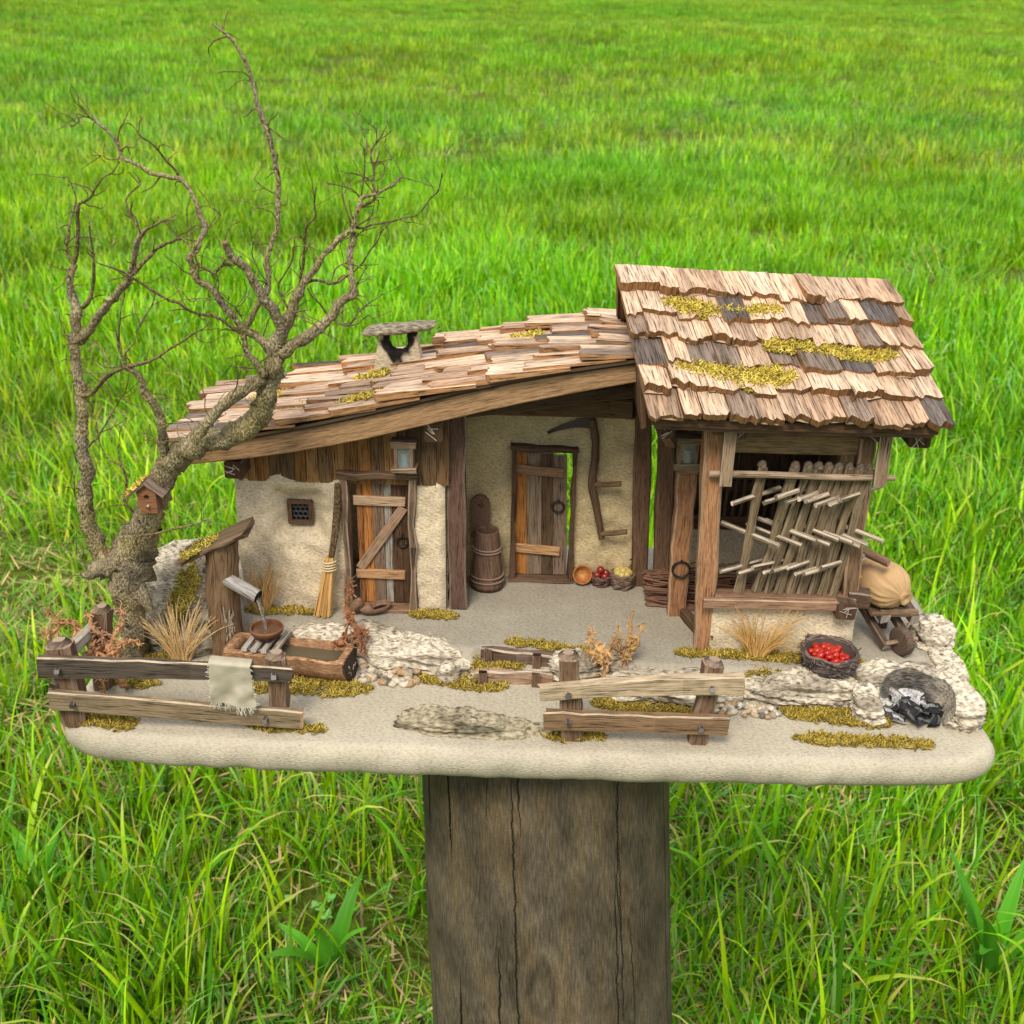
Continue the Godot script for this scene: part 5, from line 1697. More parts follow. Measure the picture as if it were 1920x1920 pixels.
	bough("branch", [[-36.0, 13.3, -9.0, 0.11], [-35.8, 14.2, -8.5, 0.10], [-35.2, 14.8, -8.0, 0.09], [-34.1, 15.2, -7.5, 0.09], [-33.0, 15.6, -7.0, 0.08], [-30.7, 16.5, -6.5, 0.08], [-29.1, 17.1, -6.0, 0.07], [-28.1, 17.6, -5.5, 0.06], [-27.2, 17.5, -5.0, 0.06]])
	bough("branch", [[-41.3, 10.2, -10.0, 0.06], [-41.9, 11.6, -10.2, 0.06], [-42.2, 12.8, -10.5, 0.05], [-42.0, 13.1, -10.8, 0.05], [-41.2, 13.1, -11.0, 0.04]])
	bough("branch", [[-36.6, 14.9, -11.0, 0.14], [-37.0, 16.0, -11.2, 0.12], [-37.6, 16.7, -11.5, 0.11], [-37.3, 18.4, -11.8, 0.10], [-37.6, 19.7, -12.0, 0.09], [-38.3, 20.1, -12.2, 0.07], [-39.1, 20.4, -12.5, 0.06], [-39.7, 22.0, -12.8, 0.05], [-39.8, 23.6, -13.0, 0.04]])
	bough("branch", [[-37.3, 19.8, -11.5, 0.09], [-37.6, 20.5, -11.8, 0.07], [-37.7, 21.8, -12.0, 0.05]])
	bough("branch", [[-40.8, 21.2, -13.0, 0.11], [-40.1, 21.9, -12.5, 0.10], [-39.3, 22.6, -12.0, 0.09], [-38.2, 24.2, -11.5, 0.08], [-36.8, 26.1, -11.0, 0.06], [-35.7, 27.5, -10.5, 0.05], [-35.1, 29.1, -10.0, 0.05]])
	bough("branch", [[-33.1, 22.4, -10.0, 0.07], [-33.5, 22.9, -10.0, 0.05], [-33.8, 23.8, -10.0, 0.04], [-33.8, 24.6, -10.0, 0.03]])
	bough("branch", [[-42.1, 15.3, -13.5, 0.11], [-42.6, 15.5, -13.4, 0.09], [-42.8, 15.9, -13.2, 0.08], [-42.8, 16.8, -13.1, 0.06], [-42.6, 18.4, -13.0, 0.05]])
	bough("branch", [[-32.6, 24.5, -9.0, 0.09], [-31.7, 25.1, -8.5, 0.08], [-30.8, 25.4, -8.0, 0.07], [-29.7, 25.7, -7.5, 0.06], [-28.4, 26.0, -7.0, 0.04]])
	bough("branch", [[-30.7, 25.3, -8.0, 0.05], [-30.7, 24.8, -7.7, 0.04], [-30.4, 24.3, -7.3, 0.03], [-30.4, 23.3, -7.0, 0.03]])
	bough("branch", [[-29.8, 25.5, -8.0, 0.04], [-29.4, 25.0, -7.5, 0.03], [-29.4, 24.5, -7.0, 0.02]])
	bough("branch", [[-26.1, 27.5, -8.0, 0.05], [-25.3, 28.9, -7.7, 0.04], [-25.0, 30.1, -7.3, 0.04], [-25.1, 31.0, -7.0, 0.03]])
	bough("branch", [[-25.0, 30.1, -7.5, 0.04], [-24.4, 30.5, -7.2, 0.03], [-23.8, 30.4, -7.0, 0.02]])
	bough("branch", [[-27.8, 25.9, -8.0, 0.04], [-28.1, 26.9, -7.7, 0.03], [-27.9, 28.0, -7.3, 0.03], [-27.9, 28.9, -7.0, 0.02]])
	bough("branch", [[-40.8, 28.8, -13.0, 0.07], [-39.7, 28.5, -12.0, 0.05], [-38.1, 28.7, -11.0, 0.04], [-36.8, 29.1, -10.0, 0.03]])
	bough("branch", [[-39.5, 31.1, -13.0, 0.06], [-38.3, 30.7, -12.3, 0.05], [-37.7, 29.9, -11.7, 0.04], [-37.5, 28.7, -11.0, 0.03]])
	bough("branch", [[-41.2, 30.6, -14.0, 0.05], [-41.9, 31.4, -14.0, 0.04], [-42.1, 32.3, -14.0, 0.03], [-42.1, 33.0, -14.0, 0.02]])
	bough("branch", [[-41.4, 29.4, -14.0, 0.04], [-42.0, 29.2, -13.5, 0.03], [-42.4, 29.0, -13.0, 0.02]])
	bough("branch", [[-37.5, 28.1, -11.0, 0.06], [-36.7, 27.2, -10.5, 0.06], [-35.7, 26.7, -10.0, 0.05], [-34.6, 26.4, -9.5, 0.04], [-33.8, 26.4, -9.0, 0.03]])
	bough("branch", [[-33.5, 27.8, -9.0, 0.05], [-32.5, 27.8, -8.5, 0.04], [-31.4, 27.9, -8.0, 0.03]])


# ---------------------------------------------------------------- fountain and trough
func make_fountain() -> void:
	rng.seed = 71
	var at := Vector3(-30, 0, -13)
	var f := thing("fountain", "wooden fountain post with slanting board roof, spout and falling water", "fountain", at)
	var post := MB.new()
	var pts := []
	for k in 15:
		var t := k / 14.0
		pts.append(Vector4(-30.0 + 0.35 * t + 0.08 * sin(t * 9.0), lerpf(-0.2, 12.1, t), -13.0, 1.55 - 0.05 * t))
	tube(post, pts, 22, srgb(133, 107, 81), 0.09)
	part("post", post, mats["weathered"], f)
	var knot := MB.new()
	for k in 26:  # pale scraped patch on the post
		var y := rng.randf_range(2.2, 5.6)
		var a := rng.randf_range(0.75, 1.35)
		var p := Vector3(-29.85 + cos(a) * 1.6, y, -13 + sin(a) * 1.6)
		var q := p + Vector3(rng.randf_range(-0.1, 0.1), rng.randf_range(0.3, 0.9), 0.0)
		rod(knot, p, q, 0.05, 4, vary(srgb(174, 163, 148), 0.15))
	part("scraped_patch", knot, mats["stalk"], f)
	var ring := MB.new()
	for q in [[-31.9, 8.6], [-32.2, 7.9], [-31.9, 7.2], [-31.6, 4.2]]:
		rod(ring, Vector3(q[0], q[1], -15.2), Vector3(q[0] + 1.6, q[1] - 0.1, -14.2), 0.3, 7, srgb(120, 108, 98))
	part("rear_sticks", ring, mats["weathered"], f)
	var roof := MB.new()
	beam(roof, Vector3(-33.2, 10.35, -12.9), Vector3(-26.7, 13.75, -12.9), 3.8, 0.6, srgb(122, 101, 78), {"seg": 6, "rag": 0.3, "wob": 0.12, "ch": 0.2, "bow": Vector3(0, 0.1, 0)})
	part("roof", roof, mats["weathered"], f)
	var spout := MB.new()
	var s0 := Vector3(-29.2, 8.55, -12.2)
	var s1 := Vector3(-25.95, 7.45, -11.0)
	var d := (s1 - s0).normalized()
	tube(spout, [v4(s0, 0.66), v4(s0.lerp(s1, 0.5), 0.64), v4(s1, 0.62)], 16, srgb(176, 170, 164), 0.06, false)
	tube(spout, [v4(s1, 0.62), v4(s1 + d * 0.02, 0.5), v4(s1 - d * 1.5, 0.46)], 16, srgb(92, 84, 78), 0.0, true)
	part("spout", spout, mats["weathered"], f)
	var jet := MB.new()
	var jp := []
	for k in 26:
		var t := k / 25.0
		var p := Vector3(-26.0 + 0.55 * t + 0.1 * t * t, 7.25 - 3.75 * t * (0.35 + 0.65 * t), -10.95 + 0.2 * t)
		jp.append(v4(p, 0.19 + 0.035 * sin(k * 1.9) - 0.05 * t))
	tube(jet, jp, 10, Color(1, 1, 1), 0.1)
	part("water_jet", jet, mats["water"], f)
	# log trough: a half log with a hollow
	var t := thing("log_trough", "hollowed brown half log water trough below the fountain spout", "trough", Vector3(-23, 0, -9.8))
	var mb := MB.new()
	var a := Vector3(-29.0, 0, -11.0)
	var b := Vector3(-17.2, 0, -9.2)
	var ax := (b - a).normalized()
	var side := Vector3(-ax.z, 0, ax.x)
	side = side if side.z > 0 else -side
	var lng := (b - a).length()
	var col := func(p: Vector3) -> Color:
		var e := (p - a).dot(ax)
		var w := (p - a).dot(side)
		var c := srgb(214, 170, 138) * (1.0 + 0.08 * n3(Vector3(p.x * 0.2, p.y * 2.0, w * 2.0), 0.5))
		if e > lng - 0.05 or e < 0.05:
			c = srgb(104, 90, 82)
		if p.y > 0.4 and absf(w) < 1.2 and e > 0.8 and e < lng - 0.8 and p.y < 2.3:
			c = srgb(82, 73, 58)
		return c
	slab(mb, 60, 20, func(_k: int, _j: int) -> bool: return true,
		func(k: int, j: int) -> Vector3:
			var u := k / 60.0
			var w := (j / 20.0 - 0.5) * 2.0
			var hollow := smoothstep(0.82, 0.62, absf(w)) * smoothstep(0.06, 0.13, u) * smoothstep(0.94, 0.88, u)
			var y := 2.75 - 1.3 * hollow - 0.25 * smoothstep(0.8, 1.0, absf(w))
			var p := a + ax * u * lng + side * w * 1.95
			return p + Vector3(0, y + 0.12 * n3(p, 0.4), 0),
		func(k: int, j: int) -> Vector3:
			var u := k / 60.0
			var w := (j / 20.0 - 0.5) * 2.0
			var p := a + ax * (u * lng + (0.25 if k == 60 else 0.0) * (1.0 - w * w)) + side * w * (1.8 + 0.1 * n3(a + ax * u * lng, 0.3))
			return p + Vector3(0, -0.1 + 1.5 * pow(absf(w), 3.0), 0), col)
	part("log_body", mb, mats["trough_wood"], t)
	var wat := MB.new()
	wat.face([a + ax * 1.2 + side * 1.45 + Vector3(0, 1.95, 0), b - ax * 1.2 + side * 1.45 + Vector3(0, 1.95, 0), b - ax * 1.2 - side * 1.45 + Vector3(0, 1.95, 0), a + ax * 1.2 - side * 1.45 + Vector3(0, 1.95, 0)], Vector3.UP, srgb(90, 84, 65))
	part("water", wat, mats["berry"], t)
	var end := MB.new()
	for k in 8:  # pale chipped lines on the dark end face
		var p := b + ax * 0.16 + side * rng.randf_range(-1.3, 1.3) + Vector3(0, rng.randf_range(0.7, 2.3), 0)
		rod(end, p, p + side * rng.randf_range(-0.5, 0.5) + Vector3(0, rng.randf_range(-0.5, 0.5), 0), 0.035, 4, srgb(188, 179, 166))
	part("chipped_end", end, mats["stalk"], t)
	# little grate across the trough and the bowl that stands on it
	var g := thing("slatted_grate", "small grey slatted grate lying across the log trough", "grate", Vector3(-25.7, 3.2, -10.4))
	for k in 4:
		var o := ax * (k * 0.95 - 1.4)
		one_beam("slat", Vector3(-25.4, 3.0, -10.5) + o - side * 2.1, Vector3(-25.4, 3.0, -10.5) + o + side * 2.0, 0.55, 0.35, vary(srgb(184, 173, 160), 0.1), g, {"seg": 2, "ch": 0.06}, "weathered")
	for s in [-1.0, 1.0]:
		one_beam("rail", Vector3(-25.4, 2.68, -10.5) + side * s * 1.4 - ax * 1.8, Vector3(-25.4, 2.68, -10.5) + side * s * 1.4 + ax * 1.8, 0.4, 0.3, srgb(148, 137, 124), g, {"seg": 2}, "weathered")
	var bc := Vector3(-25.3, 3.18, -10.6)
	var bowl := thing("bowl", "small brown bowl brimming with water on the trough grate", "bowl", bc)
	var bm := MB.new()
	lathe(bm, Transform3D(Basis(), bc), [Vector2(0.0, 0.0), Vector2(0.7, 0.02), Vector2(1.2, 0.35), Vector2(1.5, 0.8), Vector2(1.58, 1.15), Vector2(1.5, 1.3), Vector2(1.4, 1.22), Vector2(1.3, 0.9), Vector2(0.9, 0.45), Vector2(0, 0.35)], 36, [srgb(76, 52, 37), srgb(80, 54, 39), srgb(91, 62, 44), srgb(99, 66, 46), srgb(126, 90, 65), srgb(148, 100, 70), srgb(106, 68, 45), srgb(104, 66, 43)], 0.02)
	part("shell", bm, mats["clay"], bowl)
	var bw := MB.new()
	var wc := bc + Vector3(0, 0.95, 0)
	lathe(bw, Transform3D(Basis(), wc), [Vector2(1.32, 0.0), Vector2(1.0, 0.03), Vector2(0.6, 0.08), Vector2(0.25, 0.0), Vector2(0.0, 0.05)], 28, [srgb(99, 70, 50)], 0.1)
	part("water", bw, mats["berry"], bowl)


# ---------------------------------------------------------------- fences
func bolt(p: Vector3, parent: Node3D) -> void:
	var mb := MB.new()
	var d := Vector3(rng.randf_range(-0.3, 0.3), rng.randf_range(-0.2, 0.3), 1.0).normalized()
	beam(mb, p - d * 0.3, p + d * 0.45, 0.42, 0.42, srgb(84, 76, 72), {"seg": 1, "up": Vector3(rng.randf_range(-0.5, 0.5), 1, 0).normalized(), "ch": 0.06, "ec": srgb(150, 144, 140), "endc": srgb(104, 98, 96)})
	part("bolt", mb, mats["iron"], parent)


func fence_post(a: Vector3, b: Vector3, w: float, parent: Node3D) -> void:
	var mb := MB.new()
	beam(mb, a, b, w, w * 0.95, srgb(124, 99, 78), {"up": Vector3.BACK, "seg": 5, "wob": 0.1, "ch": w * 0.16, "ec": srgb(154, 131, 110), "endc": srgb(166, 141, 120)})
	var ax := (b - a).normalized()
	tube(mb, [v4(b - ax * 0.02, w * 0.49), v4(b + ax * 0.28, w * 0.43), v4(b + ax * 0.42, w * 0.28)], 8, srgb(162, 141, 122), 0.2)
	part("post", mb, mats["weathered"], parent)


func rail(a: Vector3, b: Vector3, h: float, taper: float, col: Color, parent: Node3D, bow := Vector3.ZERO) -> void:
	one_beam("rail", a, b, 0.75, h, col, parent, {"seg": 10, "taper": taper, "bow": bow, "rag": 0.22, "wob": 0.05, "ch": 0.12, "ec": srgb(200, 181, 154), "endc": srgb(206, 172, 130)}, "weathered")


func make_fences() -> void:
	rng.seed = 83
	var f := thing("fence", "dark weathered two rail fence at the left front corner", "fence", Vector3(-31, 0, -1))
	fence_post(Vector3(-40.2, -0.3, -1.2), Vector3(-40.7, 7.5, -1.4), 2.1, f)
	fence_post(Vector3(-22.2, -0.3, -1.35), Vector3(-22.05, 7.0, -1.35), 1.65, f)
	fence_post(Vector3(-39.9, -0.3, -6.4), Vector3(-39.0, 8.0, -6.6), 1.6, f)
	rail(Vector3(-42.0, 6.1, 0.1), Vector3(-20.5, 5.9, -0.25), 2.1, 0.68, srgb(94, 84, 74), f, Vector3(0, 0.1, 0))
	rail(Vector3(-41.6, 2.9, 0.2), Vector3(-19.9, 1.35, -0.25), 1.9, 0.95, srgb(146, 127, 102), f)
	one_beam("rail", Vector3(-40.8, 5.9, -1.2), Vector3(-39.5, 6.6, -6.9), 0.8, 1.1, srgb(174, 165, 150), f, {"rag": 0.2}, "weathered")
	one_beam("rail", Vector3(-41.4, 3.6, 0.0), Vector3(-40.0, 2.9, -7.0), 0.8, 1.2, srgb(147, 133, 115), f, {"rag": 0.25}, "weathered")
	for p in [Vector3(-40.3, 6.05, 0.5), Vector3(-39.5, 2.75, 0.55), Vector3(-22.0, 5.95, 0.15), Vector3(-23.0, 1.6, 0.15)]:
		bolt(p, f)
	var g := thing("fence", "light brown two rail fence standing at the front right of centre", "fence", Vector3(9, 0, -1))
	fence_post(Vector3(3.5, -0.3, -1.0), Vector3(2.9, 7.9, -1.2), 1.75, g)
	fence_post(Vector3(14.3, -0.3, -1.0), Vector3(15.1, 7.7, -1.2), 1.7, g)
	rail(Vector3(0.55, 5.0, 0.0), Vector3(17.6, 6.45, -0.05), 1.4, 1.32, srgb(197, 175, 145), g, Vector3(0, 0.25, 0))
	rail(Vector3(1.05, 2.4, 0.1), Vector3(16.6, 2.35, 0.0), 1.85, 0.98, srgb(145, 117, 89), g)
	for p in [Vector3(3.0, 5.15, 0.4), Vector3(14.9, 6.25, 0.4), Vector3(3.0, 2.55, 0.5), Vector3(14.3, 2.25, 0.45)]:
		bolt(p, g)
	# linen cloth hung over the left fence
	var mb := MB.new()
	var top := 7.12
	var shape := func(k: int, j: int) -> Vector3:
		var u := k / 26.0
		var s := j / 44.0 * 6.8 - 2.4  # runs from behind, over the rail and down the front
		var x := lerpf(-27.35, -23.85, u) + 0.35 * smoothstep(1.0, 5.0, s) * (u - 0.2)
		var q := Vector3(x, top - 0.25 * (u - 0.5), 0.0)
		if s < -0.45:
			q.y += s + 0.45
			q.z = -0.72
		elif s < 0.45:
			q.y += 0.10 * cos(s / 0.45 * PI / 2)
			q.z = s / 0.45 * 0.62 - 0.1
		else:
			q.y -= s - 0.45
			q.z = 0.55 + 0.05 * smoothstep(0.4, 2.0, s)
		q.z += (0.16 * sin(u * 8.5 + s * 0.35) + 0.34 * n3(Vector3(x, s, 0), 0.5)) * smoothstep(0.5, 3.0, absf(s))
		q.x += 0.08 * n3(Vector3(x, s, 3.0), 1.1)
		return q
	sheet(mb, 26, 44, shape, func(p: Vector3) -> Color: return srgb(206, 196, 172) * (1.0 + 0.09 * n3(p, 1.0)), Vector3.BACK)
	var back := MB.new()
	for k in mb.v.size():
		back.vert(mb.v[k] - mb.n[k] * 0.09, -mb.n[k], mb.c[k])
	var off := mb.v.size()
	for k in off:
		mb.vert(back.v[k], back.n[k], back.c[k])
	var count := mb.i.size()
	for k in count:
		mb.i.append(mb.i[k] + off)
	for k in 90:  # frayed threads at the hem and the sides
		var p: Vector3
		var d: Vector3
		if k < 52:
			p = shape.call(rng.randi_range(0, 26), 44)
			d = Vector3(rng.randf_range(-0.5, 0.5), -1, rng.randf_range(-0.1, 0.35)).normalized()
		else:
			var sd := 0 if k % 2 else 26
			p = shape.call(sd, rng.randi_range(18, 43))
			d = Vector3(-1.0 if sd == 0 else 1.0, rng.randf_range(-0.7, 0.3), rng.randf_range(-0.1, 0.3)).normalized()
		var l := rng.randf_range(0.2, 0.75) if k < 52 else rng.randf_range(0.1, 0.3)
		tube(mb, [v4(p, 0.035), v4(p + d * l * 0.5 + rv(0.05), 0.03), v4(p + d * l + rv(0.12), 0.02)], 4, srgb(230, 224, 208))
	solo("linen_cloth", mb, mats["cloth"], "frayed cream linen cloth hanging over the left fence rail", "cloth", Vector3(-25.6, 4, 0))


# ---------------------------------------------------------------- yard
func straw_tuft(label: String, at: Vector3, count: int, height: float, spread: float, lean: Vector3, col: Color, thick: float, droop: float) -> void:
	var mb := MB.new()
	for k in count:
		var a := rng.randf() * TAU
		var foot := at + Vector3(cos(a), 0, sin(a) * 0.6) * 0.75 * sqrt(rng.randf()) + Vector3(0, -0.1, 0)
		var d := (Vector3.UP + lean + Vector3(cos(a), 0, sin(a) * 0.7) * spread * rng.randf_range(0.2, 1.1)).normalized()
		var l := height * rng.randf_range(0.5, 1.1)
		var pts := []
		var bend := Vector3(d.x, 0, d.z) * rng.randf_range(0.0, droop) + Vector3(rng.randf_range(-0.1, 0.1), -rng.randf() * droop * 0.5, rng.randf_range(-0.1, 0.1))
		var p := foot
		for s in 7:
			pts.append(v4(p, thick * (1.0 - 0.09 * s)))
			p += d * l / 6.0
			d = (d + bend * 0.3 + rv(0.13)).normalized()
		tube(mb, pts, 4, vary(col, 0.2), 0.0, false)
	solo("straw_tuft", mb, mats["stalk"], label, "straw", at, "dry straw tufts on the board")


func dry_bush(label: String, at: Vector3, limbs: Array, col: Color) -> void:
	var mb := MB.new()
	for q in limbs:
		var line := curve(q, 6)
		var pts := []
		for w in line:
			var p := Vector3(w.x, w.y, w.z)
			p += Vector3(n3(p, 1.1, 2.0), n3(p, 1.1, 12.0), n3(p, 1.1, 22.0)) * 0.22
			pts.append(v4(p, w.w * 0.62))
		tube(mb, pts, 8, vary(col, 0.12), 0.55)
		for k in pts.size() * 3:  # warty side spurs
			var w: Vector4 = pick(pts)
			var p := Vector3(w.x, w.y, w.z)
			var d := rv(1.0).normalized()
			var l := rng.randf_range(0.2, 0.75) + w.w
			tube(mb, [v4(p, w.w * 0.55), v4(p + d * l * 0.6 + rv(0.16), w.w * 0.42), v4(p + d * l + rv(0.1), w.w * 0.22)], 6, vary(col, 0.18), 0.5)
	solo("dry_bush", mb, mats["twig"], label, "bush", at, "warty brown root bushes")


func make_yard_things() -> void:
	rng.seed = 97
	# two log steps with pegs
	for q in [[Vector3(-5.5, 0.75, -9.15), Vector3(1.75, 0.62, -9.35), srgb(178, 148, 123), "lower pinkish plank step between the rocks, held by pegs"], [Vector3(-5.05, 2.05, -11.0), Vector3(1.7, 1.85, -10.6), srgb(118, 99, 83), "upper dark plank step below the house floor, held by pegs"]]:
		var s := thing("step", q[3], "step", (q[0] + q[1]) * 0.5 - Vector3(0, 0.8, 0), "plank steps up to the stable")
		one_beam("riser", q[0], q[1], 0.8, 1.35, q[2], s, {"seg": 6, "wob": 0.12, "ch": 0.15, "ec": srgb(193, 177, 159)}, "weathered")
		for e in [0.1, 0.78]:
			var p: Vector3 = (q[0] as Vector3).lerp(q[1], e) + Vector3(0, 0, 0.6)
			one_beam("peg", p + Vector3(0, -1.3, 0), p + Vector3(0.02, 0.72, -0.05), 0.75, 0.5, srgb(114, 89, 70), s, {"up": Vector3.BACK, "ec": srgb(167, 151, 135)}, "weathered")
	straw_tuft("big pale straw tuft between tree trunk and fountain post", Vector3(-34.0, 0.0, -11.2), 120, 6.4, 0.55, Vector3(0.0, 0, -0.1), srgb(216, 184, 128), 0.055, 0.7)
	straw_tuft("thin upright straw tuft against the wall under the window", Vector3(-27.3, 2.5, -16.7), 60, 5.6, 0.36, Vector3(0.02, 0, -0.08), srgb(204, 164, 100), 0.05, 0.25)
	straw_tuft("curly golden straw tuft before the low wall of the hay rack", Vector3(21.0, 2.5, -11.1), 110, 6.0, 0.62, Vector3(0.05, 0, -0.1), srgb(212, 172, 104), 0.055, 0.95)
	var brown := srgb(176, 132, 90)
	dry_bush("tangled brown root bush around the left rear fence post", Vector3(-39.0, 0.5, -5.0), [
		[Vector4(-37.3, 1.0, -5.0, 0.5), Vector4(-37.8, 4.0, -5.0, 0.5), Vector4(-38.8, 6.2, -5.0, 0.4), Vector4(-39.8, 8.3, -5.2, 0.25)],
		[Vector4(-37.6, 3.0, -5.0, 0.5), Vector4(-39.4, 5.0, -4.8, 0.45), Vector4(-41.0, 7.2, -5.0, 0.35), Vector4(-42.6, 7.9, -5.0, 0.25), Vector4(-43.0, 9.0, -5.0, 0.15)],
		[Vector4(-41.8, 7.6, -5.0, 0.3), Vector4(-42.9, 6.6, -4.6, 0.28), Vector4(-43.6, 6.8, -4.4, 0.15)],
		[Vector4(-37.8, 3.6, -4.8, 0.45), Vector4(-37.2, 5.2, -4.5, 0.35), Vector4(-36.0, 6.2, -4.3, 0.25), Vector4(-34.8, 6.0, -4.2, 0.12)],
		[Vector4(-38.2, 4.8, -5.0, 0.4), Vector4(-37.3, 6.6, -5.2, 0.3), Vector4(-36.6, 7.4, -5.2, 0.2), Vector4(-36.8, 8.8, -5.4, 0.18)],
		[Vector4(-39.5, 5.4, -4.6, 0.4), Vector4(-39.9, 4.2, -4.2, 0.25), Vector4(-38.9, 2.8, -3.8, 0.2), Vector4(-38.2, 1.0, -3.6, 0.12)]], brown)
	dry_bush("slender reddish root bush standing on the rock behind the trough", Vector3(-17.6, 2.6, -11.2), [
		[Vector4(-18.9, 2.6, -10.6, 0.3), Vector4(-17.9, 3.3, -11.0, 0.36), Vector4(-17.0, 3.7, -11.2, 0.32), Vector4(-17.4, 5.2, -11.3, 0.36), Vector4(-17.7, 6.8, -11.4, 0.3), Vector4(-17.4, 8.0, -11.5, 0.3), Vector4(-17.2, 9.2, -11.5, 0.14)],
		[Vector4(-16.9, 3.7, -11.0, 0.34), Vector4(-16.4, 3.0, -10.5, 0.3), Vector4(-16.3, 2.2, -10.2, 0.18)],
		[Vector4(-17.2, 3.9, -11.2, 0.34), Vector4(-16.2, 4.0, -11.0, 0.26), Vector4(-15.7, 3.6, -10.8, 0.15)]], srgb(150, 100, 66))
	dry_bush("antler like tan root bush beside the wooden steps", Vector3(7.0, 2.0, -8.6), [
		[Vector4(6.6, 1.2, -8.6, 0.42), Vector4(6.2, 3.6, -8.6, 0.38), Vector4(5.3, 5.0, -8.6, 0.3), Vector4(5.2, 6.4, -8.8, 0.18)],
		[Vector4(6.6, 2.6, -8.4, 0.4), Vector4(5.6, 3.8, -8.3, 0.3), Vector4(4.6, 4.2, -8.2, 0.14)],
		[Vector4(6.6, 3.4, -8.6, 0.34), Vector4(7.2, 5.0, -8.8, 0.24), Vector4(7.6, 6.6, -9.0, 0.13)],
		[Vector4(8.0, 1.2, -8.6, 0.4), Vector4(8.5, 3.6, -8.6, 0.38), Vector4(8.7, 5.4, -8.8, 0.3), Vector4(8.9, 8.0, -9.0, 0.13)],
		[Vector4(8.6, 4.4, -8.6, 0.34), Vector4(9.4, 5.2, -8.6, 0.28), Vector4(9.6, 6.8, -8.8, 0.16)],
		[Vector4(8.4, 3.4, -8.4, 0.34), Vector4(7.8, 4.6, -8.6, 0.24), Vector4(7.6, 5.4, -8.7, 0.14)]], srgb(180, 142, 96))
	# besom
	var b := thing("broom", "straw besom leaning on the wall left of the front door", "broom", Vector3(-21.1, 2.5, -16.3))
	var hm := MB.new()
	tube(hm, [v4(Vector3(-20.1, 8.6, -16.8), 0.3), v4(Vector3(-19.6, 11.5, -17.1), 0.38), v4(Vector3(-19.35, 14.0, -17.2), 0.42), v4(Vector3(-19.2, 16.4, -17.4), 0.34)], 9, srgb(153, 129, 101), 0.2)
	part("handle", hm, mats["bark"], b)
	var bm := MB.new()
	for k in 110:
		var a := rng.randf() * TAU
		var r := sqrt(rng.randf())
		var t0 := Vector3(-20.2 + cos(a) * r * 0.4, 8.9, -16.8 + sin(a) * r * 0.35)
		var t1 := Vector3(-21.15 + cos(a) * r * 0.95, 2.6 + rng.randf() * 0.25, -16.3 + sin(a) * r * 0.65)
		tube(bm, [v4(t0, 0.055), v4(t0.lerp(t1, 0.5) + rv(0.06), 0.055), v4(t1, 0.045)], 4, vary(srgb(214, 170, 104), 0.2), 0.0, false)
	part("bristles", bm, mats["stalk"], b)
	var tm := MB.new()
	for k in 4:
		var c := Vector3(-20.3, 7.6 + k * 0.28, -16.75)
		var pts := []
		for s in 13:
			pts.append(v4(c + Vector3(cos(TAU * s / 12.0) * 0.62, 0.05 * sin(s), sin(TAU * s / 12.0) * 0.55), 0.11))
		tube(tm, pts, 5, srgb(207, 186, 146), 0.0, false)
	part("binding", tm, mats["stalk"], b)
	# clogs by the door
	for q in [[Vector3(-17.8, 2.6, -16.9), 0.5, "left brown wooden clog standing upright against the door sill"], [Vector3(-16.0, 2.6, -17.1), -1.1, "right brown wooden clog lying open side forward at the door sill"]]:
		var s := MB.new()
		var c: Vector3 = q[0]
		var tr := Basis.from_euler(Vector3(-0.9 if q[1] > 0 else 0.1, q[1], 0.0))
		var shape := func(d: Vector3) -> Vector3:
			var p := Vector3(d.x * 0.78, d.y * 0.62, d.z * 1.55)
			p.x *= 1.0 - 0.25 * clampf(d.z, -1, 1)
			p.y = maxf(p.y, -0.42)
			if d.y > 0.25 and d.z < 0.35:
				var f := smoothstep(0.25, 0.6, d.y) * smoothstep(0.35, 0.1, d.z)
				p.y = lerpf(p.y, -0.25, f)
			if d.z > 0.5:
				p.y += 0.25 * (d.z - 0.5)
			return c + Vector3(0, 0.75, 0) + tr * p * 1.05
		blob(s, 36, 28, shape, func(p: Vector3) -> Color:
			var l: Vector3 = (tr.inverse() * (p - c - Vector3(0, 0.75, 0))) / 1.05
			var deep := smoothstep(0.5, 0.36, Vector2(l.x * 0.9, (l.z + 0.45) * 0.55).length()) * smoothstep(0.3, 0.0, absf(l.y + 0.25))  # shade inside the shoe opening, put into the colour
			return srgb(142, 112, 90).lerp(srgb(42, 34, 30), deep) * (1.0 + 0.15 * n3(p, 2.0)), c + Vector3(0, 0.9, 0))
		solo("clog", s, mats["clay"], q[2], "shoe", c, "pair of wooden clogs at the front door")
	# tall wooden churn with a perforated lid board leaning behind it
	var v := thing("churn", "tall tapered brown wooden vessel with hooped sides and upright handle board", "churn", Vector3(-5.2, 2.5, -24.2))
	var cm := MB.new()
	var br := srgb(120, 94, 78)
	lathe(cm, Transform3D(Basis(), Vector3(-5.2, 2.5, -24.0)), [Vector2(0, 0), Vector2(1.72, 0), Vector2(1.74, 0.5), Vector2(1.66, 1.2), Vector2(1.5, 3.0), Vector2(1.36, 4.6), Vector2(1.22, 6.4), Vector2(1.2, 6.5), Vector2(1.0, 6.5), Vector2(0.95, 6.2), Vector2(0.9, 4.0), Vector2(0, 4.0)], 36, [br], 0.03)
	part("staves", cm, mats["timber"], v)
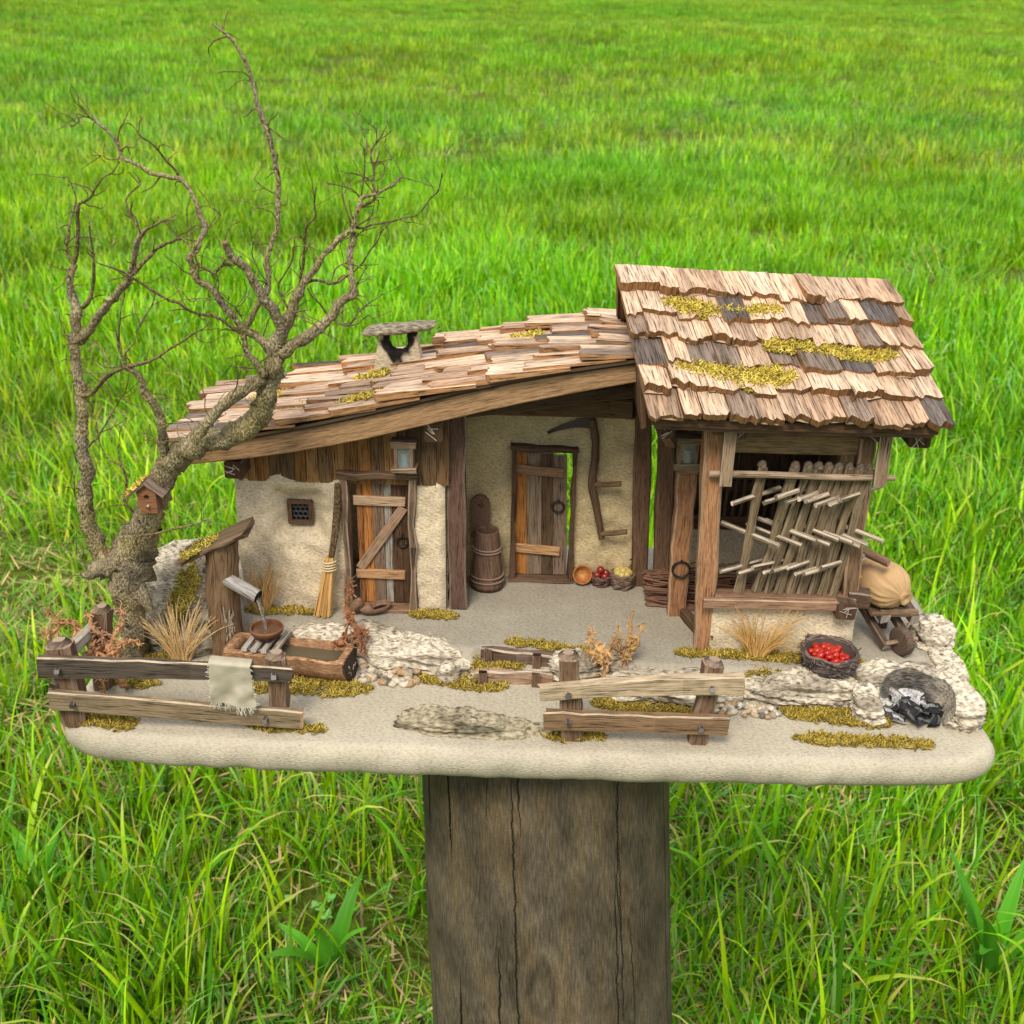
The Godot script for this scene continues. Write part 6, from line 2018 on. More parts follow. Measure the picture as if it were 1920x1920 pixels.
	for q in [[1.0, 1.76], [1.5, 1.70], [4.3, 1.46], [4.6, 1.43]]:
		var hp := MB.new()
		var pts := []
		for s in 33:
			pts.append(v4(Vector3(-5.2 + cos(TAU * s / 32.0) * q[1], 2.5 + q[0], -24.0 + sin(TAU * s / 32.0) * q[1]), 0.1))
		tube(hp, pts, 6, srgb(154, 133, 117), 0.0, false)
		part("hoop", hp, mats["weathered"], v)
	var lid := MB.new()
	slab(lid, 20, 52,
		func(k: int, j: int) -> bool:
			var p := Vector2((k + 0.5) / 20.0 * 2.0 - 1.0, (j + 0.5) * 0.1)
			var yy := (j + 0.5) / 52.0 * 5.0 - 3.9
			if yy > 0 and Vector2(p.x, yy / 1.1).length() > 1.0:
				return false
			return Vector2(p.x - 0.1, yy / 1.0).length() > 0.3,
		func(k: int, j: int) -> Vector3: return Vector3(-6.0 + (k / 20.0 - 0.5) * 1.95, 7.6 + j / 52.0 * 4.8, -24.95),
		func(k: int, j: int) -> Vector3: return Vector3(-6.0 + (k / 20.0 - 0.5) * 1.95, 7.6 + j / 52.0 * 4.8, -25.35),
		func(_p: Vector3) -> Color: return srgb(114, 90, 74))
	part("handle_board", lid, mats["clay"], v)
	# scythe on the back wall
	var s := thing("scythe", "old scythe with curved handle and dark blade hanging on the back wall", "scythe", Vector3(5.8, 8, -25.4))
	var sm := MB.new()
	tube(sm, curve([Vector4(5.1, 20.9, -25.3, 0.42), Vector4(5.55, 18.5, -25.3, 0.42), Vector4(5.55, 16.0, -25.3, 0.42), Vector4(5.4, 13.9, -25.2, 0.44), Vector4(5.9, 11.6, -25.2, 0.4), Vector4(6.35, 9.6, -25.2, 0.38), Vector4(6.7, 7.8, -25.2, 0.36)], 4), 9, srgb(108, 85, 66), 0.12)
	part("handle", sm, mats["timber"], s)
	var bl := MB.new()
	var prevs := []
	for k in 13:
		var t := k / 12.0
		var x := lerpf(5.3, 0.7, t)
		var y := 20.95 - 1.7 * pow(t, 1.7)
		prevs.append([Vector3(x, y + 0.18, -25.25), Vector3(x, y - lerpf(1.15, 0.05, pow(t, 0.8)), -25.1)])
	for k in 12:
		for dz in [0.0, -0.12]:
			var o := Vector3(0, 0, dz)
			bl.face([prevs[k][0] + o, prevs[k + 1][0] + o, prevs[k + 1][1] + o, prevs[k][1] + o], Vector3.BACK if dz == 0.0 else Vector3.FORWARD, srgb(68, 55, 46))
		bl.face([prevs[k][0], prevs[k + 1][0], prevs[k + 1][0] - Vector3(0, 0, 0.12), prevs[k][0] - Vector3(0, 0, 0.12)], Vector3.UP, srgb(60, 48, 40))
		bl.face([prevs[k][1], prevs[k + 1][1], prevs[k + 1][1] - Vector3(0, 0, 0.12), prevs[k][1] - Vector3(0, 0, 0.12)], Vector3.DOWN, srgb(110, 100, 92))
	part("blade", bl, mats["iron"], s)
	for q in [[Vector3(5.6, 13.9, -25.1), Vector3(8.3, 14.3, -24.5)], [Vector3(6.6, 8.4, -25.1), Vector3(9.2, 9.0, -24.5)]]:
		var gm := MB.new()
		rod(gm, q[0], q[1], 0.3, 9, srgb(123, 99, 76), srgb(145, 119, 93))
		part("grip", gm, mats["timber"], s)
	# vessels in the corner
	var pot := MB.new()
	lathe(pot, Transform3D(Basis.from_euler(Vector3(1.15, 0.15, 0)), Vector3(4.7, 3.4, -25.5)), [Vector2(0, 0), Vector2(0.6, 0), Vector2(0.85, 0.4), Vector2(1.05, 0.95), Vector2(0.98, 1.05), Vector2(0.85, 0.95), Vector2(0.65, 0.45), Vector2(0, 0.3)], 28, [srgb(150, 92, 56), srgb(150, 92, 56), srgb(156, 96, 58), srgb(172, 112, 70), srgb(186, 124, 80), srgb(170, 104, 60), srgb(176, 112, 66), srgb(206, 156, 92)])
	solo("wooden_bowl", pot, mats["clay"], "orange brown wooden bowl tipped on its side by the back door", "bowl", Vector3(4.7, 2.5, -25.4))
	var fruit := MB.new()
	blob(fruit, 16, 12, func(d: Vector3) -> Vector3: return d * 0.42, func(p: Vector3) -> Color: return srgb(128, 44, 36) * (1.0 + 0.3 * n3(p, 3.0)), Vector3.ZERO)
	var reds: Node3D
	weave_basket("round dark wicker basket of deep red apples in the back corner", Vector3(6.85, 2.5, -25.2), 0.72, 0.92, 1.05, srgb(92, 68, 57), 5)
	for q in [Vector3(6.4, 3.6, -25.0), Vector3(7.2, 3.55, -24.8), Vector3(6.85, 3.6, -25.5), Vector3(6.75, 4.15, -25.2), Vector3(7.35, 3.7, -25.4)]:
		if reds == null:
			reds = solo("apple", fruit, mats["berry"], "deep red apple in the dark basket by the back wall", "apple", Vector3.ZERO, "apples in the dark basket")
			reds.position = (q + BOARD_AT) * CM
		else:
			copy_of(reds, "deep red apple in the dark basket by the back wall", q, rng.randf() * 6.0)
	weave_basket("larger brown wicker basket of yellow fruit in the back corner", Vector3(9.1, 2.5, -24.9), 0.95, 1.2, 1.6, srgb(114, 93, 76), 7)
	var pear := MB.new()
	blob(pear, 16, 12, func(d: Vector3) -> Vector3: return d * 0.46, func(p: Vector3) -> Color: return srgb(188, 168, 96) * (1.0 + 0.2 * n3(p, 3.0)), Vector3.ZERO)
	var yellow: Node3D
	for k in 8:
		var q := Vector3(9.1 + cos(k * 0.9) * 0.6, 4.0, -24.9 + sin(k * 0.9) * 0.6) if k < 7 else Vector3(9.1, 4.15, -24.9)
		if yellow == null:
			yellow = solo("yellow_fruit", pear, mats["berry"], "pale yellow fruit in the larger basket by the back wall", "fruit", Vector3.ZERO, "yellow fruit in the larger basket")
			yellow.position = (q + BOARD_AT) * CM
		else:
			copy_of(yellow, "pale yellow fruit in the larger basket by the back wall", q, rng.randf() * 6.0)
	# basket of tomatoes at the right
	weave_basket("rough grey twig basket full of bright red fruit before the hay rack", Vector3(27.2, 2.5, -9.4), 1.5, 2.4, 2.1, srgb(92, 80, 74), 13, 0.15)
	var tom := MB.new()
	blob(tom, 18, 12, func(d: Vector3) -> Vector3: return Vector3(d.x, d.y * 0.85, d.z) * 0.42, func(p: Vector3) -> Color: return srgb(156, 14, 14).lerp(srgb(184, 52, 32), clampf(0.4 + n3(p + Vector3(3, 1, 2), 1.4), 0, 1)), Vector3.ZERO)
	var t0: Node3D
	for k in 26:
		var a := k * 2.4
		var r := 1.7 * sqrt((k + 0.5) / 26.0)
		var q := Vector3(27.2 + cos(a) * r, 3.9 + rng.randf_range(-0.1, 0.25) + (0.25 if k < 8 else 0.0), -9.4 + sin(a) * r)
		if t0 == null:
			t0 = solo("red_fruit", tom, mats["berry"], "glossy red fruit heaped in the twig basket", "fruit", Vector3.ZERO, "red fruit in the twig basket")
			t0.position = (q + BOARD_AT) * CM
		else:
			var c := copy_of(t0, "glossy red fruit heaped in the twig basket", q, rng.randf() * 6.0, rng.randf_range(0.8, 1.1))
			c.rotation.x = rng.randf() * 3.0
	# glowless charcoal in the hollow
	var fire := Vector3(34.0, 0.1, -5.8)
	var kinds := []
	for k in 5:
		var cm2 := MB.new()
		var lng := rng.randf_range(0.8, 1.25)
		beam(cm2, Vector3(-lng, 0, 0), Vector3(lng, 0.1, 0), rng.randf_range(0.9, 1.3), rng.randf_range(0.7, 1.0), [srgb(190, 194, 202), srgb(58, 59, 62), srgb(206, 210, 218), srgb(50, 50, 54), srgb(120, 124, 132)][k], {"seg": 3, "wob": 0.3, "ch": 0.28, "rag": 0.25, "ec": [srgb(228, 230, 238), srgb(120, 124, 132), srgb(244, 246, 250), srgb(150, 152, 158), srgb(214, 218, 226)][k], "endc": srgb(70, 70, 74)})
		kinds.append(cm2)
	for k in 17:
		var a := k * 2.4
		var r := 2.5 * sqrt((k + 0.3) / 17.0)
		var p := fire + Vector3(cos(a) * r, 0.4 + (0.65 if k < 9 else 0.0) + (0.5 if k < 3 else 0.0), sin(a) * r * 0.75)
		var c := solo("charcoal_lump", kinds[k % 5], mats["coal"], "ash dusted black charcoal lump in the fire hollow", "charcoal", Vector3.ZERO, "charcoal lumps in the fire hollow")
		c.position = (p + BOARD_AT) * CM
		c.rotation = Vector3(rng.randf_range(-0.4, 0.4), rng.randf() * TAU, rng.randf_range(-0.4, 0.4))
		c.scale = Vector3.ONE * rng.randf_range(0.7, 1.0)
	# bird house on the tree
	var h := thing("bird_house", "tiny brown bird house with mossy pitched roof fixed to the tree", "bird house", Vector3(-34.4, 16.6, -9.6))
	var bc := Vector3(-34.4, 16.6, -9.6)
	var hb := MB.new()
	slab(hb, 14, 26,
		func(k: int, j: int) -> bool:
			var x := (k + 0.5) / 14.0 * 2.0 - 1.0
			var y := (j + 0.5) * 0.1
			return Vector2(x * 0.85, (y - 1.55)).length() > 0.24,
		func(k: int, j: int) -> Vector3:
			var x := (k / 14.0 - 0.5) * lerpf(1.5, 1.8, j / 26.0)
			var y := minf(j * 0.1, 2.75 - absf(x) * 0.75)
			return bc + Vector3(x - y * 0.05, y, 0.75),
		func(k: int, j: int) -> Vector3:
			var x := (k / 14.0 - 0.5) * lerpf(1.5, 1.8, j / 26.0)
			var y := minf(j * 0.1, 2.75 - absf(x) * 0.75)
			return bc + Vector3(x - y * 0.05, y, 0.5), func(_p: Vector3) -> Color: return srgb(150, 104, 74))
	part("front", hb, mats["timber"], h)
	var box := MB.new()
	beam(box, bc + Vector3(0, 0.02, -0.3), bc + Vector3(-0.05, 2.1, -0.3), 1.6, 1.3, srgb(127, 98, 76), {"up": Vector3.BACK, "seg": 1})
	part("box", box, mats["timber"], h)
	one_beam("perch", bc + Vector3(-0.02, 0.75, 0.7), bc + Vector3(-0.02, 0.72, 1.15), 0.18, 0.18, srgb(206, 196, 184), h, {"seg": 1})
	one_beam("roof_board", bc + Vector3(-1.75, 1.55, 0.1), bc + Vector3(-0.05, 2.95, 0.1), 2.0, 0.22, srgb(128, 105, 84), h, {"seg": 2}, "weathered")
	one_beam("roof_board", bc + Vector3(-0.1, 3.0, 0.1), bc + Vector3(1.5, 1.75, 0.1), 2.0, 0.24, srgb(147, 129, 113), h, {"seg": 2}, "weathered")


# a basket of twisted withies round a foot «at»
func weave_basket(label: String, at: Vector3, r0: float, r1: float, h: float, col: Color, rows: int, thick := 0.13) -> void:
	var t := thing("basket", label, "basket", at)
	var floor_mb := MB.new()
	lathe(floor_mb, Transform3D(Basis(), at), [Vector2(0, 0.05), Vector2(r0, 0.05), Vector2(lerpf(r0, r1, 0.5), h * 0.5), Vector2(r1 * 0.96, h * 0.9), Vector2(r1 * 0.9, h * 0.9), Vector2(r0, 0.2), Vector2(0, 0.2)], 24, [col * 0.6])
	part("lining", floor_mb, mats["twig"], t)
	for k in rows:
		var f := (k + 0.5) / rows
		for w in 2:
			var mb := MB.new()
			var pts := []
			var ph := rng.randf() * TAU
			var rr := lerpf(r0, r1, sqrt(f))
			for s in 37:
				var a := TAU * s / 36.0 + ph
				var j := 0.06 * thick / 0.13 * n3(Vector3(cos(a) * 2.0, k, sin(a) * 2.0), 1.0, w * 9.0)
				pts.append(v4(at + Vector3(cos(a) * (rr + 0.06 + 0.09 * sin(s * 1.05 + w * PI + k) + j), h * f + 0.08 * cos(s * 1.05 + w * PI) + j, sin(a) * (rr + 0.06 + 0.09 * sin(s * 1.05 + w * PI + k) + j)), thick * rng.randf_range(0.85, 1.15)))
			tube(mb, pts, 6, vary(col, 0.3) * (1.25 if (k + w) % 2 else 0.62), 0.1)
			if thick > 0.14:
				for e in 11:
					var q: Vector4 = pick(pts)
					var p := Vector3(q.x, q.y, q.z)
					var d := ((p - at) * Vector3(1, 0, 1)).normalized().rotated(Vector3.UP, rng.randf_range(0.6, 1.3)) + Vector3(0, rng.randf_range(-0.1, 0.35), 0)
					rod(mb, p, p + d * rng.randf_range(0.3, 0.8), 0.07, 5, vary(col, 0.3) * (1.4 if e % 2 else 0.6))
			part("withy", mb, mats["twig"], t)


# ---------------------------------------------------------------- things in and by the barn
func lantern(label: String, c: Vector3, w: float, h: float, tone: Color, glass_col: Color, on_post: bool) -> void:
	var t := thing("lantern", label, "lantern", c)
	for s in [-1.0, 1.0]:
		for z in [-1.0, 1.0]:
			one_beam("upright", c + Vector3(s * w * 0.42, 0, z * w * 0.3), c + Vector3(s * w * 0.42, h, z * w * 0.3), 0.32, 0.32, tone, t, {"up": Vector3.BACK, "seg": 1})
	one_beam("top_bar", c + Vector3(-w * 0.68, h + 0.2, 0), c + Vector3(w * 0.68, h + 0.2, 0), w * 0.9, 0.5, tone, t, {"seg": 3, "wob": 0.08, "ec": srgb(187, 169, 151)}, "weathered")
	one_beam("base_bar", c + Vector3(-w * 0.68, -0.2, 0), c + Vector3(w * 0.68, -0.2, 0), w * 0.95, 0.5, tone, t, {"seg": 3, "wob": 0.08, "ec": srgb(187, 169, 151)}, "weathered")
	if on_post:
		one_beam("collar", c + Vector3(-w * 0.55, -0.65, 0), c + Vector3(w * 0.55, -0.65, 0), w * 0.8, 0.5, tone, t, {"seg": 2}, "weathered")
	var candle := MB.new()
	tube(candle, [v4(c + Vector3(0.05, 0, 0), w * 0.2), v4(c + Vector3(0, h * 0.6, 0), w * 0.18)], 10, glass_col)
	part("candle", candle, mats["clay"], t)
	var pane := MB.new()
	beam(pane, c + Vector3(0, 0.05, w * 0.27), c + Vector3(0, h - 0.05, w * 0.27), w * 0.8, 0.06, Color(1, 1, 1), {"up": Vector3.BACK, "seg": 1, "ch": 0.01, "wob": 0.0, "rag": 0.0})
	part("pane", pane, mats["glass"], t)
	var back := MB.new()
	beam(back, c + Vector3(0, 0.0, -w * 0.27), c + Vector3(0, h, -w * 0.27), w * 0.8, 0.08, glass_col * 0.7, {"up": Vector3.BACK, "seg": 1, "ch": 0.01})
	part("back_pane", back, mats["clay"], t)


func make_barn_things() -> void:
	rng.seed = 111
	lantern("small lantern with bluish pane on the boards above the front door", Vector3(-12.7, 18.55, -17.0), 1.75, 2.1, srgb(142, 117, 96), srgb(120, 140, 150), false)
	lantern("lantern with clear pane on top of the inner barn post", Vector3(13.95, 18.95, -18.9), 1.9, 2.2, srgb(145, 123, 93), srgb(194, 190, 164), true)
	# hay drying stakes with crossed pegs, leaning on the bar
	var tops := [19.68, 22.6, 23.73, 24.66, 25.5, 26.42, 27.36, 28.27, 29.08]
	var feet := [18.9, 20.6, 21.5, 22.6, 23.6, 24.7, 25.6, 26.5, 27.7]
	var words := ["single hay drying stake standing apart at the left of the rack", "second hay drying stake from the left, first of the close row", "third hay drying stake from the left in the rack", "fourth hay drying stake from the left in the rack", "middle hay drying stake of the nine in the rack", "fourth hay drying stake from the right in the rack", "third hay drying stake from the right in the rack", "second hay drying stake from the right in the rack", "last hay drying stake at the right end of the rack"]
	for k in 9:
		var top := Vector3(tops[k], 21.3, -12.25 - rng.randf() * 0.2)
		var foot := Vector3(feet[k], 8.6, -12.6 - rng.randf() * 0.3)
		var s := thing("hay_stake", words[k], "stake", foot, "hay drying stakes leaning in the rack")
		var mb := MB.new()
		beam(mb, foot, top, 0.78, 0.8, vary(srgb(132, 115, 90), 0.1), {"up": Vector3.BACK, "seg": 5, "wob": 0.1, "ch": 0.2, "ec": srgb(156, 139, 112)})
		tube(mb, [v4(top, 0.44), v4(top + Vector3(0.05, 0.3, 0), 0.4), v4(top + Vector3(0.08, 0.5, 0), 0.22)], 8, srgb(147, 129, 111), 0.15)
		part("shaft", mb, mats["weathered"], s)
		var jig := rng.randf_range(-0.055, 0.055)
		for q in [[0.80, Vector3(-1, -0.02, 0.75)], [0.50, Vector3(1, -0.08, 0.85)], [0.235, Vector3(-1, 0.0, 0.62)]]:
			var c := foot.lerp(top, q[0] + jig * 0.5 + rng.randf_range(-0.012, 0.012))
			var d := (q[1] as Vector3).normalized()
			var pm := MB.new()
			var l := rng.randf_range(2.7, 3.3)
			beam(pm, c - d * l, c + d * l, 0.42, 0.42, vary(srgb(166, 149, 126), 0.14), {"seg": 2, "ch": 0.14, "ec": srgb(203, 189, 169), "endc": srgb(211, 199, 181), "wob": 0.04})
			part("peg", pm, mats["weathered"], s)
	# a loose pole end poking out to the right of the rack
	var pole := MB.new()
	tube(pole, [v4(Vector3(25.0, 13.2, -19.0), 0.4), v4(Vector3(32.4, 11.9, -12.8), 0.42)], 9, srgb(135, 106, 88), 0.1, true, srgb(179, 152, 130))
	solo("pole", pole, mats["timber"], "loose brown pole whose end sticks out right of the rack", "pole", Vector3(28.6, 12.5, -16))
	# brushwood heap
	var bm := MB.new()
	for k in 240:
		var y := 2.6 + 2.6 * rng.randf() * rng.randf() + 0.1
		var z := rng.randf_range(-25.5, -20.5)
		var x0 := 11.2 + rng.randf() * 1.4 + (y - 2.5) * -0.15
		var p := Vector3(x0, y + 0.25 * sin(z), z)
		var d := Vector3(1, rng.randf_range(-0.14, 0.1), rng.randf_range(-0.28, 0.28))
		var pts := []
		var l := rng.randf_range(5.0, 13.0)
		for s in 6:
			pts.append(v4(p, 0.11 - 0.012 * s))
			p += d * l / 5.0
			d += rv(0.09)
		tube(bm, pts, 5, vary(srgb(118, 84, 65), 0.28), 0.1)
	solo("brushwood", bm, mats["twig"], "heap of reddish brown brushwood lying on the barn floor", "brushwood", Vector3(16, 2.5, -23))
	# manger slats dimly seen at the back of the barn
	var mg := thing("manger", "dark slatted manger at the back of the barn", "manger", Vector3(21, 8, -28.5))
	for k in 16:
		one_beam("slat", Vector3(15.5 + k * 0.85, 9.0, -28.8), Vector3(15.6 + k * 0.85, 14.0, -28.0), 0.3, 0.3, vary(srgb(108, 87, 68), 0.15), mg, {"up": Vector3.BACK, "seg": 1})
	one_beam("rail", Vector3(15.0, 14.1, -28.0), Vector3(29.0, 14.2, -28.0), 0.6, 0.6, srgb(114, 91, 70), mg, {})
	one_beam("rail", Vector3(15.0, 9.0, -28.7), Vector3(29.0, 9.0, -28.7), 0.6, 0.6, srgb(114, 91, 70), mg, {})
	# wheelbarrow with its wheel towards the viewer
	var w := thing("wheelbarrow", "dark brown wooden wheelbarrow with disc wheel right of the hay rack", "wheelbarrow", Vector3(34, 2.5, -14))
	var dk := srgb(101, 83, 69)
	var op := {"ch": 0.12, "ec": srgb(125, 107, 93), "endc": srgb(174, 163, 150)}
	for s in [0, 1]:
		var o := Vector3(s * 2.75, s * 0.05, 0)
		one_beam("side_rail", Vector3(31.6, 7.5, -20.0) + o, Vector3(33.15, 5.75, -13.3) + o, 0.95, 0.95, dk, w, op)
		one_beam("fork", Vector3(31.2, 6.3, -17.5) + o * 0.9, Vector3(33.45, 3.15, -12.6) + o * 0.9, 0.75, 0.8, dk, w, op)
		one_beam("leg", Vector3(30.9 + s * 3.6, 2.5, -17.6), Vector3(31.1 + s * 3.4, 6.8, -17.4), 0.75, 0.75, dk, w, op)
	for k in 4:
		one_beam("tray_board", Vector3(31.2 + k * 0.2, 7.4 - k * 0.42, -18.6 + k * 1.5), Vector3(35.3 + k * 0.2, 7.45 - k * 0.42, -18.6 + k * 1.5), 1.4, 0.4, vary(srgb(128, 105, 86), 0.1), w, {"seg": 2})
	one_beam("front_board", Vector3(32.7, 6.35, -13.7), Vector3(36.2, 6.4, -13.7), 0.45, 0.5, srgb(145, 121, 98), w, {"seg": 2})
	var wheel := MB.new()
	var wc := Vector3(34.75, 3.9, -12.5)
	lathe(wheel, Transform3D(Basis.from_euler(Vector3(0, 0.42, PI / 2)), wc), [Vector2(0, -0.42), Vector2(1.15, -0.42), Vector2(1.38, -0.3), Vector2(1.4, 0.3), Vector2(1.15, 0.42), Vector2(0, 0.42)], 30, [srgb(109, 91, 77)], 0.02)
	part("wheel", wheel, mats["timber"], w)
	var axle := MB.new()
	rod(axle, Vector3(33.2, 3.7, -12.3), Vector3(36.3, 4.0, -12.9), 0.22, 8, srgb(165, 141, 117))
	part("axle", axle, mats["timber"], w)
	# sack tied at the end that faces the viewer
	var sk := thing("sack", "bulging tan cloth sack tied at its end on the wheelbarrow", "sack", Vector3(33, 6.6, -15.5))
	var sm := MB.new()
	var axis := Vector3(0.52, -0.1, 0.85).normalized()
	var s_side := axis.cross(Vector3.UP).normalized()
	var basis := Basis(s_side, axis, s_side.cross(axis))
	var first := 0
	var prof := [Vector2(0.0, -2.9), Vector2(1.1, -2.7), Vector2(1.85, -2.0), Vector2(2.2, -1.0), Vector2(2.3, 0.0), Vector2(2.2, 0.8), Vector2(1.95, 1.5), Vector2(1.5, 2.05), Vector2(1.0, 2.35), Vector2(0.6, 2.5), Vector2(0.42, 2.62), Vector2(0.5, 2.8), Vector2(0.72, 3.0), Vector2(0.45, 2.98), Vector2(0.0, 2.7)]
	var seg := 84
	var dense := []
	for k in prof.size() - 1:
		for q in 3:
			dense.append((prof[k] as Vector2).lerp(prof[k + 1], q / 3.0))
	dense.append(prof[prof.size() - 1])
	for k in dense.size():
		var q: Vector2 = dense[k]
		var fold := smoothstep(-0.2, 2.2, q.y) * (1.0 - 0.3 * smoothstep(2.6, 3.1, q.y))
		for s in seg:
			var a := TAU * s / seg
			var wv := sin(a * 13.0 + 1.4 * sin(a * 3.0)) * 0.6 + sin(a * 21.0 + q.y) * 0.4
			var r := q.x * (1.0 + 0.085 * fold * wv) - 0.02 * fold * wv
			var d := Vector3(cos(a) * r, q.y, sin(a) * r)
			var p := Vector3(33.0, 8.55, -15.2) + basis * d
			p.y -= 0.14 * maxf(0.0, 8.55 - p.y) * -0.5
			p += Vector3(0, 0.12, 0) * n3(p, 0.5)
			sm.vert(p, Vector3.UP, srgb(216, 178, 130) * (1.0 + 0.05 * n3(p, 0.8)))
	for k in dense.size() - 1:
		for s in seg:
			var a := k * seg + s
			var b := k * seg + (s + 1) % seg
			sm.tri(a, a + seg, b)
			sm.tri(b, a + seg, b + seg)
	sm.smooth(0, 0)
	if sm.n[6 * seg].dot(sm.v[6 * seg] - Vector3(33.0, 8.55, -15.2)) < 0.0:
		sm.flip_from(0)
	part("cloth_body", sm, mats["cloth"], sk)
	var tie := MB.new()
	var tp := []
	for s in 21:
		var a := TAU * s / 20.0
		tp.append(v4(Vector3(33.0, 8.55, -15.2) + basis * Vector3(cos(a) * 0.47, 2.64, sin(a) * 0.47), 0.09))
	tube(tie, tp, 6, srgb(196, 160, 116), 0.0, false)
	part("tie", tie, mats["stalk"], sk)
	# orange chip of wood behind the sack
	one_solo_block()


func one_solo_block() -> void:
	var mb := MB.new()
	beam(mb, Vector3(29.9, 8.9, -15.5), Vector3(31.3, 9.0, -15.3), 1.2, 1.1, srgb(206, 138, 88), {"seg": 1})
	solo("wood_block", mb, mats["timber"], "small orange wood block between rack corner and sack", "block", Vector3(30.6, 8.4, -15.4))


# ---------------------------------------------------------------- moss and pebbles
var moss_mesh := []

func moss_patch(label: String, a: Vector3, b: Vector3, half: float, count: int, where: Callable, nrm: Callable, tone := Color(1, 1, 1)) -> void:
	if moss_mesh.is_empty():
		for q in 10:
			var mb := MB.new()
			var shade := rng.randf_range(0.75, 1.15)
			for k in 7:
				var p := Vector3(rng.randf_range(-0.3, 0.3), rng.randf_range(0.0, 0.12), rng.randf_range(-0.3, 0.3))
				var d := Vector3(rng.randf_range(-1, 1), rng.randf_range(0.0, 0.8), rng.randf_range(-1, 1)).normalized()
				var bend := rv(0.9)
				var pts := []
				for s in 3:
					pts.append(v4(p, 0.068 - 0.012 * s))
					p += d * 0.2
					d = (d + bend * 0.5 + rv(0.2)).normalized()
				tube(mb, pts, 3, vary(pick([srgb(206, 188, 78), srgb(182, 166, 60), srgb(224, 208, 104), srgb(150, 134, 50)]), 0.15) * shade, 0.0, false)
			moss_mesh.append(mb)
	var at := a.lerp(b, 0.5)
	var ph := rng.randf() * 60.0
	var ax := (b - a)
	var sd := Vector3(-ax.z, 0, ax.x).normalized()
	var out := MB.new()
	var middle := Vector3.ZERO
	for k in count:
		var u := rng.randf()
		var edge := half * (0.55 + 0.45 * sin(PI * clampf(u * 0.9 + 0.05, 0, 1))) * (1.0 + 0.6 * n3(Vector3(u * 4.0, 0, 0), 1.0, ph)) * minf(1.0, 3.0 * sqrt(minf(u, 1.0 - u)) + 0.15)
		var v := rng.randf_range(-1, 1)
		v = signf(v) * pow(absf(v), 0.8)
		var p: Vector3 = where.call(a + ax * u + sd * v * edge)
		var y: Vector3 = (nrm.call(p) as Vector3).normalized()
		var x := y.cross(Vector3(cos(k), 0.3, sin(k))).normalized()
		var tr := Transform3D(Basis(x, y, x.cross(y)) * rng.randf_range(0.75, 1.15), p)
		var src: MB = moss_mesh[rng.randi() % moss_mesh.size()]
		var first := out.v.size()
		out.v.append_array(tr * src.v)
		out.n.append_array(Transform3D(tr.basis.orthonormalized(), Vector3.ZERO) * src.n)
		out.c.append_array(src.c)
		out.t.append_array(src.t)
		for q in src.i:
			out.i.append(q + first)
		middle += p / count
	if tone != Color(1, 1, 1):
		for k in out.c.size():
			out.c[k] = Color(out.c[k].r * tone.r, out.c[k].g * tone.g, out.c[k].b * tone.b)
	solo("moss_patch", out, mats["moss"], label, "moss", middle, "dry yellow green moss patches")


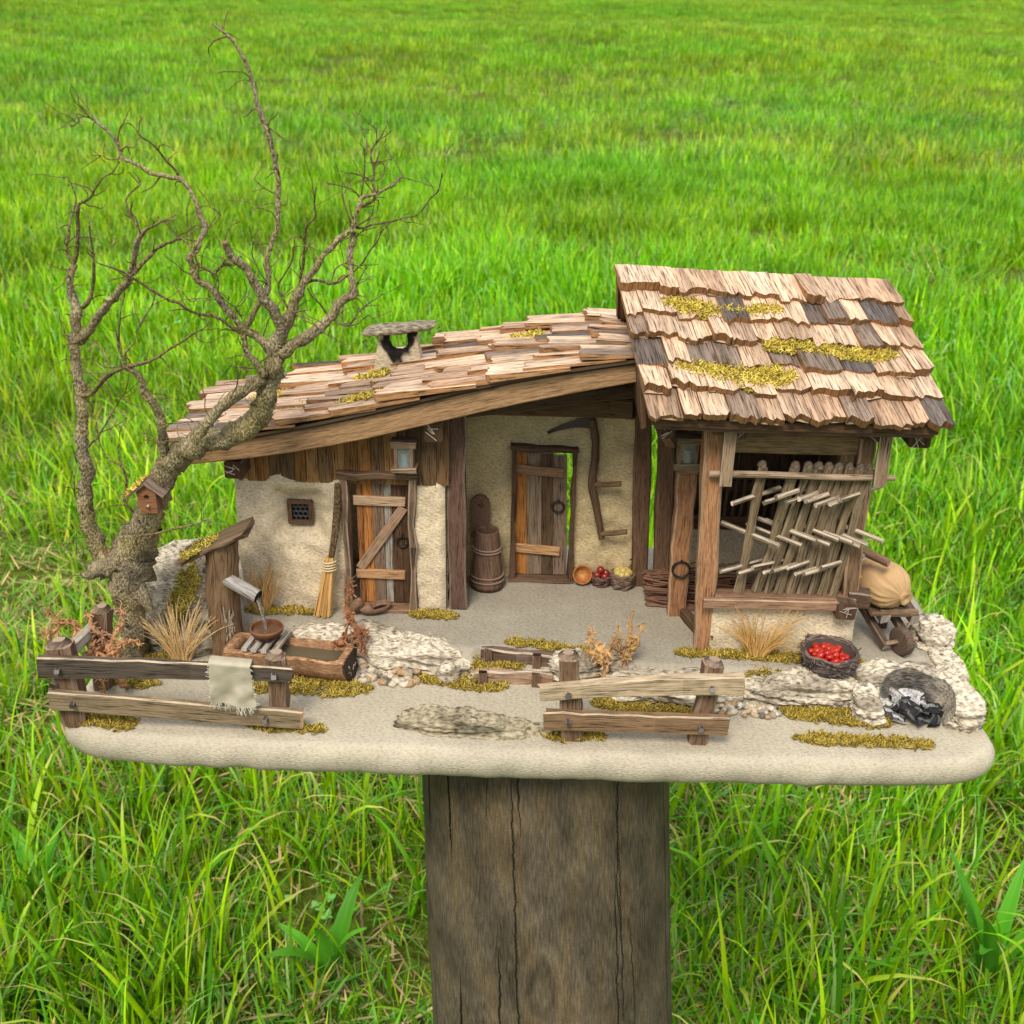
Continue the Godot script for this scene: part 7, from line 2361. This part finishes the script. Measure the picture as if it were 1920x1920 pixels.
func make_moss() -> void:
	rng.seed = 127
	var flat := func(p: Vector3) -> Vector3: return Vector3(p.x, level(p.x, p.z) + 0.05, p.z)
	var up := func(_p: Vector3) -> Vector3: return Vector3.UP
	for q in [
		["moss patch at the foot of the leftmost front fence post", Vector3(-39.5, 0, -0.9), Vector3(-34.8, 0, -0.5), 0.9, 120],
		["moss patch at the foot of the left fence's right post", Vector3(-24.8, 0, -0.9), Vector3(-18.2, 0, -0.5), 0.55, 110],
		["wide moss patch along the front of the log trough", Vector3(-27.0, 0, -7.6), Vector3(-15.2, 0, -7.0), 1.2, 300],
		["moss patch between pebbles and the lower step", Vector3(-10.6, 0, -9.6), Vector3(-2.6, 0, -8.3), 0.9, 230],
		["moss patch on the tread between the two steps", Vector3(-5.8, 1.2, -10.2), Vector3(-1.0, 1.2, -10.0), 0.5, 110],
		["moss strip on the house floor above the upper step", Vector3(-2.6, 2.5, -12.2), Vector3(5.2, 2.5, -11.2), 0.5, 140],
		["moss patch at the foot of the right fence's left post", Vector3(1.0, 0, -1.0), Vector3(6.2, 0, -0.9), 0.6, 110],
		["moss bank seen between the rails of the right fence", Vector3(5.6, 0, -6.2), Vector3(15.0, 0, -5.2), 0.9, 230],
		["long moss strip at the foot of the low barn wall", Vector3(13.6, 2.5, -11.4), Vector3(27.0, 2.5, -10.9), 0.65, 260],
		["small moss patch on the ledge right of the fence", Vector3(19.4, 2.5, -8.4), Vector3(24.0, 2.5, -8.6), 0.5, 90],
		["moss strip on the ledge below the twig basket", Vector3(25.2, 2.5, -8.8), Vector3(31.8, 2.5, -9.2), 0.4, 110],
		["thick moss cushion left of the fire hollow", Vector3(22.6, 0, -6.0), Vector3(32.0, 0, -4.6), 1.35, 400],
		["long moss strip on the bare front right corner", Vector3(23.0, 0, -1.6), Vector3(34.8, 0, -1.3), 0.75, 250],
		["small moss patch right of the twig basket", Vector3(28.8, 2.5, -10.6), Vector3(30.6, 2.5, -10.2), 0.8, 60],
		["moss patch between the wheel and the arched rock", Vector3(33.6, 2.5, -10.6), Vector3(36.6, 2.5, -10.4), 0.9, 100],
		["moss strip at the foot of the front wall under the window", Vector3(-29.0, 2.5, -16.9), Vector3(-22.2, 2.5, -17.0), 0.6, 150],
		["moss patch at the foot of the wall right of the front door", Vector3(-12.4, 2.5, -17.3), Vector3(-8.0, 2.5, -16.9), 0.6, 110],
		["moss patch seen between the rails of the left fence", Vector3(-39.2, 0, -7.6), Vector3(-35.0, 0, -6.8), 0.9, 90],
		["moss patch at the foot of the tree trunk", Vector3(-37.6, 0, -11.4), Vector3(-34.6, 0, -10.8), 0.8, 80],
		["moss under the straw tuft beside the fountain post", Vector3(-33.4, 1.0, -14.6), Vector3(-30.6, 1.0, -14.2), 0.7, 70],
		["small moss tuft behind the trough's grate", Vector3(-24.5, 2.4, -13.4), Vector3(-22.6, 2.4, -13.4), 0.3, 30],
	]:
		moss_patch(q[0], q[1], q[2], q[3], q[4], flat, up, Color(0.80, 0.72, 0.62))
	# on slopes
	var bn := Vector3(-0.02, 0.76, 0.65)
	var pale := Color(1.2, 1.15, 1.15)
	for q in [["yellow moss strip high on the barn roof", 0.14, 0.55, 0.70, 0.045, 260], ["yellow moss strip in the middle of the barn roof", 0.46, 0.90, 0.445, 0.045, 260], ["yellow moss patch low on the barn roof at its left", 0.13, 0.52, 0.255, 0.06, 280]]:
		var on := func(p: Vector3) -> Vector3: return barn_roof(p.x, clampf(p.z + 0.02 * sin(p.x * 14.0), 0, 1)) + bn * 0.95
		moss_patch(q[0], Vector3(q[1], 0, q[3]), Vector3(q[2], 0, q[3] - 0.02), q[4], q[5], on, func(_p: Vector3) -> Vector3: return bn, pale)
	for q in [["yellow moss clump at the left foot of the chimney", -18.0, -15.0, -23.2, 1.1, 90], ["yellow moss clump on the lean to roof right of the chimney", -4.2, -0.2, -24.4, 1.6, 130], ["yellow moss strip near the verge of the lean to roof", -18.4, -14.4, -16.2, 0.7, 80], ["yellow moss on the lean to roof behind the tree limb", -28.4, -24.6, -22.5, 1.3, 120], ["yellow moss on the lean to roof beside the tree trunk", -25.4, -22.0, -17.5, 0.9, 80]]:
		var on2 := func(p: Vector3) -> Vector3: return Vector3(p.x, roof_y(p.x) + 1.32, p.z)
		moss_patch(q[0], Vector3(q[1], 0, q[3]), Vector3(q[2], 0, q[3] - 0.6), q[4], q[5], on2, func(_p: Vector3) -> Vector3: return Vector3(-0.2, 1, 0), pale)
	moss_patch("moss crust on the low end of the fountain's board roof", Vector3(-33.1, 0, -12.4), Vector3(-29.8, 0, -12.6), 1.4, 90, func(p: Vector3) -> Vector3: return Vector3(p.x, 10.35 + (p.x + 33.2) * 0.523 + 0.36, p.z), func(_p: Vector3) -> Vector3: return Vector3(-0.46, 0.88, 0))
	moss_patch("green moss streak running down the tall white boulder", Vector3(-33.6, 0, -17.4), Vector3(-35.6, 0, -15.6), 0.8, 130, func(p: Vector3) -> Vector3: return Vector3(p.x, 7.0 - (p.z + 17.4) * 1.9, p.z + 0.5), func(_p: Vector3) -> Vector3: return Vector3(0.1, 0.6, 0.8))
	moss_patch("moss on the left roof board of the bird house", Vector3(-36.1, 0, -9.5), Vector3(-34.6, 0, -9.5), 0.8, 40, func(p: Vector3) -> Vector3: return Vector3(p.x, 18.15 + (p.x + 36.15) * 0.82 + 0.12, p.z), func(_p: Vector3) -> Vector3: return Vector3(-0.6, 0.8, 0), pale)


func make_pebbles() -> void:
	rng.seed = 131
	var kinds := []
	for k in 5:
		var mb := MB.new()
		var sh := rng.randf() * 70.0
		var sx := rng.randf_range(0.85, 1.25)
		var c: Color = [srgb(196, 178, 150), srgb(176, 148, 114), srgb(158, 152, 144), srgb(212, 202, 182), srgb(110, 106, 102)][k]
		blob(mb, 14, 9, func(d: Vector3) -> Vector3: return Vector3(d.x * 0.44 * sx, d.y * 0.34, d.z * 0.4) * (1.0 + 0.16 * n3(d, 1.2, sh)), func(p: Vector3) -> Color: return c * (1.0 + 0.15 * n3(p, 2.0, sh)), Vector3.ZERO)
		kinds.append(mb)
	for heap in [["smooth pebble in the heap between trough and white rock", "pebbles beside the trough", Vector3(-16.3, 0, -9.5), Vector3(-10.9, 0, -9.2), 1.25, 84, 0.82], ["smooth pebble in the row at the foot of the ledge", "pebbles at the foot of the ledge", Vector3(16.0, 0, -5.6), Vector3(22.2, 0, -5.3), 0.75, 60, 0.66]]:
		var proto := {}
		for k in heap[5]:
			var u := rng.randf()
			var a: Vector3 = heap[2]
			var b: Vector3 = heap[3]
			var z := rng.randf_range(-1, 1) * float(heap[4])
			var p := a.lerp(b, u) + Vector3(0, 0, z)
			p.y = level(p.x, p.z) + 0.22 + clampf(-z * 0.28, 0.0, 0.5)
			var kind: int = rng.randi() % 5 if rng.randf() < 0.8 else rng.randi() % 4
			if kind == 4 and rng.randf() < 0.5:
				kind = 1
			var o: Node3D
			if not proto.has(kind):
				o = solo("pebble", kinds[kind], mats["clay"], heap[0], "pebble", Vector3.ZERO, heap[1])
				proto[kind] = o
			else:
				o = copy_of(proto[kind], heap[0], p)
			o.position = (p + BOARD_AT) * CM
			o.rotation = Vector3(rng.randf_range(-0.5, 0.5), rng.randf() * TAU, rng.randf_range(-0.5, 0.5))
			o.scale = Vector3.ONE * rng.randf_range(0.75, 1.25) * float(heap[6])
